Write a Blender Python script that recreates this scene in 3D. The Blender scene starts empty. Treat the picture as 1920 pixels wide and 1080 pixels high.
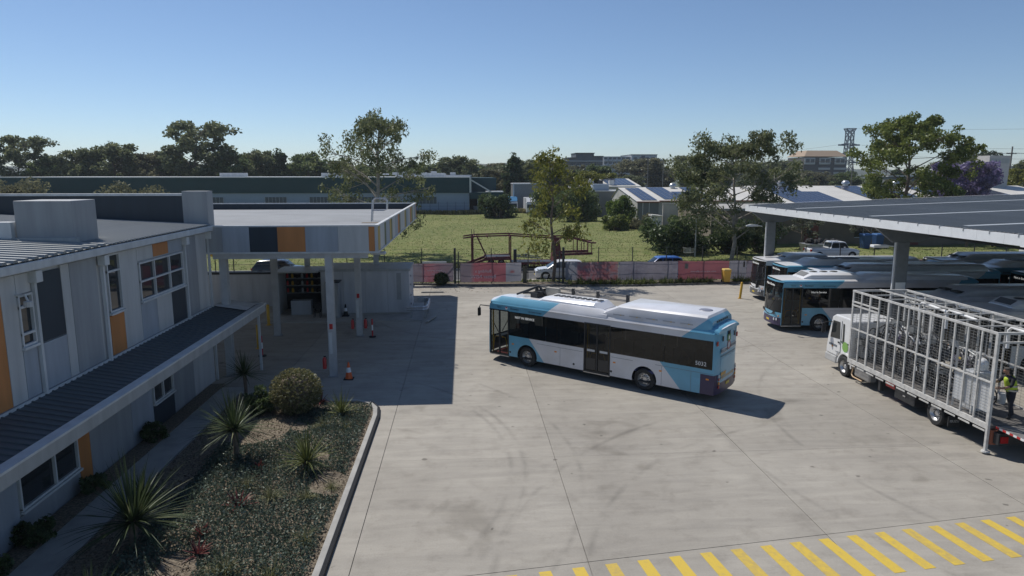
import bpy, bmesh, math, random
import numpy as np
from mathutils import Vector, Matrix, Quaternion
R = math.radians
sc = bpy.context.scene
col = sc.collection

# ------------------------------------------------------------------ camera, sky, sun, exposure
cam_data = bpy.data.cameras.new('camera')
cam_data.sensor_width = 36.0
cam_data.lens = 24.0
cam_data.clip_start = 0.1
cam_data.clip_end = 9000.0
cam = bpy.data.objects.new('camera', cam_data)
col.objects.link(cam)
cam.location = (0, 0, 9.2)
cam.rotation_euler = (R(90 - 9.404), 0, R(-3.968))
sc.camera = cam

world = bpy.data.worlds.new('World')
sc.world = world
world.use_nodes = True
wn = world.node_tree
bg = wn.nodes['Background']
sky = wn.nodes.new('ShaderNodeTexSky')
sky.sky_type = 'NISHITA'
sky.sun_disc = False
sky.sun_elevation = R(53.1)
sky.sun_rotation = R(-38.6)
sky.altitude = 2000
sky.air_density = 1.0
sky.dust_density = 0.5
sky.ozone_density = 4.0
wn.links.new(sky.outputs[0], bg.inputs[0])
bg.inputs[1].default_value = 0.088

sun_data = bpy.data.lights.new('sun', 'SUN')
sun_data.energy = 3.6
sun_data.angle = R(0.53)
sun_data.color = (1.0, 0.955, 0.89)
sun = bpy.data.objects.new('sun', sun_data)
col.objects.link(sun)
sun.rotation_euler = Vector((0.469, -0.587, -1.0)).to_track_quat('-Z', 'Y').to_euler()
sun.location = (-30, 40, 70)

sc.view_settings.view_transform = 'Standard'
sc.view_settings.look = 'None'
sc.view_settings.exposure = 0.18
sc.view_settings.gamma = 1.0
sc.view_settings.use_curve_mapping = False

# ------------------------------------------------------------------ materials
MAT = {}
def _new(name):
    m = bpy.data.materials.new(name); m.use_nodes = True
    nt = m.node_tree
    return m, nt, nt.nodes['Principled BSDF']

def mat(name, c, rough=0.6, metal=0.0, var=0.0, scale=3.0, bump=0.0, bscale=40.0, spec=0.5, c2=None, detail=6, emit=0.0, coat=0.0, st=None):
    if name in MAT: return MAT[name]
    m, nt, b = _new(name)
    b.inputs['Base Color'].default_value = (*c, 1)
    b.inputs['Roughness'].default_value = rough
    b.inputs['Metallic'].default_value = metal
    b.inputs['Specular IOR Level'].default_value = spec
    if coat: b.inputs['Coat Weight'].default_value = coat; b.inputs['Coat Roughness'].default_value = 0.08
    if emit:
        b.inputs['Emission Color'].default_value = (*c, 1); b.inputs['Emission Strength'].default_value = emit
    if var or c2:
        tc = nt.nodes.new('ShaderNodeTexCoord')
        n = nt.nodes.new('ShaderNodeTexNoise'); n.inputs['Scale'].default_value = scale; n.inputs['Detail'].default_value = detail
        n.inputs['Roughness'].default_value = 0.62
        src_ = tc.outputs['Object']
        if st:
            mp = nt.nodes.new('ShaderNodeMapping'); mp.inputs['Scale'].default_value = st; nt.links.new(src_, mp.inputs[0]); src_ = mp.outputs[0]
        nt.links.new(src_, n.inputs['Vector'])
        r = nt.nodes.new('ShaderNodeValToRGB')
        a = tuple(max(0, x * (1 - var)) for x in c); z = tuple(min(1, x * (1 + var)) for x in (c2 or c))
        r.color_ramp.elements[0].color = (*a, 1); r.color_ramp.elements[0].position = 0.32
        r.color_ramp.elements[1].color = (*z, 1); r.color_ramp.elements[1].position = 0.68
        nt.links.new(n.outputs['Fac'], r.inputs['Fac'])
        nt.links.new(r.outputs[0], b.inputs['Base Color'])
    if bump:
        tc2 = nt.nodes.new('ShaderNodeTexCoord')
        n2 = nt.nodes.new('ShaderNodeTexNoise'); n2.inputs['Scale'].default_value = bscale; n2.inputs['Detail'].default_value = 4
        nt.links.new(tc2.outputs['Object'], n2.inputs['Vector'])
        bp = nt.nodes.new('ShaderNodeBump'); bp.inputs['Strength'].default_value = bump; bp.inputs['Distance'].default_value = 0.02
        nt.links.new(n2.outputs['Fac'], bp.inputs['Height']); nt.links.new(bp.outputs[0], b.inputs['Normal'])
    MAT[name] = m
    return m

def leaf_mat(name, c1, c2, c3=None, trans=0.46):
    if name in MAT: return MAT[name]
    m = bpy.data.materials.new(name); m.use_nodes = True
    nt = m.node_tree; nt.nodes.clear()
    out = nt.nodes.new('ShaderNodeOutputMaterial')
    g = nt.nodes.new('ShaderNodeNewGeometry')
    r = nt.nodes.new('ShaderNodeValToRGB')
    e = r.color_ramp.elements
    e[0].color = (*c1, 1); e[1].color = (*c2, 1)
    if c3:
        k = e.new(0.9); k.color = (*c2, 1); e[2].color = (*c3, 1)
    nt.links.new(g.outputs['Random Per Island'], r.inputs['Fac'])
    d = nt.nodes.new('ShaderNodeBsdfDiffuse'); t = nt.nodes.new('ShaderNodeBsdfTranslucent')
    gl = nt.nodes.new('ShaderNodeBsdfGlossy'); gl.inputs['Roughness'].default_value = 0.45; gl.inputs['Color'].default_value = (0.8, 0.85, 0.8, 1)
    mx = nt.nodes.new('ShaderNodeMixShader'); mx.inputs[0].default_value = trans
    mx2 = nt.nodes.new('ShaderNodeMixShader'); mx2.inputs[0].default_value = 0.025
    nt.links.new(r.outputs[0], d.inputs[0]); nt.links.new(r.outputs[0], t.inputs[0])
    nt.links.new(d.outputs[0], mx.inputs[1]); nt.links.new(t.outputs[0], mx.inputs[2])
    nt.links.new(mx.outputs[0], mx2.inputs[1]); nt.links.new(gl.outputs[0], mx2.inputs[2])
    nt.links.new(mx2.outputs[0], out.inputs[0])
    MAT[name] = m
    return m

def glass_mat(name, tint, clear, rough=0.03):
    if name in MAT: return MAT[name]
    m = bpy.data.materials.new(name); m.use_nodes = True
    nt = m.node_tree; b = nt.nodes['Principled BSDF']; out = nt.nodes['Material Output']
    b.inputs['Base Color'].default_value = (*tint, 1); b.inputs['Roughness'].default_value = rough
    b.inputs['Specular IOR Level'].default_value = 0.5
    t = nt.nodes.new('ShaderNodeBsdfTransparent'); t.inputs[0].default_value = (0.75, 0.8, 0.8, 1)
    mx = nt.nodes.new('ShaderNodeMixShader'); mx.inputs[0].default_value = clear
    nt.links.new(b.outputs[0], mx.inputs[1]); nt.links.new(t.outputs[0], mx.inputs[2]); nt.links.new(mx.outputs[0], out.inputs[0])
    MAT[name] = m
    return m

WHITE = mat('white_paint', (0.78, 0.78, 0.77), 0.35, var=0.04, scale=2)
GREYM = mat('grey_metal', (0.33, 0.34, 0.35), 0.45, 0.3, var=0.08)
DKM = mat('dark_metal', (0.035, 0.037, 0.04), 0.5, 0.2, var=0.15)
BLACK = mat('black_rubber', (0.02, 0.02, 0.021), 0.8, var=0.25, scale=9)
TYRE = mat('tyre_rubber', (0.028, 0.028, 0.028), 0.85, var=0.3, scale=12)
STEEL = mat('steel_rim', (0.55, 0.55, 0.55), 0.35, 0.7, var=0.15, scale=8)
YEL = mat('yellow_paint', (0.62, 0.36, 0.03), 0.5, var=0.12, scale=6)
RED = mat('red_plastic', (0.5, 0.03, 0.03), 0.4)
ORANGE = mat('orange_plastic', (0.75, 0.13, 0.03), 0.5, var=0.1)
AMBER = mat('amber_lens', (0.8, 0.3, 0.04), 0.25)
REDL = mat('red_lens', (0.35, 0.015, 0.015), 0.2)
HEADL = mat('headlamp_lens', (0.7, 0.72, 0.75), 0.1, 0.4)
GDARK = glass_mat('dark_tinted_glass', (0.004, 0.0055, 0.0055), 0.065)
GCLEAR = glass_mat('clear_glass', (0.02, 0.022, 0.022), 0.62)
GCAR = glass_mat('car_glass', (0.012, 0.014, 0.016), 0.2)
GWIN = glass_mat('window_glass', (0.03, 0.035, 0.04), 0.12)
BARK = mat('bark', (0.16, 0.125, 0.095), 0.9, var=0.35, scale=4, bump=0.5, bscale=20)
BARKG = mat('pale_gum_bark', (0.33, 0.29, 0.25), 0.85, var=0.3, scale=2.5, bump=0.3, bscale=14)

# ------------------------------------------------------------------ mesh builder and scene tree
class MB:
    def __init__(s): s.v = []; s.f = []; s.m = []
    def add(s, vs, fs, mi=0):
        o = len(s.v); s.v += [tuple(p) for p in vs]
        for f in fs: s.f.append([i + o for i in f]); s.m.append(mi)
        return s
    def box(s, x0, x1, y0, y1, z0, z1, mi=0):
        if x0 > x1: x0, x1 = x1, x0
        if y0 > y1: y0, y1 = y1, y0
        if z0 > z1: z0, z1 = z1, z0
        return s.add([(x0,y0,z0),(x1,y0,z0),(x1,y1,z0),(x0,y1,z0),(x0,y0,z1),(x1,y0,z1),(x1,y1,z1),(x0,y1,z1)],
                     [(0,3,2,1),(4,5,6,7),(0,1,5,4),(1,2,6,5),(2,3,7,6),(3,0,4,7)], mi)
    def poly(s, pts, mi=0): return s.add(pts, [tuple(range(len(pts)))], mi)
    def prism(s, pts, axis, a, b, mi=0):
        def w(p, t):
            return (t, p[0], p[1]) if axis == 'x' else (p[0], t, p[1]) if axis == 'y' else (p[0], p[1], t)
        n = len(pts)
        vs = [w(p, a) for p in pts] + [w(p, b) for p in pts]
        fs = [tuple(range(n))[::-1], tuple(range(n, 2 * n))] + [(i, (i+1) % n, n + (i+1) % n, n + i) for i in range(n)]
        return s.add(vs, fs, mi)
    def bar(s, p, q, w, h=None, mi=0, up=(0, 0, 1)):
        h = w if h is None else h
        p = Vector(p); q = Vector(q); d = (q - p)
        if d.length < 1e-6: return s
        d.normalize(); u = Vector(up)
        if abs(d.dot(u)) > 0.98: u = Vector((1, 0, 0))
        a = d.cross(u).normalized() * (w / 2); b = a.cross(d).normalized() * (h / 2)
        vs = [p-a-b, p+a-b, p+a+b, p-a+b, q-a-b, q+a-b, q+a+b, q-a+b]
        return s.add(vs, [(0,1,2,3),(7,6,5,4),(1,0,4,5),(2,1,5,6),(3,2,6,7),(0,3,7,4)], mi)
    def tube(s, pts, r, n=6, mi=0, caps=True, closed=False):
        pts = [Vector(p) for p in pts]; k = len(pts)
        rs = r if isinstance(r, (list, tuple)) else [r] * k
        vs = []; prev = None
        for i, p in enumerate(pts):
            if closed: d = pts[(i+1) % k] - pts[i-1]
            else: d = pts[min(i+1, k-1)] - pts[max(i-1, 0)]
            d.normalize()
            if prev is None:
                u = Vector((0, 0, 1)) if abs(d.z) < 0.9 else Vector((1, 0, 0))
                a = d.cross(u).normalized()
            else:
                a = (prev - d * prev.dot(d)).normalized()
            prev = a; b = d.cross(a)
            for j in range(n):
                t = 2 * math.pi * j / n
                vs.append(p + (a * math.cos(t) + b * math.sin(t)) * rs[i])
        fs = []
        for i in range(k if closed else k - 1):
            i2 = (i + 1) % k
            for j in range(n):
                j2 = (j + 1) % n
                fs.append((i*n+j, i*n+j2, i2*n+j2, i2*n+j))
        if caps and not closed: fs += [tuple(range(n))[::-1], tuple((k-1)*n + j for j in range(n))]
        return s.add(vs, fs, mi)
    def lathe(s, prof, n=20, mi=0, c=(0, 0, 0), axis='z'):
        vs = []; k = len(prof)
        for j in range(n):
            t = 2 * math.pi * j / n; co, si = math.cos(t), math.sin(t)
            for r, h in prof:
                p = (r*co, r*si, h) if axis == 'z' else (r*co, h, r*si) if axis == 'y' else (h, r*co, r*si)
                vs.append((p[0]+c[0], p[1]+c[1], p[2]+c[2]))
        fs = []
        for j in range(n):
            j2 = (j + 1) % n
            for i in range(k - 1): fs.append((j*k+i, j2*k+i, j2*k+i+1, j*k+i+1))
        return s.add(vs, fs, mi)
    def loft(s, secs, mi=0, caps=True, ring=True):
        k = len(secs); n = len(secs[0]); vs = [p for sec in secs for p in sec]; fs = []
        for i in range(k - 1):
            for j in range(n if ring else n - 1):
                j2 = (j + 1) % n
                fs.append((i*n+j, i*n+j2, (i+1)*n+j2, (i+1)*n+j))
        if caps: fs += [tuple(range(n))[::-1], tuple((k-1)*n + j for j in range(n))]
        return s.add(vs, fs, mi)
    def grid(s, fn, us, vs_, mi=0):
        n = len(vs_); vv = [fn(u, v) for u in us for v in vs_]; fs = []
        for i in range(len(us) - 1):
            for j in range(n - 1): fs.append((i*n+j, (i+1)*n+j, (i+1)*n+j+1, i*n+j+1))
        return s.add(vv, fs, mi)
    def mesh(s, name, mats, smooth=None, fix=True):
        me = bpy.data.meshes.new(name)
        me.from_pydata(s.v, [], s.f)
        for m in (mats if isinstance(mats, (list, tuple)) else [mats]): me.materials.append(m)
        if any(s.m): me.polygons.foreach_set('material_index', s.m)
        if fix:
            bm = bmesh.new(); bm.from_mesh(me); bmesh.ops.recalc_face_normals(bm, faces=bm.faces); bm.to_mesh(me); bm.free()
        if smooth is not None:
            me.shade_smooth(); me.set_sharp_from_angle(angle=R(smooth))
        me.update()
        return me
    def obj(s, name, mats, parent=None, smooth=None, bevel=0, loc=None, fix=True):
        o = bpy.data.objects.new(name, s.mesh(name, mats, smooth, fix)); col.objects.link(o)
        if parent: o.parent = parent
        if loc: o.location = loc
        if bevel:
            b = o.modifiers.new('bevel', 'BEVEL'); b.width = bevel; b.segments = 2; b.limit_method = 'ANGLE'; b.angle_limit = R(40)
        return o

def tag(o, label, cat, group=None):
    o['label'] = label; o['category'] = cat
    if group: o['group'] = group
    return o
def struct(o): o['kind'] = 'structure'; return o
def stuff(o, label=None, cat=None):
    o['kind'] = 'stuff'
    if label: o['label'] = label
    if cat: o['category'] = cat
    return o
def thing(name, label, cat, loc=(0, 0, 0), rz=0.0, group=None):
    o = bpy.data.objects.new(name, None); col.objects.link(o)
    o.empty_display_size = 0.3; o.location = loc; o.rotation_euler = (0, 0, rz)
    return tag(o, label, cat, group)
def share(name, me, parent=None, loc=(0, 0, 0), rot=(0, 0, 0), sca=(1, 1, 1)):
    o = bpy.data.objects.new(name, me); col.objects.link(o)
    if parent: o.parent = parent
    o.location = loc; o.rotation_euler = rot; o.scale = sca
    return o
def copy_tree(o, parent=None):
    c = o.copy(); col.objects.link(c); c.parent = parent
    for ch in list(o.children): copy_tree(ch, c)
    return c
def text_mesh(body, size, mats, extrude=0.003, align='CENTER', bold=False):
    cu = bpy.data.curves.new('lettering', 'FONT'); cu.body = body; cu.size = size; cu.extrude = extrude
    cu.align_x = align; cu.align_y = 'CENTER'; cu.resolution_u = 2
    if bold: cu.offset = size * 0.02
    t = bpy.data.objects.new('lettering', cu); col.objects.link(t)
    dg = bpy.context.evaluated_depsgraph_get()
    me = bpy.data.meshes.new_from_object(t.evaluated_get(dg))
    col.objects.unlink(t); bpy.data.objects.remove(t); bpy.data.curves.remove(cu)
    me.materials.clear(); me.materials.append(mats); me.name = 'lettering'
    return me
def linspace(a, b, n): return [a + (b - a) * i / (n - 1) for i in range(n)]
# ------------------------------------------------------------------ ground, yard, road, field
def ground_mat():
    m, nt, b = _new('far_ground'); MAT['far_ground'] = m
    tc = nt.nodes.new('ShaderNodeTexCoord')
    n = nt.nodes.new('ShaderNodeTexNoise'); n.inputs['Scale'].default_value = 0.02; n.inputs['Detail'].default_value = 8
    nt.links.new(tc.outputs['Object'], n.inputs['Vector'])
    r = nt.nodes.new('ShaderNodeValToRGB')
    r.color_ramp.elements[0].color = (0.03, 0.05, 0.02, 1); r.color_ramp.elements[0].position = 0.35
    r.color_ramp.elements[1].color = (0.10, 0.11, 0.06, 1); r.color_ramp.elements[1].position = 0.7
    nt.links.new(n.outputs['Fac'], r.inputs[0]); nt.links.new(r.outputs[0], b.inputs['Base Color'])
    b.inputs['Roughness'].default_value = 1
    return m
struct(MB().poly([(-5000, -300, -0.2), (5000, -300, -0.2), (5000, 8000, -0.2), (-5000, 8000, -0.2)]).obj('ground', ground_mat()))

def concrete_mat():
    m, nt, b = _new('yard_concrete'); MAT['yard_concrete'] = m
    L = nt.links.new
    geo = nt.nodes.new('ShaderNodeNewGeometry')
    def noise(scale, detail, sx=1, sy=1, rough=0.6, dist=0):
        mp = nt.nodes.new('ShaderNodeMapping'); mp.inputs['Scale'].default_value = (sx, sy, 1)
        L(geo.outputs['Position'], mp.inputs['Vector'])
        n = nt.nodes.new('ShaderNodeTexNoise'); n.inputs['Scale'].default_value = scale; n.inputs['Detail'].default_value = detail
        n.inputs['Roughness'].default_value = rough; n.inputs['Distortion'].default_value = dist
        L(mp.outputs[0], n.inputs['Vector']); return n
    def ramp(src, p0, c0, p1, c1):
        r = nt.nodes.new('ShaderNodeValToRGB'); e = r.color_ramp.elements
        e[0].position = p0; e[0].color = (*c0, 1); e[1].position = p1; e[1].color = (*c1, 1)
        L(src, r.inputs[0]); return r
    def mul(a, c, f=1.0):
        x = nt.nodes.new('ShaderNodeMixRGB'); x.blend_type = 'MULTIPLY'; x.inputs[0].default_value = f
        L(a, x.inputs[1]); L(c, x.inputs[2]); return x.outputs[0]
    big = ramp(noise(0.16, 5).outputs[0], 0.3, (0.325, 0.300, 0.262), 0.72, (0.420, 0.392, 0.345))
    rnd = nt.nodes.new('ShaderNodeObjectInfo')
    tone = ramp(rnd.outputs['Random'], 0.0, (0.90, 0.895, 0.885), 1.0, (1.05, 1.045, 1.035))
    sweep = ramp(noise(0.9, 6, 0.35, 2.2, 0.68, 0.6).outputs[0], 0.34, (0.84, 0.84, 0.84), 0.66, (1.06, 1.06, 1.05))
    blot = ramp(noise(1.4, 9, 1, 1, 0.7).outputs[0], 0.30, (0.80, 0.79, 0.78), 0.5, (1, 1, 1))
    fine = ramp(noise(22, 5, 1, 1, 0.75).outputs[0], 0.25, (0.86, 0.86, 0.85), 0.75, (1.08, 1.08, 1.08))
    spots = ramp(noise(2.6, 2, 1, 1, 0.4).outputs[0], 0.235, (0.45, 0.44, 0.43), 0.262, (1, 1, 1))
    c = big.outputs[0]
    for x, f in ((tone, 1), (sweep, 0.9), (blot, 0.9), (fine, 1.0), (spots, 0.9)): c = mul(c, x.outputs[0], f)
    # worn wheel tracks: faint arcs where buses turn
    w = nt.nodes.new('ShaderNodeTexWave'); w.wave_type = 'RINGS'; w.rings_direction = 'Z'; w.inputs['Scale'].default_value = 0.11
    w.inputs['Distortion'].default_value = 5.0; w.inputs['Detail'].default_value = 4; w.inputs['Detail Scale'].default_value = 0.35
    mp = nt.nodes.new('ShaderNodeMapping'); mp.inputs['Location'].default_value = (-26, -14, 0); L(geo.outputs['Position'], mp.inputs['Vector']); L(mp.outputs[0], w.inputs['Vector'])
    wr = ramp(w.outputs['Fac'], 0.0, (0.92, 0.92, 0.92), 0.35, (1, 1, 1))
    c = mul(c, wr.outputs[0], 0.55)
    # tyre arcs left by turning buses: thin dark rings of set centre and radius, broken up by noise
    sp = nt.nodes.new('ShaderNodeSeparateXYZ'); L(geo.outputs['Position'], sp.inputs[0])
    def M(op, a, d=None, k=None):
        n = nt.nodes.new('ShaderNodeMath'); n.operation = op
        for i, v in enumerate((a, d, k)):
            if v is None: continue
            if isinstance(v, (int, float)): n.inputs[i].default_value = v
            else: L(v, n.inputs[i])
        return n.outputs[0]
    brk = ramp(noise(0.55, 4, 1, 1, 0.7).outputs[0], 0.42, (0, 0, 0), 0.66, (1, 1, 1)).outputs[0]
    tot = None
    for cx, cy, rad in ((-9.5, 21.0, 10.9), (-9.5, 21.0, 11.35), (-9.5, 21.0, 13.1), (14.5, 12.0, 12.0), (14.5, 12.0, 14.2), (26, 22, 14.5), (26, 22, 16.8), (3.0, 46.0, 9.0), (3, 46, 11.1), (12, 62, 17), (12, 62, 19.2)):
        dx = M('SUBTRACT', sp.outputs[0], cx); dy = M('SUBTRACT', sp.outputs[1], cy)
        dd = M('ABSOLUTE', M('SUBTRACT', M('SQRT', M('ADD', M('MULTIPLY', dx, dx), M('MULTIPLY', dy, dy))), rad))
        band = M('MAXIMUM', M('SUBTRACT', 1.0, M('MULTIPLY', dd, 7.0)), 0.0)
        tot = band if tot is None else M('MAXIMUM', tot, band)
    amt = M('MULTIPLY', M('MULTIPLY', tot, brk), 0.30)
    inv = M('SUBTRACT', 1.0, amt)
    cb = nt.nodes.new('ShaderNodeCombineXYZ'); [L(inv, cb.inputs[i]) for i in range(3)]
    c = mul(c, cb.outputs[0], 1.0)
    stain = ramp(noise(0.33, 3, 1, 1, 0.5, 1.2).outputs[0], 0.27, (0.72, 0.71, 0.69), 0.36, (1, 1, 1)); c = mul(c, stain.outputs[0], 0.8)
    L(c, b.inputs['Base Color'])
    b.inputs['Roughness'].default_value = 0.82
    bp = nt.nodes.new('ShaderNodeBump'); bp.inputs['Strength'].default_value = 0.25; bp.inputs['Distance'].default_value = 0.01
    L(noise(30, 4).outputs[0], bp.inputs['Height']); L(bp.outputs[0], b.inputs['Normal'])
    return m
CONC = concrete_mat()
KERBC = mat('kerb_concrete', (0.36, 0.35, 0.325), 0.85, var=0.16, scale=1.5, bump=0.3)
JOINT = mat('joint_sealant', (0.12, 0.115, 0.105), 0.8, var=0.4, scale=0.6, c2=(0.36, 0.345, 0.32))

yard = struct(MB().box(-40, 75, 2, 60.5, -0.16, -0.035).obj('concrete_yard', JOINT))
# slabs: strips between the long joints, cut across; the near row is cut on the skewed expansion joint
def skew(x): return 14.62 + (x - 0.08) * 0.1315
xs = [-28.0, -20.0, -14.0, -8.4, -2.78, 2.88, 9.27, 15.7, 22.1, 28.5, 34.9, 41.3, 47.7, 60.0, 75.0]
g = 0.010
random.seed(4)
for i in range(len(xs) - 1):
    x0, x1 = xs[i] + g, xs[i+1] - g
    cuts = [21.25, 28.3, 35.4, 42.5, 49.6, 60.2]
    lo0, lo1 = skew(x0) + g, skew(x1) + g
    for c in cuts:
        zt = random.uniform(-0.0015, 0.0015)
        if c <= max(lo0, lo1): continue
        pts = [(x0, lo0), (x1, lo1), (x1, c - .003), (x0, c - .003)]
        MB().prism(pts, 'z', -0.03, zt).obj('slab', CONC, yard)
        lo0 = lo1 = c + .003
    for a, c in ((2.2, 7.5), (7.5, None)):
        q0 = skew(x0) - g if c is None else c - g; q1 = skew(x1) - g if c is None else c - g
        MB().prism([(x0, a + g), (x1, a + g), (x1, q1), (x0, q0)], 'z', -0.03, random.uniform(-0.0015, 0.0015)).obj('slab', CONC, yard)

# yellow hatch markings along the expansion joint
YLINE = mat('worn_yellow_line', (0.50, 0.34, 0.05), 0.75, var=0.12, scale=3, c2=(0.64, 0.45, 0.05))
def hatch_mat():
    m, nt, b = _new('worn_yellow_marking'); L = nt.links.new
    geo = nt.nodes.new('ShaderNodeNewGeometry')
    n = nt.nodes.new('ShaderNodeTexNoise'); n.inputs['Scale'].default_value = 5; n.inputs['Detail'].default_value = 9; n.inputs['Roughness'].default_value = 0.75
    L(geo.outputs['Position'], n.inputs['Vector'])
    oi = nt.nodes.new('ShaderNodeObjectInfo')
    ad = nt.nodes.new('ShaderNodeMath'); ad.operation = 'MULTIPLY_ADD'; ad.inputs[1].default_value = 0.16; L(oi.outputs['Random'], ad.inputs[0]); L(n.outputs[0], ad.inputs[2])
    r = nt.nodes.new('ShaderNodeValToRGB'); e = r.color_ramp.elements
    e[0].position = 0.3; e[0].color = (0.40, 0.30, 0.12, 1); e[1].position = 0.62; e[1].color = (0.62, 0.44, 0.06, 1)
    L(ad.outputs[0], r.inputs[0]); L(r.outputs[0], b.inputs['Base Color']); b.inputs['Roughness'].default_value = 0.75
    return m
HATCH = hatch_mat()
marking = bpy.data.objects.new('hatch_marking', None); col.objects.link(marking); struct(marking)
k = 0
x = 0.83
while x < 19.5:
    y = skew(x) - 0.19
    MB().prism([(x, y), (x + 0.29, y + 0.038), (x + 0.53, y - 1.64), (x + 0.22, y - 1.68)], 'z', 0.0015, 0.0045).obj('painted_stripe', HATCH, marking)
    x += 0.81

# kerbed edge along the street and the narrow planting strip behind it
kerb_line = [(-40, 59.2), (-12, 58.7), (-4.5, 57.6), (1, 56.4), (8, 55.9), (14, 55.5), (20, 56.0), (26, 56.4), (40, 56.6), (75, 56.8)]
KDARK = mat('dark_stained_kerb', (0.07, 0.068, 0.065), 0.8, var=0.4, scale=2, c2=(0.16, 0.155, 0.145))
def strip(line, off0, off1, z0, z1, m, name, parent=None):
    b = MB()
    a = [(p[0], p[1] + off0) for p in line]; c = [(p[0], p[1] + off1) for p in line]
    secs = [[(p[0], p[1], z0), (p[0], p[1], z1), (q[0], q[1], z1), (q[0], q[1], z0)] for p, q in zip(a, c)]
    b.loft(secs); return b.obj(name, m, parent)
kerb = struct(strip(kerb_line, 0.0, 0.22, -0.03, 0.15, KDARK, 'street_side_kerb'))
SOIL = mat('mulch_soil', (0.10, 0.075, 0.05), 1.0, var=0.45, scale=14, bump=0.8, bscale=60, c2=(0.2, 0.165, 0.12))
VERGE = mat('verge_grass', (0.085, 0.10, 0.04), 1.0, var=0.4, scale=1.6, bump=0.6, bscale=30, c2=(0.17, 0.16, 0.08))
bd = MB().loft([[(p[0], p[1] + 0.215, -0.03), (p[0], p[1] + 0.215, 0.11), (p[0], 57.9 if -6 < p[0] < 60 else 60, 0.11), (p[0], 57.9 if -6 < p[0] < 60 else 60, -0.03)] for p in kerb_line])
struct(bd.obj('planting_strip', SOIL))
struct(MB().box(-90, 120, 57.85, 59.1, -0.05, 0.06).obj('near_verge', VERGE))
ASPH = mat('street_asphalt', (0.075, 0.075, 0.076), 0.9, var=0.22, scale=0.8, bump=0.4, bscale=60, c2=(0.10, 0.10, 0.10))
struct(MB().box(-260, 260, 59.3, 66.8, -0.12, -0.05).obj('street', ASPH))
sk = struct(MB().box(-260, 260, 59.1, 59.3, -0.14, 0.08).obj('street_kerb', KERBC))
struct(MB().box(-260, 260, 66.8, 67.0, -0.14, 0.08).obj('far_street_kerb', KERBC))

def field_mat():
    m, nt, b = _new('field_grass'); L = nt.links.new
    geo = nt.nodes.new('ShaderNodeNewGeometry')
    def nz(s, d, sx=1, sy=1, r=0.65):
        mp = nt.nodes.new('ShaderNodeMapping'); mp.inputs['Scale'].default_value = (sx, sy, 1); L(geo.outputs['Position'], mp.inputs[0])
        n = nt.nodes.new('ShaderNodeTexNoise'); n.inputs['Scale'].default_value = s; n.inputs['Detail'].default_value = d; n.inputs['Roughness'].default_value = r
        L(mp.outputs[0], n.inputs['Vector']); return n
    r1 = nt.nodes.new('ShaderNodeValToRGB'); e = r1.color_ramp.elements
    e[0].position = 0.3; e[0].color = (0.10, 0.135, 0.04, 1); e[1].position = 0.7; e[1].color = (0.185, 0.205, 0.075, 1)
    L(nz(0.12, 6, 1, 0.6).outputs[0], r1.inputs[0])
    r2 = nt.nodes.new('ShaderNodeValToRGB'); e = r2.color_ramp.elements
    e[0].position = 0.42; e[0].color = (0, 0, 0, 1); e[1].position = 0.75; e[1].color = (1, 1, 1, 1)
    L(nz(1.1, 8, 1, 0.5, 0.75).outputs[0], r2.inputs[0])
    mx = nt.nodes.new('ShaderNodeMixRGB'); mx.inputs[2].default_value = (0.26, 0.235, 0.115, 1)
    L(r2.outputs[0], mx.inputs[0]); L(r1.outputs[0], mx.inputs[1]); L(mx.outputs[0], b.inputs['Base Color'])
    b.inputs['Roughness'].default_value = 1.0; b.inputs['Specular IOR Level'].default_value = 0.1
    bp = nt.nodes.new('ShaderNodeBump'); bp.inputs['Strength'].default_value = 0.35; bp.inputs['Distance'].default_value = 0.08
    L(nz(3.0, 6).outputs[0], bp.inputs['Height']); L(bp.outputs[0], b.inputs['Normal'])
    return m
FIELD = field_mat()
rng = np.random.default_rng(3)
def hfield(x, y):
    t = max(0.0, min(1.0, (y - 69.0) / 12.0))
    return 0.05 + t * (0.16 * math.sin(x * 0.23 + y * 0.11) + 0.12 * math.sin(x * 0.11 - y * 0.31) + 0.10)
fl = MB().grid(lambda u, v: (u, v, hfield(u, v)), linspace(-120, 130, 90), [67.0] + linspace(68, 163.5, 50))
fo = struct(fl.obj('grass_field', FIELD, smooth=180))
# grass tufts standing in the field (nobody could count them)
def tufts(n, xr, yr, h, w, m, name, hf=None, seed=1, blades=3, label=None):
    g_ = np.random.default_rng(seed)
    xs_ = g_.uniform(*xr, n); ys_ = yr[0] + (yr[1] - yr[0]) * g_.uniform(0, 1, n) ** 1.3
    V = []; Fa = []
    for x_, y_ in zip(xs_, ys_):
        z_ = hf(x_, y_) if hf else 0.0
        for b_ in range(blades):
            a = g_.uniform(0, 6.28); hh = h * g_.uniform(0.5, 1.3); ww = w * g_.uniform(0.6, 1.2)
            dx, dy = math.cos(a) * ww, math.sin(a) * ww; lx, ly = g_.normal(0, 0.35, 2) * hh
            o = len(V)
            V += [(x_ - dx, y_ - dy, z_ - 0.02), (x_ + dx, y_ + dy, z_ - 0.02), (x_ + dx * 0.4 + lx, y_ + dy * 0.4 + ly, z_ + hh), (x_ - dx * 0.4 + lx, y_ - dy * 0.4 + ly, z_ + hh * 0.9)]
            Fa.append((o, o+1, o+2, o+3))
    me = bpy.data.meshes.new(name); me.from_pydata(V, [], Fa); me.materials.append(m)
    o = bpy.data.objects.new(name, me); col.objects.link(o)
    return stuff(o, label, 'grass' if label else None)
GRASSL = leaf_mat('grass_blades', (0.13, 0.17, 0.05), (0.2, 0.225, 0.085), (0.30, 0.28, 0.15), 0.5)
DRYG = leaf_mat('dry_grass_blades', (0.16, 0.15, 0.06), (0.30, 0.26, 0.13), (0.40, 0.34, 0.2), 0.25)
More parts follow.
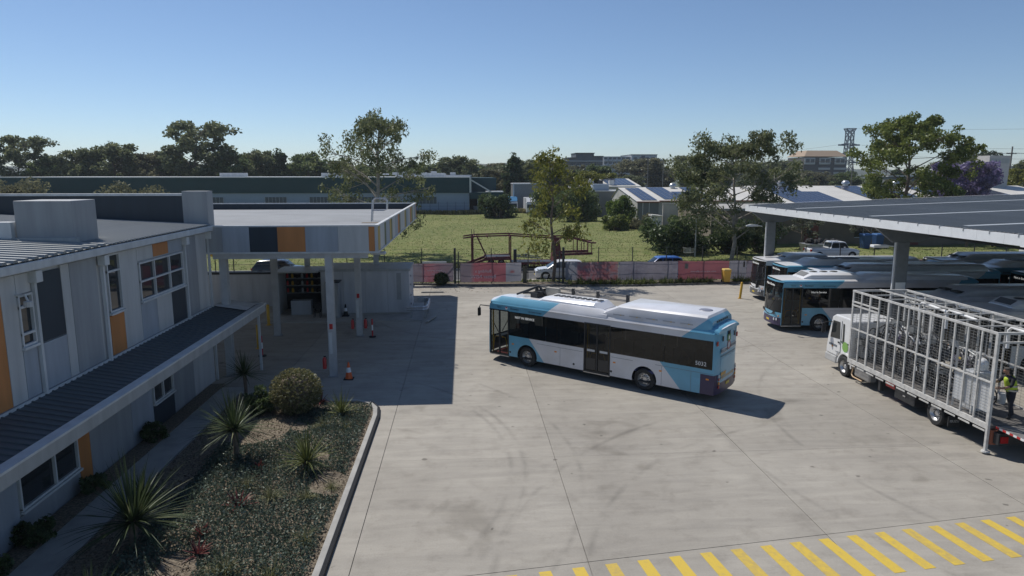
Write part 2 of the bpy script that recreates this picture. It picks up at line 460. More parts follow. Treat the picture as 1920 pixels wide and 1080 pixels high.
tufts(20000, (-35, 45), (67.4, 158), 0.07, 0.05, GRASSL, 'meadow_grass', hfield, 5, 3, 'rough green grass growing over the open field')
tufts(900, (-8, 32), (67.3, 70.5), 0.3, 0.05, DRYG, 'dry_grass', hfield, 6, 3, 'dry straw coloured grass at the near edge of the field')
tufts(2200, (-60, 22), (159.5, 163.0), 0.9, 0.2, DRYG, 'dry_weeds', hfield, 7, 3, 'tall brown weeds along the foot of the green warehouse')
tufts(1500, (-20, 50), (57.9, 59.05), 0.16, 0.05, GRASSL, 'verge_grass', lambda a, b: 0.06, 8, 3, 'short grass on the verge behind the wire fence')
tufts(2500, (26, 95), (70.0, 84), 0.08, 0.06, GRASSL, 'lawn_grass', hfield, 9, 3, 'mown lawn in front of the brown building')
# hills on the skyline
HILL = mat('wooded_hills', (0.045, 0.06, 0.035), 1.0, var=0.35, scale=0.02, bump=1, bscale=0.08, c2=(0.075, 0.09, 0.06))
def hill(u, v):
    t = v
    base = 30 + 8 * math.sin(u * 0.0031 + 1) + 6 * math.sin(u * 0.0083) + 2.5 * math.sin(u * 0.027 + 2) + 1.5 * math.sin(u * 0.07)
    return (u, 1500 + 500 * t, base * math.sin(min(1, t * 1.6) * math.pi / 2) - 1)
struct(MB().grid(hill, linspace(-1900, 1900, 190), linspace(0, 1, 9)).obj('hills', HILL, smooth=180))
# ------------------------------------------------------------------ trees and shrubs
LEAF = {
 'gum': leaf_mat('gum_leaves', (0.10, 0.118, 0.055), (0.205, 0.225, 0.11), (0.33, 0.33, 0.2)),
 'yellow': leaf_mat('yellow_green_leaves', (0.11, 0.125, 0.028), (0.24, 0.235, 0.05), (0.36, 0.33, 0.08), 0.4),
 'dark': leaf_mat('dark_green_leaves', (0.042, 0.066, 0.027), (0.10, 0.138, 0.055), (0.17, 0.21, 0.09)),
 'mid': leaf_mat('mid_green_leaves', (0.075, 0.108, 0.038), (0.165, 0.205, 0.078), (0.25, 0.29, 0.13)),
 'fresh': leaf_mat('fresh_green_leaves', (0.06, 0.10, 0.02), (0.14, 0.19, 0.04), (0.22, 0.27, 0.07), 0.4),
 'brown': leaf_mat('olive_brown_leaves', (0.105, 0.105, 0.06), (0.20, 0.195, 0.11), (0.28, 0.265, 0.16)),
 'silver': leaf_mat('silver_olive_leaves', (0.09, 0.105, 0.075), (0.19, 0.20, 0.15), (0.28, 0.29, 0.23)),
 'purple': leaf_mat('jacaranda_flowers', (0.13, 0.11, 0.19), (0.27, 0.22, 0.40), (0.36, 0.31, 0.5)),
 'lime': leaf_mat('lime_green_leaves', (0.09, 0.12, 0.025), (0.21, 0.24, 0.06), (0.32, 0.33, 0.11), 0.4),
}
def quads_mesh(name, P, size, m, rg, aspect=0.5, droop=0.0):
    n = len(P)
    a = rg.normal(size=(n, 3)); a[:, 2] -= droop; a /= np.linalg.norm(a, axis=1)[:, None] + 1e-9
    b = rg.normal(size=(n, 3)); b -= a * (a * b).sum(1)[:, None]; b /= np.linalg.norm(b, axis=1)[:, None] + 1e-9
    s = (size * rg.uniform(0.6, 1.35, n))[:, None]
    V = np.empty((n, 4, 3)); V[:, 0] = P - a * s; V[:, 1] = P + b * s * aspect; V[:, 2] = P + a * s; V[:, 3] = P - b * s * aspect
    me = bpy.data.meshes.new(name)
    me.vertices.add(n * 4); me.vertices.foreach_set('co', V.reshape(-1).astype(np.float32))
    me.loops.add(n * 4); me.loops.foreach_set('vertex_index', np.arange(n * 4, dtype=np.int32))
    me.polygons.add(n); me.polygons.foreach_set('loop_start', np.arange(0, n * 4, 4, dtype=np.int32))
    me.update(calc_edges=True); me.materials.append(m)
    return me

def tree_meshes(seed, H, W, bottom, leaf, nb=9, sub=4, per=90, size=0.2, spread=0.75, trunk=0.22, bark=None, droop=0.3, lean=0.0, shape='round', aspect=0.45, fork=None):
    """trunk with limbs (one mesh) and a crown of leaf clumps hung on the limb ends (one mesh)"""
    rg = np.random.default_rng(seed); rd = random.Random(seed)
    t = MB(); tips = []
    top = Vector((lean * H, 0.1 * lean * H, H * 0.86))
    steps = 6; pts = []
    for i in range(steps + 1):
        f = i / steps
        pts.append(Vector((top.x * f + rd.uniform(-1, 1) * 0.02 * H * (f > 0), top.y * f + rd.uniform(-1, 1) * 0.02 * H * (f > 0), top.z * f - (0.3 if i == 0 else 0))))
    t.tube(pts, [trunk * (1 - 0.82 * i / steps) for i in range(steps + 1)], 7)
    def at(f):
        k = min(steps - 1, int(f * steps)); r = f * steps - k
        return pts[k].lerp(pts[k + 1], r)
    hb = bottom / (H * 0.86)
    for b in range(nb):
        f = hb * 0.75 + (1 - hb * 0.75) * ((b + rd.random()) / nb) ** 0.9
        f = min(f, 0.97); p = at(f)
        az = b * 2.4 + rd.uniform(-0.6, 0.6)
        rel = (p.z - bottom * 0.7) / max(0.1, (H - bottom))
        prof = {'round': math.sin(max(0.15, min(1, rel * 0.85 + 0.2)) * math.pi) ** 0.6, 'cone': max(0.15, 1.05 - rel), 'vase': 0.45 + 0.6 * rel, 'flat': 0.5 + 0.6 * rel}[shape]
        ln = W * 0.5 * prof * rd.uniform(0.6, 1.0)
        up = {'round': rd.uniform(0.25, 0.8), 'cone': rd.uniform(-0.05, 0.25), 'vase': rd.uniform(0.6, 1.1), 'flat': rd.uniform(0.1, 0.4)}[shape]
        d = Vector((math.cos(az), math.sin(az), up))
        q = p + d * ln * 0.55 + Vector((0, 0, 0.05 * ln)); e = p + d * ln
        e.z = min(e.z, H * 0.97)
        r0 = trunk * 0.42 * (1 - 0.6 * f)
        t.tube([p, q, e], [r0, r0 * 0.6, r0 * 0.25], 5)
        tips.append((e, 1.0))
        for s_ in range(sub):
            o = p.lerp(e, rd.uniform(0.35, 0.95))
            dd = Vector((d.x, d.y, d.z * 0.5)) + Vector((rd.gauss(0, 0.8), rd.gauss(0, 0.8), rd.gauss(0.1, 0.5)))
            ee = o + dd.normalized() * ln * rd.uniform(0.25, 0.55)
            ee.z = max(min(ee.z, H * 0.98), bottom * 0.85)
            t.tube([o, ee], [r0 * 0.35, r0 * 0.12], 4, caps=False)
            tips.append((ee, rd.uniform(0.6, 1.0)))
    tips.append((top + Vector((0, 0, H * 0.07)), 0.9)); tips.append((top, 0.9))
    P = []
    for e, k in tips:
        n = int(per * k * rd.uniform(0.6, 1.3)); c = np.array(e)
        rr = spread * k
        q = rg.normal(size=(n, 3)); q /= np.linalg.norm(q, axis=1)[:, None] + 1e-9
        q *= (rg.uniform(0, 1, n) ** 0.45)[:, None] * rr
        q[:, 2] *= 0.72; q[:, 2] -= droop * rr * rg.uniform(0, 1, n)
        P.append(q + c)
    P = np.concatenate(P)
    return t.mesh('trunk', bark or BARK, 60), quads_mesh('crown', P, size, LEAF[leaf], rg, aspect, droop)

def plant_tree(name, label, meshes, loc, cat='tree', group=None, rz=0, s=1.0, sz=None):
    t = thing(name, label, cat, loc, rz, group)
    t.scale = (s, s, sz or s)
    share('trunk', meshes[0], t); share('crown', meshes[1], t)
    return t

# --- trees one can make out on their own
plant_tree('slender_tree', 'slender yellow-green tree with sparse crown standing at the wire fence', tree_meshes(11, 12.2, 6.2, 3.4, 'yellow', 13, 5, 42, 0.17, 0.72, 0.17, BARK, 1.0, -0.01, 'round', 0.42), (7.6, 58.3, 0.06))
def shoots(seed, n, c, leaf, name='low_shoots'):
    rg = np.random.default_rng(seed)
    P = rg.normal(size=(n, 3)) * np.array([0.75, 0.6, 0.7]) + np.array(c)
    return quads_mesh(name, P, 0.17, LEAF[leaf], rg, 0.45, 0.8)
o = share('crown', shoots(5, 330, (-1.2, 0, 3.1), 'yellow'), bpy.data.objects['slender_tree'])
plant_tree('gum_tree', 'tall open-crowned gum tree rising behind the petrol canopy roof', tree_meshes(26, 17.4, 12.5, 3.6, 'gum', 24, 8, 62, 0.19, 0.95, 0.34, BARKG, 0.9, 0.02, 'round', 0.42), (-9.9, 78, 0))
plant_tree('gum_tree', 'tall grey-green gum tree growing beside the big round bush', tree_meshes(23, 13.8, 12.6, 2.6, 'gum', 27, 8, 100, 0.18, 0.95, 0.24, BARKG, 0.7, 0.01, 'round', 0.45), (28.7, 71.6, 0))
plant_tree('gum_tree', 'large leafy yellow-green tree rising behind the grey carport roof', tree_meshes(61, 18.8, 14.5, 3.0, 'lime', 26, 8, 120, 0.22, 1.15, 0.36, BARK, 0.3, 0.0, 'round', 0.55), (64.2, 96, 0))
# --- bushes round the field edge
def bush(name, label, loc, H, W, leaf, seed, n=5200, size=0.2, cat='bush', group=None):
    rg = np.random.default_rng(seed); rd = random.Random(seed)
    t = thing(name, label, cat, loc, 0, group)
    P = []; st = MB()
    k = 26
    for i in range(k):
        a = rd.uniform(0, 6.28); r = W * 0.5 * math.sqrt(rd.random()) * 0.78; zz = H * rd.uniform(0.12, 0.80) * (1 - 0.35 * (r / (W * 0.5)) ** 2)
        c = np.array((math.cos(a) * r, math.sin(a) * r, zz)); rr = min(W, H) * rd.uniform(0.13, 0.26)
        q = rg.normal(size=(n // k, 3)); q /= np.linalg.norm(q, axis=1)[:, None]; q *= (rg.uniform(0, 1, n // k) ** 0.35)[:, None] * rr
        q = q + c; q = q[q[:, 2] > 0.02]; P.append(q)
        st.tube([(c[0] * 0.15, c[1] * 0.15, -0.1), (c[0] * 0.7, c[1] * 0.7, zz * 0.6), tuple(c)], [0.05 * H / 3, 0.035 * H / 3, 0.015], 4)
    share('foliage', quads_mesh('foliage', np.concatenate(P), size, LEAF[leaf], rg, 0.5, 0.1), t)
    st.obj('stems', BARK, t)
    return t
bush('round_bush', 'big dark rounded bush at the right end of the grass field', (25.2, 80, 0), 5.8, 9.4, 'dark', 41, 9500, 0.19)
bush('round_bush', 'second dark bush squeezed between the big round bush and the gum tree trunk', (31.2, 79, 0), 4.6, 6.0, 'dark', 42, 5000, 0.2)
bush('tall_shrub', 'broad dark green shrub behind the slender yellow tree, field edge', (22.6, 135, 0), 8.2, 8.8, 'mid', 43, 7000, 0.28)
bush('tall_shrub', 'bright green shrub leaning on the corner of the near solar shed', (27.3, 119, 0), 6.2, 6.2, 'fresh', 44, 5500, 0.24)
bush('tall_shrub', 'olive brown shrub at the foot of the bright green shrub', (30.0, 113, 0), 3.4, 5.2, 'brown', 45, 3500, 0.22)
bush('tall_shrub', 'low lime green shrub spilling on the grass before the near solar shed', (25.4, 114, 0), 3.2, 5.2, 'lime', 52, 3500, 0.22)
bush('tall_shrub', 'leafy bush hiding the base of the pale block wall', (33.6, 103, 0), 3.8, 6.4, 'mid', 46, 4500, 0.22)
bush('tall_shrub', 'blackish green bush beside the white parked truck at the warehouse', (7.5, 150, 0), 6.2, 9.0, 'dark', 47, 5000, 0.3)
bush('tall_shrub', 'mid green bush left of the broad shrub, deep in the field corner', (17.6, 146, 0), 7.2, 7.0, 'mid', 48, 5000, 0.3)
bush('tall_shrub', 'dusty green bush in front of the green warehouse at the far left', (-58.5, 128, 0), 8.8, 12.5, 'brown', 49, 6000, 0.32)
bush('tall_shrub', 'light olive tree-like bush at the left edge before the dark warehouse', (-92.5, 150, 0), 10.8, 12.0, 'brown', 50, 6000, 0.34)
bush('tall_shrub', 'dark bush in the shade left of the carport column', (35.6, 80.5, 0), 3.2, 4.4, 'dark', 51, 3000, 0.2)
for i, (x, y, H, W, lab) in enumerate([(42.0, 82.5, 5.2, 5.4, 'silvery olive tree seen left of the white ute under the carport'), (51.5, 83, 5.4, 7.0, 'wide silvery olive tree above the blue bins behind the white ute'), (64.5, 83.5, 5.4, 6.6, 'silvery tree with forked dark trunk on the lawn right of the carport column')]):
    plant_tree('olive_tree', lab, tree_meshes(70 + i, H, W, 1.6, 'silver', 11, 4, 75, 0.15, 0.62, 0.2, BARK, 0.3, 0, 'round'), (x, y, 0.1), group='olive trees on the lawn')

# --- belts of trees behind: a few crowns shared between many individuals
VAR = [tree_meshes(101, 10, 8.5, 1.2, 'gum', 22, 6, 75, 0.22, 0.95, 0.2, BARK, 0.3, 0, 'round', 0.6),
       tree_meshes(102, 10, 7.5, 1.0, 'mid', 22, 6, 75, 0.22, 0.95, 0.2, BARK, 0.2, 0, 'round', 0.6),
       tree_meshes(103, 10, 7.0, 0.8, 'dark', 24, 6, 75, 0.22, 0.85, 0.2, BARK, 0.2, 0, 'cone', 0.6),
       tree_meshes(104, 10, 9.0, 1.0, 'brown', 24, 6, 80, 0.22, 1.05, 0.2, BARK, 0.2, 0, 'round', 0.6),
       tree_meshes(105, 10, 8.5, 2.0, 'gum', 20, 6, 70, 0.2, 0.85, 0.2, BARK, 0.4, 0.02, 'vase', 0.6),
       tree_meshes(106, 10, 8.0, 1.0, 'yellow', 22, 6, 75, 0.22, 0.95, 0.2, BARK, 0.2, 0, 'round', 0.6)]
VN = ['grey-green gum', 'mid green tree', 'dark conical tree', 'olive brown tree', 'airy gum', 'yellowish tree']
belt = []
def bt(k, x, y, H, lab, W=1.0, rz=None): belt.append((k, x, y, H, lab, W, rz))
bt(4, -141, 230, 21, 'tall airy gum at the far left edge of the skyline', 1.2)
bt(1, -131, 232, 15.5, 'lower round tree right of the far left airy gum', 1.3)
bt(0, -121, 230, 18.5, 'grey-green gum, second peak from the left on the skyline')
bt(0, -112, 231, 20.5, 'gum with rounded top, third peak from the left on the skyline', 1.1)
bt(3, -103.5, 235, 17, 'olive brown tree right of the rounded third peak', 1.2)
bt(1, -95, 236, 16, 'mid green tree left of the biggest gum behind the warehouse', 1.2)
bt(4, -84.6, 225, 25, 'biggest gum of the row behind the warehouse, broad double crown', 1.25)
bt(1, -76, 230, 17.2, 'mid green tree touching the right side of the biggest gum', 1.3)
bt(0, -68.5, 235, 18.4, 'gum behind the warehouse, second right of the biggest gum', 1.0)
bt(2, -61.5, 235, 18.8, 'pointed dark tree behind the middle of the warehouse')
bt(1, -52, 235, 17.2, 'wide mid green tree behind the warehouse left of the canopy gum', 1.2)
bt(3, -44, 240, 14.5, 'low olive tree showing through the canopy gum', 1.2)
bt(1, -31, 250, 13.5, 'low tree just right of the canopy gum on the skyline', 1.2)
bt(2, -19.7, 260, 16.4, 'small dark pointed tree above the warehouse roof vents', 0.9)
bt(1, -11, 265, 13, 'short tree between the dark pointed tree and the bushy one', 1.4)
bt(0, -2.7, 240, 16.6, 'bushy gum above the right half of the warehouse roof', 1.1)
bt(1, 5, 262, 12.8, 'short round tree above the warehouse right end', 1.5)
bt(2, 14.6, 205, 16.6, 'tall dark tree beside the right end of the warehouse', 0.85)
bt(3, 9.6, 215, 11.5, 'dull brown tree directly behind the warehouse end bay', 1.2)
bt(0, 20.6, 215, 14.8, 'grey gum left behind the slender yellow tree', 1.1)
bt(3, 26.5, 225, 13.8, 'olive tree straight behind the slender yellow tree top', 1.2)
bt(5, 30, 175, 10.6, 'yellowish tree left of the dark apartment block', 1.3)
bt(5, 37.5, 185, 10.0, 'yellowish tree below the dark apartment block', 1.25)
bt(1, 46, 235, 13.2, 'round mid green tree below the gap between the apartment blocks', 1.35)
bt(1, 50.0, 300, 12.0, 'mid green tree in front of the left edge of the grey apartments', 1.2)
bt(3, 82, 315, 17.2, 'large brownish gum in front of the grey apartments', 1.75)
bt(0, 71, 290, 9.8, 'low gum at the foot of the grey apartments', 1.6)
bt(5, 93, 320, 14.6, 'yellow-topped tree right of the grey apartments', 0.9)
bt(4, 98, 298, 17.6, 'airy gum above the right solar roof, left of the tall gum', 1.1)
bt(0, 107, 305, 16, 'gum partly hidden behind the tall grey-green gum', 1.2)
bt(2, 119, 310, 13.5, 'dark conical tree right behind the tall grey-green gum')
bt(0, 133, 300, 15.8, 'bushy gum between the tall gum and the office block', 1.3)
bt(0, 147, 310, 16.8, 'wide gum in front of the low dark office wing', 1.5)
bt(3, 140, 270, 11, 'low olive tree in front of the wide gum', 1.6)
bt(1, 157, 275, 10.8, 'mid green tree below the tan roofed office block', 1.5)
bt(5, 150, 215, 8.0, 'lime coloured tree low under the tan roofed office block', 1.4)
bt(1, 166, 290, 11.2, 'mid green tree under the lattice pylon', 1.5)
bt(3, 132, 200, 8.2, 'low brown tree above the long solar roof', 1.6)
bt(2, 176, 270, 13, 'dark tree left behind the large yellow-green tree', 1.3)
bt(0, 192, 262, 16.5, 'gum right of the large yellow-green tree crown', 1.2)
bt(1, 181, 240, 12, 'mid green tree left of the jacaranda', 1.4)
bt(4, 200, 258, 15.8, 'airy gum behind the purple jacaranda', 1.1)
bt(2, 166, 205, 14.6, 'dark conical tree between palm and power pole', 1.2)
bt(0, 176, 200, 15.8, 'gum behind the power pole at the right edge', 1.3)
bt(5, 128, 150, 11.0, 'yellow-green tree at the right frame edge below the power pole', 1.0)
bt(1, 121, 160, 8.0, 'low green bush-like tree between jacaranda and the right edge', 1.3)
for i in range(26):   # the rest of the wooded slope reads as one row of roofs and crowns beyond
    rd = random.Random(900 + i)
    x = 40 + i * 9.5 + rd.uniform(-3, 3)
    belt.append((rd.choice([0, 1, 3, 0, 2]), x, 345 + rd.uniform(0, 40), rd.uniform(6.5, 9.5), None, rd.uniform(1.2, 1.7), None))
for i in range(30):
    rd = random.Random(700 + i)
    x = -150 + i * 6.6 + rd.uniform(-2.5, 2.5)
    belt.append((rd.choice([0, 1, 3, 1]), x, 252 + rd.uniform(0, 30), rd.uniform(12.0, 15.0), 0, rd.uniform(1.2, 1.6), None))
for i, (k, x, y, H, lab, W, rz) in enumerate(belt):
    rd = random.Random(i)
    grp = 'trees on the skyline'
    if lab is None: lab = 'far tree of the wooded slope below the office and apartments'; grp = 'trees of the far slope'
    elif lab == 0: lab = 'low tree filling the row behind the green warehouse'; grp = 'trees filling the row behind the warehouse'
    plant_tree('skyline_tree', lab, VAR[k], (x, y, -0.2), 'tree', grp, rd.uniform(0, 6.28), H / 10 * W, H / 10)
# jacaranda, palm, flat-topped tree
jm = tree_meshes(131, 11, 13.5, 3.0, 'purple', 24, 6, 150, 0.26, 1.3, 0.3, BARK, 0.1, 0, 'flat', 0.6)
plant_tree('jacaranda_tree', 'purple flowering jacaranda behind the right end of the carport roof', jm, (96.0, 126, 0), sz=1.02)
plant_tree('flat_topped_tree', 'flat layered tree left of the palm on the right skyline', tree_meshes(132, 17.6, 13, 11.5, 'gum', 12, 5, 60, 0.24, 0.9, 0.3, BARK, -0.1, 0, 'flat', 0.6), (150, 196, 0))
pt = thing('palm_tree', 'palm with shaggy head above the jacaranda', 'tree', (136.5, 172, 0))
MB().tube([(0, 0, -0.2), (0.1, 0, 6), (0, 0.1, 13.5)], [0.36, 0.28, 0.26], 8).obj('trunk', BARK, pt)
pm = leaf_mat('palm_fronds', (0.03, 0.045, 0.018), (0.075, 0.095, 0.035))
fr = MB(); rd = random.Random(5)
for i in range(34):
    a = rd.uniform(0, 6.28); el = rd.uniform(-0.9, 1.2); ln = rd.uniform(2.8, 3.8)
    d = Vector((math.cos(a) * math.cos(el), math.sin(a) * math.cos(el), math.sin(el)))
    base = Vector((0, 0, 13.6)); mid = base + d * ln * 0.6; end = base + d * ln + Vector((0, 0, -0.9))
    side = d.cross(Vector((0, 0, 1))).normalized()
    for j in range(7):
        w = side * (j - 3) * 0.26
        fr.add([mid - side * 0.05, mid + side * 0.05, end + w + Vector((0, 0, -0.25 * abs(j - 3))), end + w * 1.2 + Vector((0, 0, -0.35 * abs(j - 3) - 0.1))], [(0, 1, 2, 3)])
    fr.tube([base, mid], 0.05, 4)
fr.obj('fronds', pm, pt, fix=False)
sk_ = MB()
for i in range(60):
    a = rd.uniform(0, 6.28); sk_.bar((math.cos(a) * 0.25, math.sin(a) * 0.25, 13.6), (math.cos(a) * 1.0, math.sin(a) * 1.0, 11.2 + rd.uniform(-0.5, 0.8)), 0.16, 0.02)
sk_.obj('dead_skirt', mat('dead_fronds', (0.10, 0.075, 0.045), 1, var=0.3), pt)
# ------------------------------------------------------------------ left depot building
PANW = mat('pale_wall_panel', (0.50, 0.50, 0.49), 0.6, var=0.13, scale=1.0, detail=9, st=(2.2, 2.2, 0.25))
PANG = mat('grey_wall_panel', (0.30, 0.31, 0.32), 0.6, var=0.13, scale=1.0, detail=9, st=(2.2, 2.2, 0.25))
PANB = mat('bluegrey_wall_panel', (0.34, 0.37, 0.41), 0.6, var=0.13, scale=1.0, detail=9, st=(2.2, 2.2, 0.25))
PAND = mat('navy_wall_panel', (0.022, 0.034, 0.048), 0.55, var=0.13, scale=1.0, detail=9, st=(2.2, 2.2, 0.25))
PANO = mat('orange_wall_panel', (0.50, 0.20, 0.06), 0.6, var=0.13, scale=1.0, detail=9, st=(2.2, 2.2, 0.25))
PANY = mat('mustard_wall_panel', (0.46, 0.33, 0.10), 0.6, var=0.13, scale=1.0, detail=9, st=(2.2, 2.2, 0.25))
PANGR = mat('olive_wall_panel', (0.13, 0.14, 0.06), 0.6, var=0.13, scale=1.0, detail=9, st=(2.2, 2.2, 0.25))
TRIM = mat('grey_trim', (0.36, 0.37, 0.37), 0.5, var=0.14, scale=1.2, detail=9, st=(2, 2, 0.6))
TRIML = mat('pale_trim', (0.56, 0.57, 0.57), 0.5, var=0.14, scale=1.2, detail=9, st=(2, 2, 0.6))
ROOFG = mat('grey_roof_sheet', (0.26, 0.275, 0.275), 0.5, 0.2, var=0.08, scale=0.6)
ROOFD = mat('dark_roof_sheet', (0.085, 0.10, 0.108), 0.55, 0.1, var=0.12, scale=0.6)
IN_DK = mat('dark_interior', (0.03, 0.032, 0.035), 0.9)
BX = -11.35
dep = thing('depot_building', 'two-storey panelled office building with ribbed metal roof at the left edge', 'building', (BX, 20, 0))
def dp(x0, x1, y0, y1, z0, z1, name, m, parent=dep, bevel=0.0):
    return MB().box(x0 - BX, x1 - BX, y0 - 20, y1 - 20, z0, z1).obj(name, m, parent, bevel=bevel)
dp(-24, BX - 0.06, 6, 30.75, 0, 6.75, 'wall', PANW)
# upper storey: panels, proud of the wall behind
for y0, y1, z0, z1, m in [(6.0, 9.4, 3.45, 6.7, PANW), (9.42, 12.0, 3.45, 6.7, PANG), (12.02, 13.4, 3.45, 6.7, PAND), (13.42, 15.2, 3.45, 6.7, PANB), (15.22, 17.25, 3.45, 6.7, PANO),
        (17.27, 17.85, 3.45, 6.7, PANW), (17.87, 18.45, 3.45, 4.75, PANB), (17.87, 18.45, 6.2, 6.7, PANW), (18.62, 19.82, 4.75, 6.62, PAND), (18.62, 19.82, 3.45, 4.72, PANB), (19.84, 20.25, 3.45, 6.7, PANW), (20.27, 21.7, 3.45, 6.7, PANG),
        (22.25, 23.15, 3.45, 4.72, PANO), (23.17, 24.35, 3.45, 6.7, PANW), (24.37, 25.6, 3.45, 4.72, PANB), (25.62, 26.9, 3.45, 4.72, PANW), (26.92, 28.2, 3.45, 4.72, PAND), (24.37, 25.6, 6.25, 6.7, PANW), (25.62, 26.9, 6.25, 6.7, PANO), (26.92, 28.2, 6.25, 6.7, PANB),
        (28.42, 29.6, 3.45, 6.7, PANG), (29.62, 30.75, 3.45, 6.7, PANW)]:
    dp(BX - 0.06, BX, y0, y1, z0, z1, 'wall_panel', m)
# ground storey panels
for y0, y1, z0, z1, m in [(6.0, 12.9, 0, 3.3, PANW), (12.92, 17.0, 0, 3.3, PANB), (17.02, 19.75, 0, 0.6, PANG), (17.02, 19.75, 2.35, 3.3, PANG), (19.78, 20.4, 0, 3.3, PANO), (20.42, 23.0, 0, 3.3, PANG), (23.02, 24.6, 0, 3.3, PANB),
        (24.62, 26.4, 0, 0.9, PAND), (24.62, 26.4, 2.35, 3.3, PAND), (26.42, 28.4, 0, 3.3, PANG), (28.42, 30.75, 0, 3.3, PANW)]:
    dp(BX - 0.06, BX, y0, y1, z0, z1, 'wall_panel', m)
def window(y0, y1, z0, z1, bars_y=(), bars_z=(), blind=0):
    w = dp(BX - 0.08, BX - 0.045, y0, y1, z0, z1, 'window', GWIN)
    fb = MB(); t = 0.06
    for a in (y0, y1) + tuple(bars_y): fb.box(-0.05, 0.035, a - 20 - t / 2, a - 20 + t / 2, z0, z1)
    for a in (z0, z1) + tuple(bars_z): fb.box(-0.05, 0.032, y0 - 20 - t / 2, y1 - 20 + t / 2, a - t / 2, a + t / 2)
    fb.obj('frame', TRIML, w)
    MB().box(-0.02, 0.09, y0 - 20 - 0.06, y1 - 20 + 0.06, z0 - 0.1, z0 - 0.034).obj('sill', TRIML, w)
    if blind:
        MB().box(-0.12, -0.085, y0 - 20, y1 - 20, z1 - blind, z1).obj('blind', mat('pale_blind', (0.42, 0.42, 0.38), 0.8, var=0.2, scale=6), w)
    return w
window(17.89, 18.43, 4.85, 6.15, (), (5.15, 5.85), 0.4)
window(22.3, 23.1, 4.85, 6.68, (), (6.15,), 0.9)
window(24.45, 28.15, 4.85, 6.15, (25.6, 26.9), (5.5,), 0)
window(17.1, 19.7, 0.75, 2.25, (18.6,), (), 0)
window(24.7, 26.35, 1.0, 2.3, (25.5,), (), 0)
window(13.3, 15.0, 0.75, 2.25, (14.2,), (), 0)
for y in (18.53, 21.98, 28.32, 30.9):
    q = MB().box(0.0, 0.09, y - 20 - 0.05, y - 20 + 0.05, 3.3 if y < 30 else 0.0, 6.75).obj('downpipe', TRIML, dep)
    MB().box(-0.02, 0.22, y - 20 - 0.14, y - 20 + 0.14, 6.42, 6.74).obj('rainwater_head', TRIML, q, bevel=0.02)
dp(BX + 0.0, BX + 0.05, 6, 30.75, 3.32, 3.43, 'floor_band', TRIML)
# gutter, eaves and the ribbed roof sloping up to the left
dp(BX - 0.1, BX + 0.32, 6, 31.0, 6.78, 7.02, 'gutter', TRIML, bevel=0.03)
def rz_(x): return 7.06 + (BX + 0.3 - x) * 0.052
rf = MB()
rf.add([(BX + 0.3 - BX, 6 - 20, rz_(BX + 0.3)), (BX + 0.3 - BX, 30.95 - 20, rz_(BX + 0.3)), (-24 - BX, 30.95 - 20, rz_(-24)), (-24 - BX, 6 - 20, rz_(-24))], [(0, 1, 2, 3)])
roof = rf.obj('roof_sheet', ROOFG, dep)
rib_far = MB().prism([(-0.05, 0), (0.05, 0), (0.03, 0.035), (-0.03, 0.035)], 'x', 0, -12.9).mesh('roof_rib', ROOFG)
rib_near = MB().prism([(-0.1, 0), (0.1, 0), (0.07, 0.07), (-0.07, 0.07)], 'x', 0, -12.9).mesh('roof_rib', ROOFG)
sl = math.atan(0.052)
y = 12.0
while y < 30.8:
    near = y < 21.8
    share('roof_rib', rib_near if near else rib_far, roof, (0.33, y - 20, rz_(BX + 0.3)), (0, sl, 0))
    y += 0.42 if near else 0.25
MB().box(-12.6, -2.4, 21.75 - 20, 22.1 - 20, 7.10, 7.78).obj('roof_flashing', TRIML, dep)
bx = MB().box(-2.35, -0.65, 21.9 - 20, 23.3 - 20, 7.0, 8.42).obj('roof_plant_box', PANG, dep, bevel=0.02)
MB().box(-2.42, -0.5, 21.75 - 20, 21.9 - 20, 7.02, 7.3).obj('plinth', TRIM, bx)
pw = dp(-26, BX - 0.95, 31.0, 31.25, 0, 8.3, 'parapet_wall', PAND)
MB().box(-26 - BX, -0.95, 10.95, 11.3, 8.302, 8.40).obj('coping', TRIML, pw)
dp(BX - 0.95, BX + 0.1, 30.98, 31.7, 6.9, 8.5, 'parapet_pier', PANG)
# security camera bracket
MB().tube([(0.0, -2.2, 6.2), (0.25, -2.2, 6.2), (0.3, -2.2, 6.05)], 0.03, 6).lathe([(0.0, 0), (0.1, 0.0), (0.1, 0.14), (0, 0.16)], 10, c=(0.3, -2.2, 5.9)).obj('wall_lamp', TRIML, dep)

# covered walkway along the building
aw = thing('walkway_awning', 'long low awning with broad grey fascia running along the office building', 'awning', (BX, 20, 0))
AZ = 3.1
am = MB(); am.add([(0.02, -14, 3.36), (1.62, -14, 3.08), (1.62, 12.6, 3.08), (0.02, 12.6, 3.36)], [(0, 1, 2, 3)]).box(0.02, 1.6, -14, 12.6, 2.86, 2.9)
ar = am.obj('roof_sheet', ROOFD, aw)
rb = MB().prism([(-0.035, 0), (0.035, 0), (0.02, 0.03), (-0.02, 0.03)], 'x', 0.0, 1.58).mesh('roof_rib', ROOFD)
y = -9.0
while y < 12.5:
    share('roof_rib', rb, ar, (0.03, y, 3.362), (0, math.atan(0.28 / 1.6), 0)); y += 0.3
MB().box(1.6, 1.78, -14, 12.9, 2.76, 3.10).obj('fascia', TRIM, aw, bevel=0.015)
MB().box(1.5, 1.82, -14, 12.92, 3.102, 3.16).obj('fascia_capping', TRIML, aw)
MB().box(0.0, 1.6, 12.6, 12.88, 2.76, 3.22).obj('end_fascia', TRIM, aw)
MB().add([(0.1, 10.9, 3.42), (1.5, 10.9, 3.19), (1.5, 12.55, 3.19), (0.1, 12.55, 3.42)], [(0, 1, 2, 3)]).obj('pale_roof_sheet', TRIML, aw)
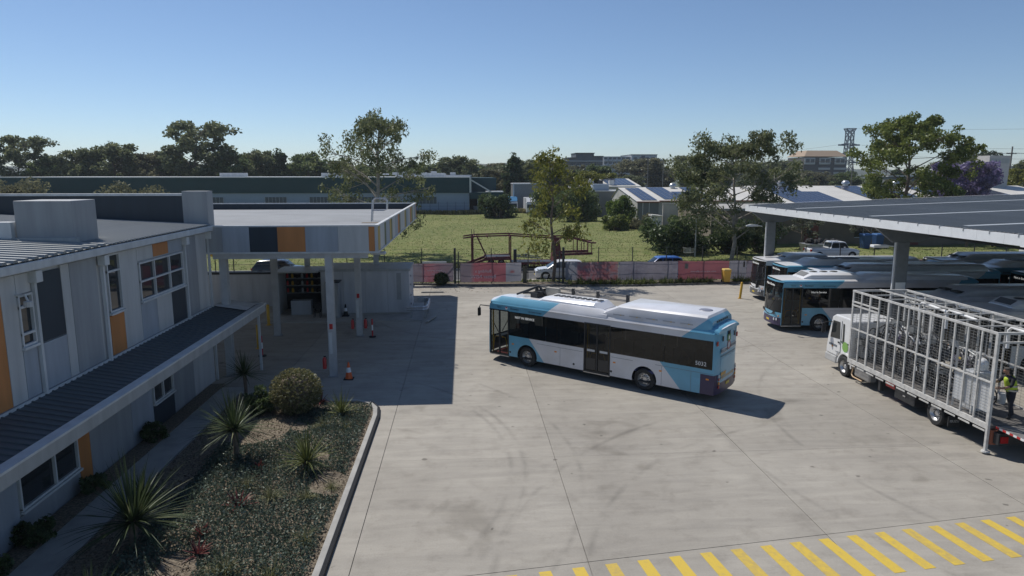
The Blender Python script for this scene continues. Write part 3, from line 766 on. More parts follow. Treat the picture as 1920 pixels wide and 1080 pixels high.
for y in (12.3,):
    MB().box(1.55, 1.65, y - 0.05, y + 0.05, 0.0, 2.76).obj('post', TRIML, aw)

# ------------------------------------------------------------------ refuelling canopy
cn = thing('refuelling_canopy', 'flat-roofed refuelling canopy with multicoloured fascia panels', 'canopy', (-3.88, 30.86, 0))
XF = -7.42
X0, X1, Y0, Y1, ZB, ZT = -17.5, 0.0, 0.0, 24.8, 5.80, 7.0     # local
MB().add([(X0, Y0 + .15, 6.72), (X1 - .15, Y0 + .15, 6.66), (X1 - .15, 11, 6.88), (X0, 11, 6.88), (X0, Y1 - .15, 6.5), (X1 - .15, Y1 - .15, 6.5)], [(0, 1, 2, 3), (3, 2, 5, 4)]).obj('roof_membrane', mat('roof_membrane', (0.25, 0.26, 0.27), 0.8, var=0.15, scale=0.3), cn)
MB().box(X0, X1 - .12, Y0 + .12, Y1 - .12, 5.84, 6.2).obj('soffit', PANW, cn)
px = XF; fr_cols = [(0.62, PANG), (1.16, PANB), (1.2, PAND), (1.2, PANO), (1.42, PANB), (1.34, PANW), (0.26, PANO), (0.14, PANW)]
tot = sum(w for w, _ in fr_cols); sc_ = (X1 - XF) / tot; MB().box(X0, XF - .004, Y0, Y0 + .1, ZB + .02, ZT - .07).obj('fascia_panel', PANG, cn)
for w, m in fr_cols:
    MB().box(px + .004, px + w * sc_ - .004, Y0, Y0 + .1, ZB + .02, ZT - .07).obj('fascia_panel', m, cn); px += w * sc_
py = Y0 + .105
seq = [PANY, PANW, PANGR, PANB, PANY, PANGR, PANW, PANB, PANO, PANGR, PANW, PANW, PANY, PANGR, PANB, PANW, PANO, PANY, PANGR, PANW, PANB, PANO]
wd = [0.8, 1.7, 0.7, 1.6, 0.8, 0.5, 1.5, 1.6, 0.9, 0.6, 1.6, 1.3, 0.8, 0.7, 1.5, 1.5, 0.9, 0.8, 0.7, 1.6, 1.5, 0.7]
sw = (Y1 - .105) / sum(wd)
for w, m in zip(wd, seq):
    MB().box(-.1, 0.0, py + .004, py + w * sw - .004, ZB + .02, ZT - .07).obj('fascia_panel', m, cn); py += w * sw
MB().box(X0, X1 - .1, Y1 - .1, Y1, ZB + .02, ZT - .07).obj('back_fascia', PAND, cn)  # navy colour paints in the shade on this fascia's inner face
MB().box(X0, X0 + .1, Y0 + .1, Y1 - .1, ZB + .02, ZT - .07).obj('side_fascia', PAND, cn)
cp = MB()
for a in ((X0 - .02, X1 + .03, Y0 - .03, Y0 + .14), (X0 - .02, X1 + .03, Y1 - .14, Y1 + .03), (X0 - .02, X0 + .14, Y0 + .14, Y1 - .14), (X1 - .14, X1 + .03, Y0 + .14, Y1 - .14)):
    MB().box(*a, ZT - .068, ZT).obj('capping', TRIML, cn)
    MB().box(*a, ZB - .06, ZB + .018).obj('bottom_trim', TRIML, cn)
COLM = mat('painted_column', (0.47, 0.47, 0.47), 0.5, var=0.12, scale=2)
for y, nm in ((31.1, 0), (39.15, 1), (47.4, 2)):
    for x in (-6.13, -10.9):
        b = MB(); lx = x + 3.88; ly = y - 30.86
        if x < -10: ly += 0.4
        b.box(lx - .16, lx + .16, ly - .16, ly - .12, 0.02, 5.78).box(lx - .16, lx + .16, ly + .12, ly + .16, 0.02, 5.78).box(lx - .02, lx + .02, ly - .12, ly + .12, 0.02, 5.78)
        c = b.obj('column', COLM, cn)
        MB().box(lx - .24, lx + .24, ly - .24, ly + .24, 0.004, 0.03).obj('base_plate', GREYM, c)
        MB().box(lx - .17, lx - .16, ly - .1, ly + .1, 1.5, 3.2).obj('conduit_tray', TRIML, c)
        if x > -10:
            MB().box(lx - .075, lx + .075, ly - .175, ly - .162, 2.25, 2.5).obj('notice', RED, c)
            MB().box(lx - .12, lx + .02, ly - .185, ly - .163, 1.1, 2.1).obj('scale_board', TRIML, c)
for y in (31.1, 39.15, 47.4): MB().box(-7.3, -.5, y - 30.86 - .1, y - 30.86 + .1, 5.5, 5.76).obj('beam', COLM, cn)
MB().tube([(-3.3, 0.5, 5.55), (-1.2, 0.45, 5.62), (-0.7, 0.45, 5.62), (-0.5, 0.45, 5.75)], 0.09, 8).obj('drain_pipe', TRIML, cn, smooth=40)
lf = MB().box(-0.55, 0.15, 1.35, 1.85, 5.50, 5.62).obj('flood_light', TRIML, cn, bevel=0.04)
hr = MB()
hx, hy = -1.0, 6.0
for s in (-.25, .25):
    hr.tube([(hx - .05, hy + s, 6.6), (hx + .05, hy + s, 7.85), (hx + .15, hy + s, 7.98), (hx + .65, hy + s, 7.98), (hx + .8, hy + s, 7.85), (hx + .78, hy + s, 7.42), (hx + .65, hy + s, 7.35), (hx + .02, hy + s, 7.35)], 0.03, 6)
hr.obj('ladder_handrail', STEEL, cn, smooth=40)
MB().box(hx - .4, hx + 1.0, hy - 1.2, hy - 1.0, 6.72, 6.78).obj('walk_board', mat('timber', (0.35, 0.26, 0.16), 0.8, var=0.2), cn)

# fuel kiosk and white tank enclosure under the canopy
kb = thing('tank_enclosure', 'long white tank enclosure standing under the back of the canopy', 'enclosure', (-9.5, 45.2, 0))
MB().box(0, 5.8, 0, 3.4, 0.12, 2.92).obj('body', mat('enclosure_white', (0.50, 0.51, 0.53), 0.5, var=0.12, scale=1, detail=9, st=(2, 2, .3)), kb, bevel=0.03)
MB().box(-.08, 5.86, -.06, 3.46, 2.925, 3.08).obj('roof_rim', TRIM, kb)
MB().box(-.02, 5.82, -.03, 3.43, 0.0, 0.116).obj('plinth', KERBC, kb)
for x in (1.45, 2.9, 4.35): MB().box(x - .012, x + .012, -.012, -.001, 0.2, 2.9).obj('panel_joint', TRIM, kb)
MB().box(4.95, 5.25, -.02, -.003, 1.0, 2.8).obj('hinge_post', GREYM, kb)
for z in (0.6, 1.2, 1.9, 2.5): MB().box(5.82, 5.9, .3, .36, z, z + .12).obj('latch', GREYM, kb)
cb = thing('equipment_cabinet', 'tall grey cabinet standing before the white tank enclosure', 'cabinet', (-8.9, 44.0, 0))
MB().box(0, 0.75, 0, 0.9, 0.05, 2.35).obj('body', PANG, cb, bevel=0.02)
MB().box(0.06, 0.69, -.02, -.002, 0.2, 2.2).obj('door', TRIM, cb)
MB().box(-.06, .81, -.06, .96, 2.352, 2.42).obj('top', DKM, cb)
yw = thing('yard_wall', 'pale wall with dark coping running left behind the fuel kiosk', 'wall', (-9.6, 48.75, 0))
for i in range(7): MB().box(-12.6 + i * 1.8 + .006, -10.8 + i * 1.8 - .006, 0, .15, 0, 2.3).obj('wall_panel', MAT['enclosure_white'], yw)
MB().box(-12.7, .1, -.06, .22, 2.302, 2.45).obj('coping', DKM, yw)
sg = thing('yellow_sign', 'small yellow sign on a thin post beyond the wall left under the canopy', 'sign', (-18.6, 52.0, 0))
MB().box(-.03, .03, -.03, .03, 0, 4.0).obj('post', DKM, sg); MB().box(-.35, .35, -.05, -.032, 3.2, 3.95).obj('plate', YEL, sg)
kk = thing('fuel_kiosk', 'open dark fuel kiosk with shelves and counter beneath the canopy', 'kiosk', (-12.4, 45.0, 0))
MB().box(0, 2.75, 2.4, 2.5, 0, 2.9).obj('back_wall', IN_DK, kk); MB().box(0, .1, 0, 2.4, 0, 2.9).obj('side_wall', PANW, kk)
MB().box(0.0, 2.8, -.2, 2.5, 2.902, 3.0).obj('roof', TRIM, kk); MB().box(.9, 2.2, .2, .8, 0, 1.0).obj('counter', PANB, kk, bevel=.01)
for z in (1.2, 1.7, 2.2):
    sh = MB().box(.15, 2.6, 2.05, 2.38, z, z + .04).obj('shelf', GREYM, kk)
    for j in range(7):
        rd = random.Random(z * 10 + j); x = .25 + j * .33
        MB().lathe([(0, 0), (.08, 0), (.08, .22), (.03, .3), (0, .3)], 8, c=(x, 2.2, z + .041)).obj('oil_bottle', [RED, YEL, BLACK, TRIML][j % 4], sh)
ch = thing('office_chair', 'black stool-like chair in front of the fuel kiosk', 'chair', (-9.6, 44.3, 0))
MB().box(-.22, .22, -.22, .22, .42, .5).obj('seat', BLACK, ch, bevel=.03); MB().box(-.22, .22, .18, .24, .5, .95).obj('backrest', BLACK, ch, bevel=.03)
for a in (-.2, .2):
    for b in (-.2, .2): MB().bar((a, b, 0), (a * .9, b * .9, .42), .03).obj('leg', DKM, ch)
pad = struct(MB().box(-13, -2.75, 42.9, 49.0, 0.0, 0.06).obj('fuel_island_slab', KERBC))
gr = thing('guard_rail', 'bent steel guard rail on short posts at the corner of the tank enclosure', 'guard rail', (-3.3, 44.2, 0.06))
path = [(-.5, -.6), (.55, -.6), (.8, -.35), (.85, 0.2), (.85, 2.3), (.6, 2.6), (0, 2.65)]
sec = [(-.05, -.15), (.0, -.15), (.05, -.08), (0, 0), (.05, .08), (.0, .15), (-.05, .15)]
rl = MB(); secs = []
for i, p in enumerate(path):
    a = Vector(path[max(0, i - 1)]); b = Vector(path[min(len(path) - 1, i + 1)]); d = (b - a).normalized(); nn = Vector((d.y, -d.x))
    secs.append([(p[0] + nn.x * s[0], p[1] + nn.y * s[0], .62 + s[1]) for s in sec])
rl.loft(secs).obj('rail', STEEL, gr)
for x, y in ((-.2, -.5), (.72, -.3), (.78, 1.2), (.5, 2.5)): MB().box(x - .06, x + .06, y - .06, y + .06, 0, .75).obj('post', GREYM, gr)
for i, (x, y) in enumerate(((-2.6, 53.6), (-2.2, 43.1))):
    w = MB().prism([(-.9, 0), (.9, 0), (.85, .1), (-.85, .1)], 'y', -.09, .09).obj('wheel_stop', KERBC, bevel=.01, loc=(x, y, 0.004 if i == 0 else .065))
    if i: w.rotation_euler = (0, 0, R(75))
    tag(w, ['pale concrete wheel stop in the sun near the street kerb', 'concrete wheel stop beside the bent guard rail'][i], 'wheel stop', 'wheel stops')

# ------------------------------------------------------------------ bus carport on the right
cpt = thing('bus_carport', 'wide grey metal carport roof with pale fascia over the parked buses', 'carport', (21.6, 51.3, 0))
FZ = 6.9
def cz(x): return FZ + 0.02 + x * 0.034          # roof rises to the right
CX, CYN = 44.0, -45.0
rs = MB(); rs.add([(0.05, 0, cz(0)), (0.05, CYN, cz(0)), (CX, CYN, cz(CX)), (CX, 0, cz(CX))], [(0, 1, 2, 3)])
rs.add([(0.05, 0, cz(0) - .05), (0.05, CYN, cz(0) - .05), (CX, CYN, cz(CX) - .05), (CX, 0, cz(CX) - .05)], [(3, 2, 1, 0)])
CR = mat('carport_roof_sheet', (0.225, 0.235, 0.235), 0.6, 0.1, var=0.16, scale=0.9, detail=9, st=(.25, 1.6, 1))
SKYL = mat('skylight_sheet', (0.42, 0.44, 0.44), 0.4, var=0.08, scale=0.6)
rsh = rs.obj('roof_sheet', CR, cpt, fix=False)
rib = MB().prism([(-0.03, 0), (0.03, 0), (0.018, 0.032), (-0.018, 0.032)], 'x', 0.05, CX).mesh('roof_rib', CR)
y = -0.1; k = 0
while y > CYN + .1:
    share('roof_rib', rib, rsh, (0, y, cz(0)), (0, -math.atan(0.034), 0)); y -= 0.225; k += 1
for y in (-6.6, -15.2, -22.4, -29.5, -37):
    MB().add([(0.6, y - .22, cz(.6) + .035), (0.6, y + .22, cz(.6) + .035), (CX, y + .22, cz(CX) + .035), (CX, y - .22, cz(CX) + .035)], [(0, 1, 2, 3)]).obj('skylight_strip', SKYL, cpt)
FASC = mat('carport_fascia', (0.78, 0.79, 0.79), 0.4, var=0.05)
y = 0.0; cl = MB().box(-.03, .14, -.025, .025, -.10, .05).mesh('gutter_bracket', GREYM)
i = 0
while y > CYN:
    MB().box(-.10, .04, y - 1.49, y, FZ - .42, FZ).obj('fascia_sheet', FASC, cpt)
    share('gutter_bracket', cl, cpt, (-.085, y - .7, FZ + .005)); y -= 1.5; i += 1
MB().box(.05, CX, 0.02, .14, cz(0) - .35, cz(0) - .06).obj('end_fascia', FASC, cpt)
MB().add([(0.0, .0, cz(0) + .06), (0.0, .16, cz(0) + .06), (CX, .16, cz(CX) + .06), (CX, 0, cz(CX) + .06)], [(0, 1, 2, 3)]).obj('end_capping', FASC, cpt)
CCOL = mat('carport_column_paint', (0.19, 0.205, 0.22), 0.5, 0.2, var=0.1)
for y in (-.55, -16.4, -32.4):
    for x in (1.75, 23.0, 41.5):
        c = MB().box(x - .33, x + .33, y - .16, y + .16, 0.01, 5.65).obj('column', CCOL, cpt)
        if x < 2: MB().box(x - .42, x - .335, y - .08, y - .01, 0.01, 6.3).obj('downpipe', FASC, c)
        MB().box(x - .28, x + .28, y - .19, y - .162, 2.72, 3.5).obj('meter_box', FASC, c, bevel=.01) if (y < -10 and x < 2) else None
    rfm = MB()
    rfm.prism([(0.15, 6.45), (1.2, 5.65), (2.6, 5.65), (4.6, 6.25), (20, 6.75), (22.4, 6.2), (23.6, 6.2), (25.8, 6.9), (CX, 7.6), (CX, 8.2), (0.15, 6.72)], 'y', y - .1, y + .1)
    rfm.obj('rafter', CCOL, cpt)
for x in (0.45, 5, 10, 15, 20, 25, 30, 35, 40): MB().box(x - .05, x + .05, CYN, -.05, cz(x) - .26, cz(x) - .07).obj('purlin', CCOL, cpt)
LT = mat('tube_light_cover', (0.7, 0.7, 0.68), 0.4)
for x, y in ((4.6, -9), (4.6, -14), (4.6, -20), (4.6, -25), (9, -9), (9, -20)):
    MB().box(x - .1, x + .1, y - .75, y + .75, cz(x) - .38, cz(x) - .275).obj('strip_light', LT, cpt, bevel=.02)
MB().tube([(3.0, -7.4, 6.75), (3.0, -7.4, 6.2), (3.2, -7.6, 6.1), (3.2, -30, 5.9)], .06, 8).obj('drain_pipe', DKM, cpt)
VB = mat('blue_vent_cap', (0.16, 0.19, 0.33), 0.5)
for x, y in ((22, -11.3), (17.5, -22.0), (31, -21)):
    MB().lathe([(0, 0), (.28, 0), (.28, .12), (.13, .16), (.13, .45), (.2, .47), (.2, .58), (0, .6)], 12, c=(x, y, cz(x))).obj('roof_vent', VB, cpt, smooth=40)
ls = thing('carport_lamp', 'white street-style lamp head on the far carport column', 'lamp', (22.6, 50.6, 5.35))
MB().bar((0, 0, 0), (-.4, 0, .05), .06).obj('arm', FASC, ls); MB().loft([[(-.35, -.1, .0), (-.35, .1, 0), (-.35, .08, .13), (-.35, -.08, .13)], [(-.9, -.16, -.02), (-.9, .16, -.02), (-.9, .1, .16), (-.9, -.1, .16)], [(-1.25, -.08, .0), (-1.25, .08, 0), (-1.25, .05, .07), (-1.25, -.05, .07)]]).obj('head', WHITE, ls, smooth=50)
ls = thing('carport_lamp', 'white lamp head on the carport column nearest the caged truck', 'lamp', (22.75, 34.7, 5.45))
MB().bar((0, 0, 0), (-.4, 0, .05), .06).obj('arm', FASC, ls); MB().box(-1.2, -.35, -.2, .2, -.05, .1).obj('head', WHITE, ls, bevel=.04)
ct = MB().box(-.35, .35, -.35, .35, 0, .55).box(-.45, .45, -.45, .45, .56, .75).obj('roof_cowl', SKYL, loc=(58.2, 44.5, 8.18), bevel=.03)
tag(ct, 'square metal ventilation cowl on top of the carport roof at right', 'vent cowl')
tw = thing('cooling_tower', 'pale square concrete tower rising behind the jacaranda', 'tower', (112.0, 140, 0))
MB().prism([(-2.0, 0), (2.0, 0), (2.3, 13.2), (-2.3, 13.2)], 'y', -2, 2).obj('shaft', mat('tower_concrete', (0.48, 0.46, 0.44), 0.8, var=0.1), tw); MB().box(-2.1, 2.1, -2.05, -2.02, 11.6, 12.6).obj('louvre', TRIM, tw)

# ------------------------------------------------------------------ background buildings
GREENW = mat('dark_green_cladding', (0.006, 0.042, 0.05), 0.55, var=0.1, scale=0.3)
PALEB = mat('pale_blue_wall', (0.30, 0.36, 0.43), 0.7, var=0.06, scale=0.3)
wh = thing('green_warehouse', 'long warehouse with dark green upper cladding and pale lower wall', 'warehouse', (0, 163.8, 0))
MB().box(-110, 1.2, 0, 40, -.2, 5.0).obj('lower_wall', PALEB, wh)
MB().box(-110, 1.3, -.25, 40, 5.0, 8.55).obj('upper_cladding', GREENW, wh)
MB().box(-110, 1.5, -.3, 40, 8.552, 8.75).obj('roof_edge', TRIML, wh)
MB().box(1.3, 7.9, 6, 40, 4.0, 8.5).obj('side_bay_wall', GREENW, wh)
MB().box(1.3, 9.2, -.6, 6, 3.6, 5.1).obj('bay_fascia', GREENW, wh); MB().box(1.25, 1.7, -.45, -.26, 5.0, 8.7).obj('corner_trim', TRIML, wh)
MB().bar((1.7, -.7, 8.0), (6.3, -.7, 5.3), .3, .3).obj('raking_brace', TRIML, wh); MB().box(5.2, 9.3, -.7, 6, 5.12, 5.35).obj('bay_capping', TRIML, wh)
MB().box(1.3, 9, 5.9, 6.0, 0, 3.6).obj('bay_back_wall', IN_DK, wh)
for x in (3.2, 5.6, 9.0): MB().box(x - .12, x + .12, -.5, -.3, 0, 3.6).obj('bay_post', GREYM, wh)
x = -6.5; j = 0
while x > -100:
    w = MB().box(x - 5.0, x, -.08, -.003, 2.5, 4.1).obj('window', mat('louvred_window', (0.10, 0.115, 0.12), 0.5, var=0.2, scale=3), wh)
    lb = MB()
    for q in range(7): lb.box(x - 5.0 + q * .82, x - 4.92 + q * .82, -.12, -.085, 2.5, 4.1)
    lb.obj('glazing_bars', TRIM, w)
    x -= 10.2 + (4.2 if j % 3 == 0 else 0); j += 1
for x in (-8, -33, -58): MB().box(x - 3, x + 3, 14, 17, 8.76, 9.7).obj('roof_vent_box', TRIML, wh)
MB().box(-18, 2, 20, 36, 8.76, 9.2).obj('roof_rise', TRIML, wh)
for i in range(8): MB().box(-22 + i * 2.6, -20.5 + i * 2.6, 26, 28, 9.2, 9.6 + (i % 3) * .3).obj('roof_unit', TRIML, wh)
for i in range(4):
    rd = random.Random(i); b = MB().box(2.2 + i * 1.5, 3.3 + i * 1.5, 2, 3.2, 0, .8 + rd.random() * 1.2).obj('stored_crate', [PANG, TRIM, PALEB, PANO][i], loc=(0, 163.8, 0))
    tag(b, ['grey crate leftmost in the open warehouse bay', 'second crate from the left in the warehouse bay', 'pale blue crate in the open warehouse bay', 'orange-brown crate rightmost in the warehouse bay'][i], 'crate', 'crates in the warehouse bay')
wf = thing('warehouse_fence', 'thin dark security fence in front of the green warehouse', 'fence', (0, 161.5, 0))
for i in range(34): MB().box(-62 + i * 2.0 - .03, -62 + i * 2 + .03, -.03, .03, 0, 3.0).obj('post', DKM, wf)
for z in (1.3, 2.0, 2.7): MB().bar((-62, 0, z), (4.2, 0, z), .03).obj('wire', DKM, wf)

SHW = mat('pale_shed_wall', (0.40, 0.39, 0.36), 0.8, var=0.12, scale=0.4, c2=(0.46, 0.45, 0.42))
SHG = mat('grey_shed_wall', (0.17, 0.18, 0.18), 0.7, var=0.1, scale=0.4)
SHR = mat('pale_roof', (0.60, 0.58, 0.53), 0.6, var=0.08, scale=0.3)
PV = mat('solar_cell', (0.035, 0.042, 0.075), 0.25, 0.2, var=0.1, scale=2)
PVF = mat('solar_frame', (0.42, 0.43, 0.46), 0.4, 0.6)
def solar_shed(name, label, x0, x1, yf, yb, ze, zr, panels, wallm, hood=True):
    t = thing(name, label, 'shed', (x0, yf, 0)); L = x1 - x0; Dp = yb - yf
    MB().prism([(0, -.2), (0, ze), (Dp, zr), (Dp + 6, ze), (Dp + 6, -.2)], 'x', 0, L).obj('wall', wallm, t)
    rp = MB().add([(-.2, -.25, ze + .02), (L + .2, -.25, ze + .02), (L + .2, Dp, zr + .06), (-.2, Dp, zr + .06)], [(0, 1, 2, 3)]).add([(-.2, Dp, zr + .06), (L + .2, Dp, zr + .06), (L + .2, Dp + 6.3, ze), (-.2, Dp + 6.3, ze)], [(0, 1, 2, 3)]).obj('roof', SHR, t)
    MB().box(-.2, L + .2, -.45, -.25, ze - .15, ze + .05).obj('gutter', mat('rust_red_gutter', (0.3, 0.09, 0.06), 0.6) if hood else TRIML, t)
    s = (zr - ze) / Dp
    for (a, b, c, d) in panels:   # x-range and share of slope
        nx = max(1, round((b - a) / 1.15)); ny = max(1, round((d - c) * Dp / 2.1))
        for i in range(nx):
            for j in range(ny):
                u0 = a + (b - a) * i / nx + .04; u1 = a + (b - a) * (i + 1) / nx - .04
                v0 = (c + (d - c) * j / ny) * Dp + .05; v1 = (c + (d - c) * (j + 1) / ny) * Dp - .05
                q = MB().add([(u0, v0, ze + s * v0 + .18), (u1, v0, ze + s * v0 + .18), (u1, v1, ze + s * v1 + .18), (u0, v1, ze + s * v1 + .18)], [(0, 1, 2, 3)]).add([(u0 - .035, v0 - .045, ze + s * v0 + .16), (u1 + .035, v0 - .045, ze + s * v0 + .16), (u1 + .035, v1 + .045, ze + s * v1 + .16), (u0 - .035, v1 + .045, ze + s * v1 + .16)], [(0, 1, 2, 3)], 1)
                q.obj('solar_panel', [PV, PVF], rp)
    return t
def roof_fan(t, x, y, z, r=.55):
    MB().lathe([(0, 0), (r * .7, 0), (r * .7, r * .5), (r, r * .55), (r, r * .9), (r * .6, r * 1.4), (0, r * 1.5)], 12, c=(x, y, z)).obj('roof_fan', STEEL, t, smooth=50)
s1 = solar_shed('solar_shed', 'near pale shed with six rows of solar panels on its roof', 31.9, 35.9, 125, 141, 4.35, 6.55, [(1.0, 3.9, .04, .93)], SHW)
MB().box(.02, 3.98, -.04, -.005, 0, 4.2).obj('front_cladding', SHG, s1)
for a in (1.0, 2.2): MB().box(a - .06, a + .06, -.12, -.045, 0, 4.2).obj('downpipe', TRIML, s1)
for a in (3.0, 8.0): MB().box(-.06, -.005, a, a + .9, 1.4, 3.8).obj('window', SHG, s1)
s2 = solar_shed('solar_shed', 'wide pale-roofed shed with solar panels, partly behind the tall gum', 36.0, 62, 126.5, 142, 4.45, 6.6, [(1.6, 5.2, .05, .95), (5.2, 8.6, .05, .6), (8.6, 11.5, .05, .95)], SHW)
roof_fan(s2, 7.2, 14.2, 6.5, .7)
bw = thing('block_wall', 'tall pale concrete block wall below the solar sheds', 'wall', (33.2, 113, 0))
wm = MB().box(0, 5.2, 0, .3, 0, 4.35).obj('wall', mat('block_wall_concrete', (0.42, 0.39, 0.34), 0.9, var=0.14, scale=0.7, bump=0.4, bscale=4), bw)
MB().box(-.1, 5.3, -.05, .35, 4.352, 4.45).obj('coping', KERBC, bw)
sh = thing('garden_shed', 'small white shed at the foot of the block wall', 'shed', (30.9, 111, 0))
MB().box(0, 1.6, 0, 2.6, 0, 2.5).obj('wall', TRIML, sh); MB().prism([(-.15, 2.5), (1.75, 2.5), (1.75, 2.56), (-.15, 2.75)], 'y', -.2, 2.8).obj('roof', SHR, sh)
s3 = solar_shed('solar_shed', 'long shed with white gaps between its solar panels behind the carport', 58.0, 118, 122, 140, 4.0, 6.9, [(2.5, 9.2, .0, .96), (9.2, 12.5, .0, .62), (19, 24, .0, .96), (24, 26.5, 0, .7), (26.5, 30, .0, .96), (33.5, 36.5, .2, .95), (36.5, 42, .2, .75), (45, 50, .4, .8)], SHW)
for a in (8.0, 22.0, 33.0): roof_fan(s3, a, 18.0, 6.9, .8)
s4 = solar_shed('solar_shed', 'low shed with solar panels behind the broad dark shrub', 28.5, 43.5, 168, 182, 6.4, 8.2, [(7.4, 14.2, .1, .95)], SHW, False)
for i, (x, y) in enumerate(((31, 170), (33.5, 171), (36, 169.5))):
    MB().box(x - 28.5, x - 27.3, y - 168, y - 166.8, 6.5, 7.9).obj('roof_unit', [TRIM, DKM, TRIML][i], s4)
wk = thing('workshop', 'small grey workshop with blue-grey roof unit behind the shrubs', 'workshop', (27.0, 150, 0))
MB().box(0, 8, 0, 8, 0, 5.6).obj('wall', SHG, wk); MB().box(-.3, 8.3, -.3, 8.3, 5.602, 5.8).obj('roof', TRIML, wk); MB().box(1.5, 5, 1, 4, 5.8, 7.2).obj('roof_unit', PALEB, wk, bevel=.1)
bb = thing('brown_workshop', 'long brown block building in shade behind the carport', 'building', (27, 87, 0))
BRB = mat('brown_block_wall', (0.20, 0.165, 0.125), 0.9, var=0.15, scale=0.5, bump=0.3, bscale=5)
MB().box(5, 75, 0, 14, -.1, 4.6).obj('wall', BRB, bb); MB().box(4.8, 75.2, -.2, 14.2, 4.602, 4.9).obj('parapet', KERBC, bb)
RDOOR = mat('brick_red_door', (0.19, 0.06, 0.045), 0.7, var=0.1)
for x in (17.6, 31.5, 44.0, 56): MB().box(x, x + 1.9, -.05, -.002, 0, 3.0).obj('door', RDOOR, bb)
for x in (11, 24.5, 38, 50, 62): 
    w = MB().box(x, x + 3.4, -.05, -.002, 1.1, 2.5).obj('window', GWIN, bb); MB().box(x - .06, x + 3.46, -.09, -.052, .98, 1.08).obj('sill', TRIML, w)
    for q in (1.1, 2.2): MB().box(x + q, x + q + .06, -.07, -.052, 1.1, 2.5).obj('frame', TRIM, w)
co = thing('rural_building', 'low white-roofed building beyond the carport left of the jacaranda', 'building', (150, 235, 0))
MB().box(0, 34, 0, 12, 0, 8.6).obj('wall', SHG, co); MB().box(-.5, 34.5, -.5, 12.5, 8.602, 9.0).obj('roof', TRIML, co)
# apartments
AD = mat('dark_apartment_wall', (0.085, 0.09, 0.10), 0.6, var=0.15, scale=0.2); AG = mat('grey_apartment_wall', (0.46, 0.475, 0.49), 0.6, var=0.08, scale=0.1); AWN = mat('apartment_glass', (0.045, 0.055, 0.07), 0.2)
ap = thing('apartment_block', 'dark stepped apartment block on the skyline right of the slender tree', 'apartments', (60, 450, 0))
for x0, x1, h in ((0, 8, 17.5), (8, 13, 20), (13, 25, 23), (25, 31, 21)): 
    MB().box(x0, x1, 0, 20, 0, h).obj('wing', AD, ap); MB().box(x0 - .4, x1 + .3, -.8, 20, h + .002, h + .5).obj('roof', DKM, ap)
for fl_ in range(5): MB().box(8.2, 30.8, -.9, -.02, 5.5 + fl_ * 3.1, 6.0 + fl_ * 3.1).obj('balcony', AG, ap)
for i in range(6): MB().box(9 + i * 3.6, 11.2 + i * 3.6, -.06, -.01, 15.6, 17.6).obj('window', AWN, ap)
ap2 = thing('apartment_block', 'long grey balconied apartment block right of the dark stepped one', 'apartments', (97, 478, 0))
MB().box(0, 19, 0, 30, 0, 21.5).obj('wing', AG, ap2); MB().box(19, 37, -3, 30, 0, 22.8).obj('wing', AG, ap2); MB().box(37.02, 44, 4, 30, 0, 20).obj('wing', PALEB, ap2)
MB().box(18.8, 37.3, -3.3, 30, 22.802, 23.3).obj('roof', DKM, ap2); MB().box(-.2, 18.78, -.3, 30, 21.502, 21.9).obj('roof', TRIML, ap2)
for fl_ in range(6):
    z = 3.2 + fl_ * 3.1
    for i in range(6):
        b = MB().box(.5 + i * 3.1, 2.9 + i * 3.1, -1.2, -.02, z, z + 1.1).obj('balcony', TRIML, ap2); MB().box(.6 + i * 3.1, 2.8 + i * 3.1, -.06, -.012, z + 1.15, z + 2.5).obj('window', AWN, b)
    for i in range(4): MB().box(20.5 + i * 4.2, 22.9 + i * 4.2, -3.08, -3.012, z + .3, z + 2.6).obj('window', AWN, ap2)
MB().box(26.0, 28.5, -3.2, -3.1, 2, 22.4).obj('dark_bay', AD, ap2)
of = thing('office_block', 'tan hip-roofed office block with white banded windows left of the pylon', 'office', (212, 420, 0))
MB().box(0, 27, 0, 22, 0, 20).obj('wall', mat('office_dark_wall', (0.10, 0.09, 0.085), 0.7), of)
OFW = mat('office_white_band', (0.50, 0.48, 0.45), 0.7)
MB().add([(-.5, -1, 20.6), (27.5, -1, 20.6), (27.5, 23, 20.6), (-.5, 23, 20.6), (4, 5, 24.4), (23.5, 5, 24.4), (23.5, 17, 24.4), (4, 17, 24.4)], [(0, 1, 5, 4), (1, 2, 6, 5), (2, 3, 7, 6), (3, 0, 4, 7), (4, 5, 6, 7)]).obj('roof', mat('tan_roof', (0.34, 0.25, 0.17), 0.8, var=0.1), of)
for x0, x1 in ((0, 7), (9.5, 17), (19.5, 26.5)):
    q = MB().box(x0, x1, -.8, -.02, 15.6, 19.8).obj('arched_band', OFW, of, bevel=.5)
    for s_ in (.12, .55): MB().box(x0 + (x1 - x0) * s_, x0 + (x1 - x0) * (s_ + .34), -.9, -.82, 16.8, 19.0).obj('window', AWN, q, bevel=.4)
for z in (4, 6.8, 9.6, 12.4): MB().box(9.5, 17, -.5, -.02, z, z + 1.3).obj('spandrel', OFW, of); MB().box(19.5, 26.8, -.5, -.02, z, z + 1.3).obj('spandrel', OFW, of)
ow = thing('office_wing', 'low dark office building left of the tan roofed block', 'office', (172, 425, 0))
MB().box(0, 26, 0, 20, 0, 16.5).obj('wall', AD, ow); MB().box(-.3, 26.3, -.4, 20, 16.502, 17).obj('roof', DKM, ow)
for z in (10, 13): MB().box(1, 25, -.4, -.02, z, z + 1).obj('spandrel', OFW, ow)

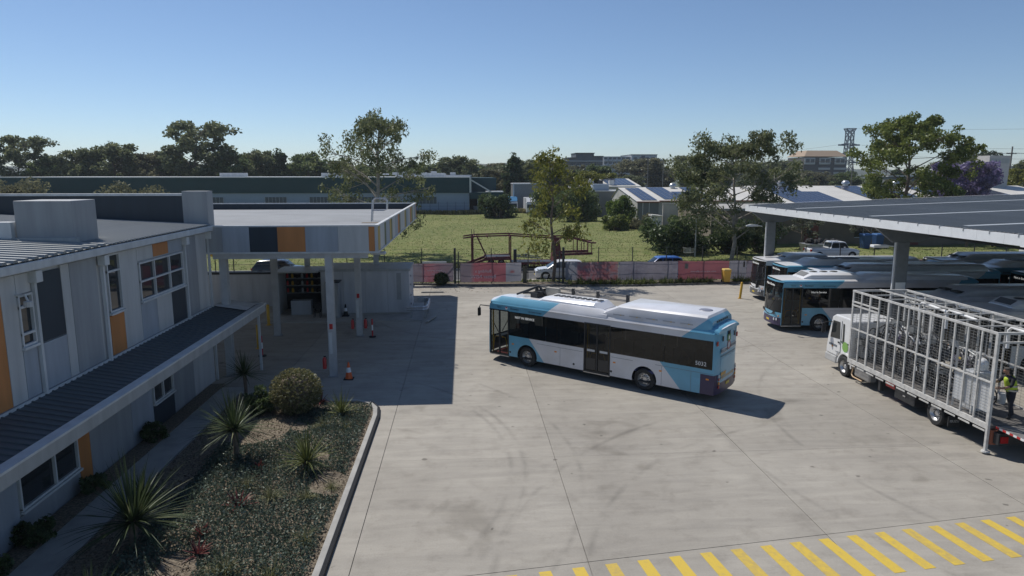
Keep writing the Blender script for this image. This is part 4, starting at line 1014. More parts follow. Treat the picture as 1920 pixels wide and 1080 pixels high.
# pylons, mast, power pole and lines
PYL = mat('galvanised_pylon', (0.10, 0.12, 0.15), 0.5, 0.4)
def pylon(label, loc, H, w, thick):
    t = thing('lattice_pylon', label, 'pylon', loc)
    lv = [(0, w), (H * .28, w * .62), (H * .42, w * .5), (H * .56, w * .46), (H * .7, w * .44), (H * .84, w * .42), (H * .95, w * .42), (H, w * .72)]
    b = MB()
    for (z0, a), (z1, c) in zip(lv, lv[1:]):
        P0 = [(sx * a / 2, sy * a / 2 if z1 < H else sy * a / 2, z0) for sx, sy in ((-1, -1), (1, -1), (1, 1), (-1, 1))]
        P1 = [(sx * c / 2, sy * (c if z1 < H else w * .42) / 2, z1) for sx, sy in ((-1, -1), (1, -1), (1, 1), (-1, 1))]
        for i in range(4):
            j = (i + 1) % 4
            b.bar(P0[i], P1[i], thick); b.bar(P0[i], P1[j], thick * .6); b.bar(P0[j], P1[i], thick * .6); b.bar(P1[i], P1[j], thick * .6)
    b.obj('lattice', PYL, t)
    for z in (H * .84 - H * .12, H * .56, H * .42):
        q = MB(); 
        for s in (-1, 1):
            q.bar((s * w * .8, 0, z), (s * w * .2, -w * .2, z), thick * 1.9); q.bar((s * w * .8, 0, z), (s * w * .2, w * .2, z), thick * 1.9); q.bar((s * w * .8, 0, z), (s * w * .2, 0, z + H * .03), thick * .8)
        q.obj('cross_arm', PYL, t)
    return t
pylon('dark lattice power pylon right of the tan roofed office block', (297.5, 520, 0), 44.5, 10.5, .55)
pylon('faint lattice pylon rising above the tall grey-green gum', (322, 900, 0), 58, 10.5, .42)
cm = thing('comms_mast', 'thin communications mast with square head right of the pylon', 'mast', (365, 600, 0))
MB().box(-.5, .5, -.5, .5, 0, 40).obj('shaft', PYL, cm); MB().box(-2.2, 2.2, -2.2, 2.2, 43.2, 43.8).box(-2.0, 2.0, -2, 2, 39.4, 39.8).obj('platform', PYL, cm)
for a in (-1.8, -.6, .6, 1.8): MB().box(a - .25, a + .25, -2.0, -1.7, 39.9, 43.1).obj('antenna', PALEB, cm)
MB().box(-.1, .1, -.1, .1, 43.9, 51.4).obj('spike', PYL, cm)
pp = thing('power_pole', 'grey timber power pole with crossarms at the right edge', 'pole', (132.6, 160, 0))
POLE = mat('weathered_timber', (0.22, 0.20, 0.18), 0.9, var=0.2)
MB().tube([(0, 0, 0), (.1, 0, 16)], [.24, .16], 8).obj('shaft', POLE, pp)
for z in (14.2, 11): MB().box(-1.3, 1.3, -.1, .1, z, z + .18).obj('crossarm', POLE, pp)
for a in (-1.1, -.4, .4, 1.1): MB().lathe([(0, 0), (.06, 0), (.08, .12), (0, .18)], 8, c=(a, 0, 14.38)).obj('insulator', DKM, pp)
WIRE = mat('power_cable', (0.05, 0.05, 0.055), 0.6)
def cable(p, q, sag, r, label):
    pts = []
    for i in range(17):
        f = i / 16; v = Vector(p).lerp(Vector(q), f); v.z -= sag * 4 * f * (1 - f); pts.append(v)
    tag(MB().tube(pts, r, 4).obj('power_line', WIRE), label, 'cable', 'overhead power lines')
for i, (z, lab) in enumerate(((32, 'top power line running left from the dark pylon'), (25, 'middle power line running left from the dark pylon'), (18.8, 'lowest power line running left from the dark pylon'))):
    cable((297.5 - 10, 520, z), (322 - 14, 900, z * 1.3), 5, .07, lab)
    cable((297.5 + 10, 520, z), (520, 330, z * .95), 5, .07, lab.replace('left', 'right'))
cable((297.5, 520, 44.4), (520, 330, 40), 3, .06, 'single line from the pylon top to the right edge')
for i, z in enumerate((14.4, 14.5, 11.2)): cable((132.6 - 1 + i, 160, z), (60, 205, z - 1), 1.2, .03, ['first thin wire running left from the power pole', 'second thin wire running left from the power pole', 'lowest thin wire running left from the power pole'][i])
for i, z in enumerate((14.4, 14.5, 11.2)): cable((132.6 - 1 + i, 160, z), (200, 120, z - .5), 1.0, .03, ['first thin wire running right from the power pole', 'second thin wire running right from the power pole', 'lowest thin wire running right from the power pole'][i])
for i, (x, y, h, lab) in enumerate(((70.5, 262, 15.5, 'thin dark pole before the grey apartments, left of two'), (76.5, 262, 14.8, 'thin dark pole before the grey apartments, right of two'), (152, 262, 14.0, 'thin pole under the office block, left one'), (166, 262, 13.6, 'thin pole under the pylon, right one'))):
    t = thing('utility_pole', lab, 'pole', (x, y, 0), 0, 'far utility poles'); MB().tube([(0, 0, 0), (0, 0, h)], [.2, .13], 6).obj('shaft', POLE, t); MB().box(-1, 1, -.07, .07, h - .8, h - .64).obj('crossarm', POLE, t)
lp = thing('street_lamp', 'slim bent street lamp in front of the big round bush', 'lamp', (25.9, 75.0, 0))
MB().tube([(0, 0, 0), (0, 0, 5.2), (.15, 0, 5.7), (.6, 0, 5.95)], [.09, .06, .05, .04], 8).obj('pole', GREYM, lp); MB().box(.5, 1.1, -.12, .12, 5.88, 6.0).obj('lamp_head', TRIML, lp, bevel=.03)
# ------------------------------------------------------------------ buses
def livery(name, base, accent, full=False):
    if name in MAT: return MAT[name]
    m, nt, b = _new(name); L = nt.links.new; MAT[name] = m
    tc = nt.nodes.new('ShaderNodeTexCoord'); sp = nt.nodes.new('ShaderNodeSeparateXYZ'); L(tc.outputs['Object'], sp.inputs[0])
    def M(op, a, c):
        n = nt.nodes.new('ShaderNodeMath'); n.operation = op
        for i, v in enumerate((a, c)):
            if isinstance(v, (int, float)): n.inputs[i].default_value = v
            else: L(v, n.inputs[i])
        return n.outputs[0]
    x, z = sp.outputs[0], sp.outputs[2]
    up = M('GREATER_THAN', z, 2.0); lo = M('SUBTRACT', 1.0, up)
    f_lo = M('GREATER_THAN', M('SUBTRACT', x, M('MULTIPLY', z, 0.85)), 2.09)
    r_lo = M('LESS_THAN', M('SUBTRACT', x, M('MULTIPLY', z, 0.91)), -4.79)
    f_up = M('GREATER_THAN', M('ADD', x, M('MULTIPLY', z, 1.17)), 5.57)
    r_up = M('LESS_THAN', M('ADD', x, M('MULTIPLY', z, 1.24)), -1.17)
    acc = M('ADD', M('MULTIPLY', lo, M('MAXIMUM', f_lo, r_lo)), M('MULTIPLY', up, M('MAXIMUM', f_up, r_up)))
    mx = nt.nodes.new('ShaderNodeMixRGB'); mx.inputs[1].default_value = (*base, 1); mx.inputs[2].default_value = (*accent, 1)
    L(acc, mx.inputs[0])
    n = nt.nodes.new('ShaderNodeTexNoise'); n.inputs['Scale'].default_value = 1.3; n.inputs['Detail'].default_value = 8; L(tc.outputs['Object'], n.inputs['Vector'])
    r = nt.nodes.new('ShaderNodeValToRGB'); r.color_ramp.elements[0].color = (0.88, 0.87, 0.85, 1); r.color_ramp.elements[0].position = .3; r.color_ramp.elements[1].position = .6
    L(n.outputs[0], r.inputs[0])
    mu = nt.nodes.new('ShaderNodeMixRGB'); mu.blend_type = 'MULTIPLY'; mu.inputs[0].default_value = 1; L(mx.outputs[0], mu.inputs[1]); L(r.outputs[0], mu.inputs[2])
    L(mu.outputs[0], b.inputs['Base Color']); b.inputs['Roughness'].default_value = 0.3; b.inputs['Coat Weight'].default_value = 0.25; b.inputs['Coat Roughness'].default_value = 0.1
    return m
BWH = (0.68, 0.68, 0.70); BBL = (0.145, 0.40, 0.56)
LIV = livery('bus_livery', BWH, BBL)
LIVW = livery('white_bus_livery', (0.74, 0.74, 0.74), (0.72, 0.72, 0.73))
BLUE = mat('bus_light_blue', BBL, 0.3, var=0.05, coat=.25)
BROOF = mat('bus_roof_white', (0.78, 0.78, 0.79), 0.3, var=0.05, scale=1, coat=.4)
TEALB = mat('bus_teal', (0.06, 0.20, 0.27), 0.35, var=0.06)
NAVY = mat('bus_navy_bumper', (0.045, 0.035, 0.085), 0.35, var=0.1)
SEATM = mat('bus_seat_fabric', (0.03, 0.04, 0.12), 0.9, var=0.2)
SIGNB = mat('sign_black', (0.008, 0.008, 0.009), 0.12)
LED = mat('sign_lettering', (0.85, 0.85, 0.82), 0.5, emit=0.35)
PLATE = mat('yellow_number_plate', (0.68, 0.5, 0.06), 0.5)
CHEV = mat('orange_reflective', (0.62, 0.36, 0.1), 0.5, var=0.15, scale=8)
WHEEL_T = MB().lathe([(.30, -.14), (.44, -.15), (.485, -.11), (.485, .11), (.44, .15), (.30, .14)], 28, axis='y').mesh('tyre', TYRE, 35)
_r = MB().lathe([(.0, .06), (.09, .065), (.11, .03), (.19, .02), (.22, .0), (.27, .05), (.30, .135), (.305, .12), (.29, .02), (.0, .0)], 28, axis='y')
WHEEL_R = _r.mesh('rim', STEEL, 35)
_b = MB()
for i in range(10):
    a = i * 2 * math.pi / 10; _b.lathe([(0, .055), (.02, .055), (.02, .025)], 6, c=(math.cos(a) * .15, 0, math.sin(a) * .15), axis='y')
    a += .314; _b.lathe([(0, .047), (.026, .047), (.026, .03)], 8, 1, c=(math.cos(a) * .235, -.02, math.sin(a) * .235), axis='y')
WHEEL_B = _b.mesh('wheel_nuts', [DKM, BLACK], None)
def wheel(parent, x, y, z=.485, side=1, s=1.0, steer=0):
    w = share('wheel', WHEEL_T, parent, (x, y, z), (0, 0, steer + (0 if side > 0 else math.pi)), (s, s, s))
    share('rim', WHEEL_R, w); share('wheel_nuts', WHEEL_B, w)
    return w

def skirt_poly(x0, x1, z0, z1, arches, r, cz):
    pts = [(x0, z1), (x0, z0)]
    for ax in sorted(arches):
        if not (x0 < ax < x1): continue
        h = math.sqrt(max(0, r * r - (cz - z0) ** 2)); a0 = math.atan2(z0 - cz, -h); a1 = math.atan2(z0 - cz, h)
        if a0 < 0: a0 += 2 * math.pi
        for i in range(15):
            t = a0 + (a1 - a0) * i / 14; pts.append((ax + r * math.cos(t), cz + r * math.sin(t)))
    pts += [(x1, z0), (x1, z1)]
    return pts

def front_x(y, z, x0=5.72, bulge=.28): return x0 + bulge * (1 - abs(y / 1.25) ** 3.2) - max(0, z - 1.1) * 0.045
def rear_x(y, z): return -5.85 - .13 * (1 - abs(y / 1.25) ** 4) + max(0, z - 2.2) * .05

def make_bus(name, label, loc, rz, liv=LIV, acc=BLUE, roof='pod', sign='Not in Service', number=None, full=False, steer=0.0, bump=NAVY, group='parked buses', lead=None):
    t = thing(name, label, 'bus', loc, rz, group)
    SK, WB, WT, HD = .37, 1.45, 2.58, 2.9
    # sides: skirt plates with wheel arches, header rail, window pillars
    body = MB()
    for s, segs in ((1, ((-5.85, -1.14), (.23, 4.49), (5.68, 5.73))), (-1, ((-5.85, 5.73),))):
        y = s * 1.25
        for a, b in segs:
            p = skirt_poly(a, b, SK, WB, (-2.8, 3.4), .58, .5)
            body.add([(q[0], y, q[1]) for q in p], [tuple(range(len(p)))])
        body.add([(-5.85, y, WT), (5.73, y, WT), (5.68, y, HD), (-5.85, y, HD)], [(0, 1, 2, 3)])
        for a, b in ((-5.85, -5.78), (5.62 if s < 0 else 5.68, 5.73)): body.add([(a, y, WB), (b, y, WB), (b - .03 * (b > 0), y, WT), (a, y, WT)], [(0, 1, 2, 3)])
    # roof skin
    prof = [(1.25, HD), (1.2, 3.0), (1.08, 3.06), (.7, 3.1), (0, 3.12), (-.7, 3.1), (-1.08, 3.06), (-1.2, 3.0), (-1.25, HD)]
    def rsec(x, k, dz=0): return [(x + (front_x(p[0], 3, 5.72) - 5.72 if x > 5.6 else (rear_x(p[0], 3) + 5.85 if x < -5.7 else 0)), p[0] * k, HD + (p[1] - HD) * (1 - dz)) for p in prof]
    secs = [rsec(-5.9, .98, .15), rsec(-5.6, 1), rsec(5.5, 1), rsec(5.72, .97, .1)]
    body.loft([q[:3] for q in secs], caps=False, ring=False); body.loft([q[6:] for q in secs], caps=False, ring=False)
    MB().loft([q[2:7] for q in secs], caps=False, ring=False).obj('roof', BROOF, t, smooth=35)
    for s in (-1, 1): body.box(-5.8, 5.55, s * 1.249, s * 1.272, 2.872, 2.898)
    bo = body.obj('body', liv, t, smooth=35)
    MB().loft([[(x, 1.2 * math.cos(a) ** .35 if a < 1.57 else -1.2 * abs(math.cos(a)) ** .35, 2.9 + h * math.sin(a) ** .6) for a in linspace(.001, 3.1405, 11)] for x, h in ((-5.97, .14), (-5.8, .27), (-5.62, .27), (-5.45, .17))], ring=False).obj('rear_cowl', acc, t, smooth=40)
    floor = MB().box(-5.7, 5.6, -1.22, 1.22, .36, .42).box(-4.6, 2.4, -1.2, -.6, .42, .8).obj('floor', IN_DK, t)
    MB().box(-5.75, -5.5, -1.2, 1.2, .42, 2.95).obj('engine_bulkhead', IN_DK, t)
    for ax in (-2.8, 3.4):
        for s in (1, -1):
            b = MB(); n = 12
            secs = []
            for i in range(n + 1):
                a = math.pi * i / n
                secs.append([(ax + .58 * math.cos(a), s * 1.245, .5 + .58 * math.sin(a)), (ax + .58 * math.cos(a), s * .7, .5 + .58 * math.sin(a))])
            b.loft(secs, caps=False, ring=False)
            b.obj('wheel_arch', BLACK, t, smooth=40)
            wheel(t, ax, s * 1.09, .485, s, 1, steer if ax > 0 else 0)
    # side glass: dark bands
    for s, segs in ((1, ((-5.78, -3.7), (-3.68, -1.14), (.23, 2.3), (2.32, 4.49))), (-1, ((-5.78, -3.2), (-3.18, -.6), (-.58, 2.0), (2.02, 4.2)))):
        for a, b in segs: MB().add([(a, s * 1.254, WB - .03), (b, s * 1.254, WB - .03), (b, s * 1.254, WT + .03), (a, s * 1.254, WT + .03)], [(0, 1, 2, 3)]).obj('side_window', GDARK, t)
    MB().add([(4.24, -1.254, WB), (5.62, -1.254, WB), (5.62, -1.254, WT + .03), (4.24, -1.254, WT + .03)], [(0, 1, 2, 3)]).obj('driver_window', GCLEAR, t)
    # doors
    def door(a, b, glassm, low):
        fr = MB(); y0, y1 = 1.19, 1.256
        for q in (a, (a + b) / 2 - .035, b - .06): fr.box(q, q + (.06 if q != (a + b) / 2 - .035 else .07), y0, y1, SK + .02, WT)
        fr.box(a, b, y0, y1, WT, WT + .06).box(a, b, y0, y1, SK - .02, SK + .06)
        d = fr.obj('door', DKM, t)
        for q0, q1 in ((a + .06, (a + b) / 2 - .035), ((a + b) / 2 + .035, b - .06)):
            MB().add([(q0, 1.225, SK + .06), (q1, 1.225, SK + .06), (q1, 1.225, WT), (q0, 1.225, WT)], [(0, 1, 2, 3)]).obj('door_glass', glassm, d)
            if low: 
                MB().box(q0 + .04, q1 - .04, 1.215, 1.23, SK + .1, 1.0).obj('kick_panel', mat('smoked_panel', (0.045, 0.045, 0.045), .4), d)
                MB().box(q0 + .08, q1 - .1, 1.228, 1.236, 1.32, 1.42).obj('sticker', TRIML, d)
        mid = (a + b) / 2
        for s, q in ((-1, a + .12), (1, b - .12)):
            MB().tube([(mid + s * .1, 1.17, 1.25), (mid + s * .3, 1.17, 1.24), (mid + s * .36, 1.17, 1.1), (mid + s * .42, 1.17, .72)], .022, 6).obj('grab_rail', YEL, d)
        for q in (a + .1, b - .14): MB().tube([(q, 1.16, SK + .08), (q, 1.16, WT)], .036, 6).obj('grab_pole', YEL, d)
        MB().box(a, b, 1.20, 1.262, SK - .06, SK - .022).obj('step_edge', STEEL, d)
    door(-1.13, .22, GDARK if not full else glass_mat('half_clear_glass', (0.015, 0.017, 0.017), .35), True)
    door(4.5, 5.68, GCLEAR if full else glass_mat('half_clear_glass', (0.015, 0.017, 0.017), .35), False)
    # front end
    ys = linspace(-1.25, 1.25, 15)
    def fgrid(z0, z1, n, m, nm, off=0, y0=-1.25, y1=1.25): return MB().grid(lambda u, v: (front_x(u, v) + off, u, v), linspace(y0, y1, 15), linspace(z0, z1, n)).obj(nm, m, t, smooth=40)
    fgrid(SK - .02, .80, 4, bump, 'front_bumper'); fgrid(.80, 1.12, 4, acc, 'front_panel'); fgrid(1.12, 2.46, 6, GCLEAR if full else GCAR, 'windscreen')
    hd = fgrid(2.46, 2.92, 4, SIGNB, 'destination_sign'); fgrid(2.92, 3.02, 2, acc, 'front_cap')
    me = text_mesh(sign, .2, LED); share('lettering', me, hd, (6.005 - 1.6 * .045, 0, 2.7), (R(90), 0, R(90)))
    ped = MB(); ped.add([(front_x(0, 1) - .02 , -.9, 1.0), (front_x(0, 1) + .012, 0, .84), (front_x(0, 1) - .02, .9, 1.0), (front_x(0, 1.12) - .03, .95, 1.14), (front_x(0, 1.12) - .03, -.95, 1.14)], [(0, 1, 2, 3, 4)]); ped.obj('wiper_panel', BLACK, t)
    for s in (-1, 1):
        for k in range(2): MB().lathe([(0, .03), (.075, .03), (.085, 0)], 12, axis='x', c=(front_x(.78 + .2 * k, .68) - .0, s * (.78 + .2 * k), .68 + .02 * k)).obj('headlamp', HEADL, t)
        MB().box(front_x(1.1, .9) - .05, front_x(1.1, .9) + .02, s * 1.02, s * 1.12, .86, .96).obj('indicator', AMBER, t)
        MB().tube([(front_x(1.15, 2.6), s * 1.15, 2.72), (front_x(1, 2.6) + .45, s * 1.32, 2.75), (front_x(1, 2.6) + .5, s * 1.36, 2.62)], .025, 6).obj('mirror_arm', DKM, t)
        MB().box(front_x(1, 2.6) + .44, front_x(1, 2.6) + .54, s * 1.27, s * 1.45, 2.2, 2.62).obj('mirror', BLACK, t, bevel=.03)
        MB().bar((front_x(.5, 1.2) + .02, s * .15, 1.16), (front_x(.8, 1.9) + .02, s * .75, 1.9), .03).obj('wiper', BLACK, t)
    MB().box(6.0, 6.012, -.19, .19, .5, .6).obj('number_plate', PLATE, t)
    # rear end
    def rgrid(z0, z1, n, m, nm, off=0, y0=-1.25, y1=1.25): return MB().grid(lambda u, v: (rear_x(u, v) - off, u, v), linspace(y0, y1, 15), linspace(z0, z1, n)).obj(nm, m, t, smooth=40)
    rgrid(SK, .82, 4, bump, 'rear_bumper'); rp = rgrid(.82, 2.97, 8, acc, 'rear_panel')
    rgrid(.98, 1.86, 3, mat('rear_hatch_paint', (0.17, 0.43, 0.58), .25), 'engine_hatch', .008, -.82, .82)
    rgrid(1.9, 1.97, 2, mat('rear_vent_dark', (0.05, 0.16, 0.24), .4), 'rear_vent', .006, -.85, .85)
    for s in (-1, 1):
        MB().box(-5.88, -5.3, s * 1.251, s * 1.257, SK, 1.2).obj('corner_cover', bump, t)
        rgrid(SK + .02, 1.2, 2, bump, 'corner_panel', .004, s * 1.0, s * 1.245)
        for z in (.62, .78, .94, 1.08): MB().box(-5.99, -5.955, s * .90, s * .99, z, z + .11).obj('tail_lamp', [REDL, AMBER, REDL, TRIML][int((z - .6) * 6.3) % 4], t)
        MB().box(-5.93, -5.90, s * 1.05, s * 1.2, 2.42, 2.6).obj('high_lamp', REDL, t)
        MB().box(-5.985, -5.965, s * .62, s * .72, 2.55, 2.75).obj('high_lamp', DKM, t)
    return t, bo, hd, rp

def ac_unit(t, x0, x1, z0, z1, w, m=BROOF, fans=3):
    b = MB()
    secs = [[(x, y * k, z) for y, z in ((-w, z0), (w, z0), (w * .93, z0 + (z1 - z0) * .7 * kk), (w * .75, z0 + (z1 - z0) * kk), (-w * .75, z0 + (z1 - z0) * kk), (-w * .93, z0 + (z1 - z0) * .7 * kk))] for x, k, kk in ((x1, .92, .25), (x1 - .45, 1, 1), (x0 + .35, 1, 1), (x0, .94, .2))]
    o = b.loft(secs).obj('roof_unit', m, t, smooth=30)
    for i in range(fans):
        x = x1 - .9 - i * .62
        if x > x0 + .3: MB().lathe([(0, .03), (.2, .03), (.24, 0)], 14, c=(x, 0, z1)).obj('fan_grille', DKM, o)
    MB().add([(x1 - .08, -w * .6, z0 + (z1 - z0) * .42), (x1 - .08, w * .6, z0 + (z1 - z0) * .42), (x1 - .40, w * .6, z1 + .002), (x1 - .40, -w * .6, z1 + .002)], [(0, 1, 2, 3)]).obj('intake_grille', mat('grille_grey', (0.13, 0.135, 0.14), .6), o)
    return o
def pod(t, x0, x1, z0, z1, w, m, taper=1.1):
    secs = []
    for x, kk, k in ((x1, .08, .98), (x1 - taper, 1, 1), (x0 + .22, 1, 1), (x0, .65, .96)):
        zt = z0 + (z1 - z0) * kk
        secs.append([(x, -w * k, z0), (x, w * k, z0), (x, w * k * .985, z0 + (zt - z0) * .55), (x, w * k * .94, z0 + (zt - z0) * .85), (x, w * k * .84, zt), (x, -w * k * .84, zt), (x, -w * k * .94, z0 + (zt - z0) * .85), (x, -w * k * .985, z0 + (zt - z0) * .55)])
    return MB().loft(secs).obj('roof_pod', m, t, smooth=32)
def side_text(t, body, size, x, z, m, s=1, align='CENTER', y=1.259, flip=False):
    me = text_mesh(body, size, m, .002, align)
    return share('lettering', me, t, (x, s * y, z), (R(90), 0, R(180) if s > 0 else 0))
INK = mat('dark_lettering', (0.03, 0.04, 0.06), .5); WINK = mat('white_lettering', (0.8, 0.8, 0.8), .5)
LOGO = mat('logo_red', (0.5, 0.03, 0.08), .5)
def side_marks(t, not_text, num=None):
    side_text(t, 'Busways', .15, 4.15, 2.755, INK)
    MB().lathe([(0, .004), (.075, .004), (.075, 0)], 16, axis='y', c=(4.65, 1.252, 2.755)).obj('logo', WINK, t); MB().box(4.60, 4.70, 1.2575, 1.26, 2.755, 2.815).obj('logo_mark', LOGO, t)
    side_text(t, 'T612', .13, 5.1, 2.755, INK)
    side_text(t, not_text, .155, 3.55, 2.36, LED)
    side_text(t, 'AIR CONDITIONED', .09, 2.95, 2.72, INK)
    if num: side_text(t, num, .24, -5.3, 1.62, WINK)
    for x in (1.75, -1.35, -3.55, -5.6, 4.25): MB().box(x - .06, x + .06, 1.251, 1.265, .98, 1.04).obj('side_marker', AMBER, t)
    for x in (-1.2, 4.42, .75): MB().lathe([(0, .012), (.05, .012), (.055, 0)], 10, axis='y', c=(x, 1.251, .58)).obj('jack_point', DKM, t)
    for a, b in ((-5.85, -3.3), (-2.25, -1.2), (.28, 2.82)): MB().box(a, b, 1.2505, 1.2535, 1.235, 1.25).obj('panel_seam', mat('seam_grey', (0.16, 0.18, 0.2), .6), t)
    for x in (1.5, -3.6, -4.9): MB().box(x - .006, x + .006, 1.2505, 1.2535, .39, 1.23).obj('panel_seam', MAT['seam_grey'], t)
    MB().box(-5.45, -4.98, 1.2505, 1.2555, .72, 1.0).obj('access_flap', BLUE, t)

# the moving bus in the middle of the yard
bus, bo, hd, rp = make_bus('city_bus', 'blue and white single-deck bus turning alone in the middle of the yard', (6.337, 30.72, 0), R(139.16), full=True, steer=R(-6), sign='NOT IN SERVICE', group='city buses')
side_marks(bus, 'NOT IN SERVICE', '5032')
# roof gear of this bus
cw = MB().loft([[(x, 1.235, HDz), (x, 1.20, HDz + .12), (x, 1.02, tp), (x, .90, tp), (x, .90, HDz + .1)] for x, HDz, tp in ((5.62, 2.88, 2.98), (5.15, 2.92, 3.27), (1.2, 2.92, 3.27), (-.4, 2.95, 3.27), (-.9, 2.96, 3.2))]).obj('roof_cowl', LIV, bus, smooth=30)
ac_unit(bus, -.3, 3.3, 3.08, 3.42, .82, fans=0)
for i in range(9): MB().box(2.45 - i * .3, 2.62 - i * .3, -.22, .12, 3.424, 3.45).obj('vent_slot', DKM, bus)
rpod = pod(bus, -5.65, -.45, 3.0, 3.58, 1.19, LIV, 1.0)
for i in range(5):
    q = MB().box(-1.75 - i * .78, -1.2 - i * .78, 1.172, 1.186, 3.14, 3.19).obj('latch_slot', mat('slot_grey', (0.42, 0.43, 0.45), .5), rpod); MB().box(-1.6 - i * .78, -1.55 - i * .78, 1.186, 1.195, 3.15, 3.18).obj('latch', YEL, q)
MB().lathe([(0, .03), (.26, .03), (.3, 0)], 18, c=(-4.9, -.1, 3.58)).obj('roof_hatch', mat('hatch_grey', (0.2, 0.21, 0.26), .5), bus)
for i in range(6): MB().box(-5.66, -5.635, -.62 + i * .22, -.47 + i * .22, 3.25, 3.33).obj('pod_vent', DKM, bus)
RAIL = mat('roof_rail', (0.34, 0.31, 0.27), .6, .3, var=.2)
for z in (3.3, 3.52): MB().box(-.8, 4.6, -1.18, -1.12, z, z + .09).obj('roof_rail', RAIL, bus)
for x in (-.7, .9, 2.3, 3.6, 4.5): MB().box(x - .07, x + .07, -1.2, -1.1, 3.0, 3.64).obj('rail_post', DKM, bus)
gear = MB()
for a, b in (((5.1, -.9, 3.2), (4.2, -.9, 3.62)), ((4.2, -.9, 3.62), (3.7, -.8, 3.2)), ((5.1, -.2, 3.2), (4.2, -.9, 3.62)), ((4.9, -.5, 3.25), (3.7, -.5, 3.4)), ((4.9, -1.1, 3.15), (3.6, -1.1, 3.55))): gear.bar(a, b, .09)
gear.box(3.9, 4.3, -1.1, -.3, 3.05, 3.35).obj('charging_gear', DKM, bus)
MB().box(3.0, 3.75, -1.08, -.85, 3.1, 3.6).obj('junction_box', mat('beige_box', (0.42, 0.39, 0.33), .6, var=.1), bus)
# interior seen through the front door
st = MB().tube([(5.2 + .05 * math.cos(a), -.62 + .25 * math.cos(a), 1.42 + .25 * math.sin(a) * .5) for a in linspace(0, 6.0, 14)], .02, 6, closed=True).obj('steering_wheel', BLACK, bus)
ds = MB().box(4.5, 4.95, -.9, -.4, .9, 1.05).box(4.42, 4.55, -.9, -.4, 1.05, 1.75).obj('driver_seat', SEATM, bus, bevel=.05)
MB().box(5.25, 5.65, -1.1, .9, .8, 1.2).obj('dashboard', DKM, bus, bevel=.05); MB().box(4.62, 4.82, -.15, .05, .42, 1.45).obj('ticket_reader', DKM, bus, bevel=.02)
MB().box(4.5, 5.6, .1, 1.15, .421, .44).obj('entry_mat', mat('red_mat', (0.3, 0.05, 0.05), .9), bus)
for i in range(8):
    for y in (-.85, .85):
        if y > 0 and -.2 < 2.9 - i * .95 + .5 < 1.2 and False: continue
        x = 2.7 - i * .98
        if y > 0 and -1.4 < x < .5: continue
        MB().box(x - .2, x + .22, y - .38, y + .38, .8, .92).box(x - .26, x - .16, y - .38, y + .38, .92, 1.6).obj('passenger_seat', SEATM, bus)
for x in (-3.2, -1.3, .4, 2.2): MB().tube([(x, .45, .42), (x, .45, 3.0)], .02, 6).obj('stanchion', YEL, bus)
# rear graphics
share('lettering', text_mesh('WELCOME', .17, INK), rp, (-5.985, .52, 2.14), (R(90), 0, R(-90))); share('lettering', text_mesh('ABOARD', .17, INK), rp, (-5.985, -.52, 2.2), (R(90), 0, R(-90)))
MB().box(-5.984, -5.981, .22, .85, 2.04, 2.25).obj('banner_plate', mat('pale_banner', (0.5, 0.55, 0.58), .5), rp); MB().box(-5.984, -5.981, -.85, -.22, 2.09, 2.30).obj('banner_plate', MAT['pale_banner'], rp)
MB().lathe([(.13, 0), (.13, -.006), (.19, -.006), (.19, 0)], 22, axis='x', c=(-5.982, 0, 2.28)).obj('round_emblem', mat('emblem_red', (.38, .12, .12), .5), rp); MB().lathe([(0, -.003), (.13, -.003)], 18, axis='x', c=(-5.982, 0, 2.28)).obj('emblem_disc', MAT['pale_banner'], rp)
q = MB().box(-5.985, -5.975, -.18, .2, 2.46, 2.72).obj('electric_decal', mat('green_decal', (.12, .25, .08), .5), rp); MB().box(-5.99, -5.986, -.05, .08, 2.52, 2.66).obj('decal_mark', WINK, q); MB().box(-5.985, -5.975, -.12, .14, 2.73, 2.86).obj('rear_camera', BLACK, rp)
for i in range(9): MB().add([(-5.991, .8 - i * .165, .96), (-5.991, .71 - i * .165, .96), (-5.991, .64 - i * .165, 1.08), (-5.991, .73 - i * .165, 1.08)], [(0, 1, 2, 3)]).obj('reflective_chevron', CHEV, rp)
MB().box(-5.992, -5.985, .25, .8, 1.1, 1.25).obj('notice_plate', CHEV, rp); MB().box(-6.0, -5.985, -.2, .18, .62, .74).obj('number_plate', PLATE, rp)

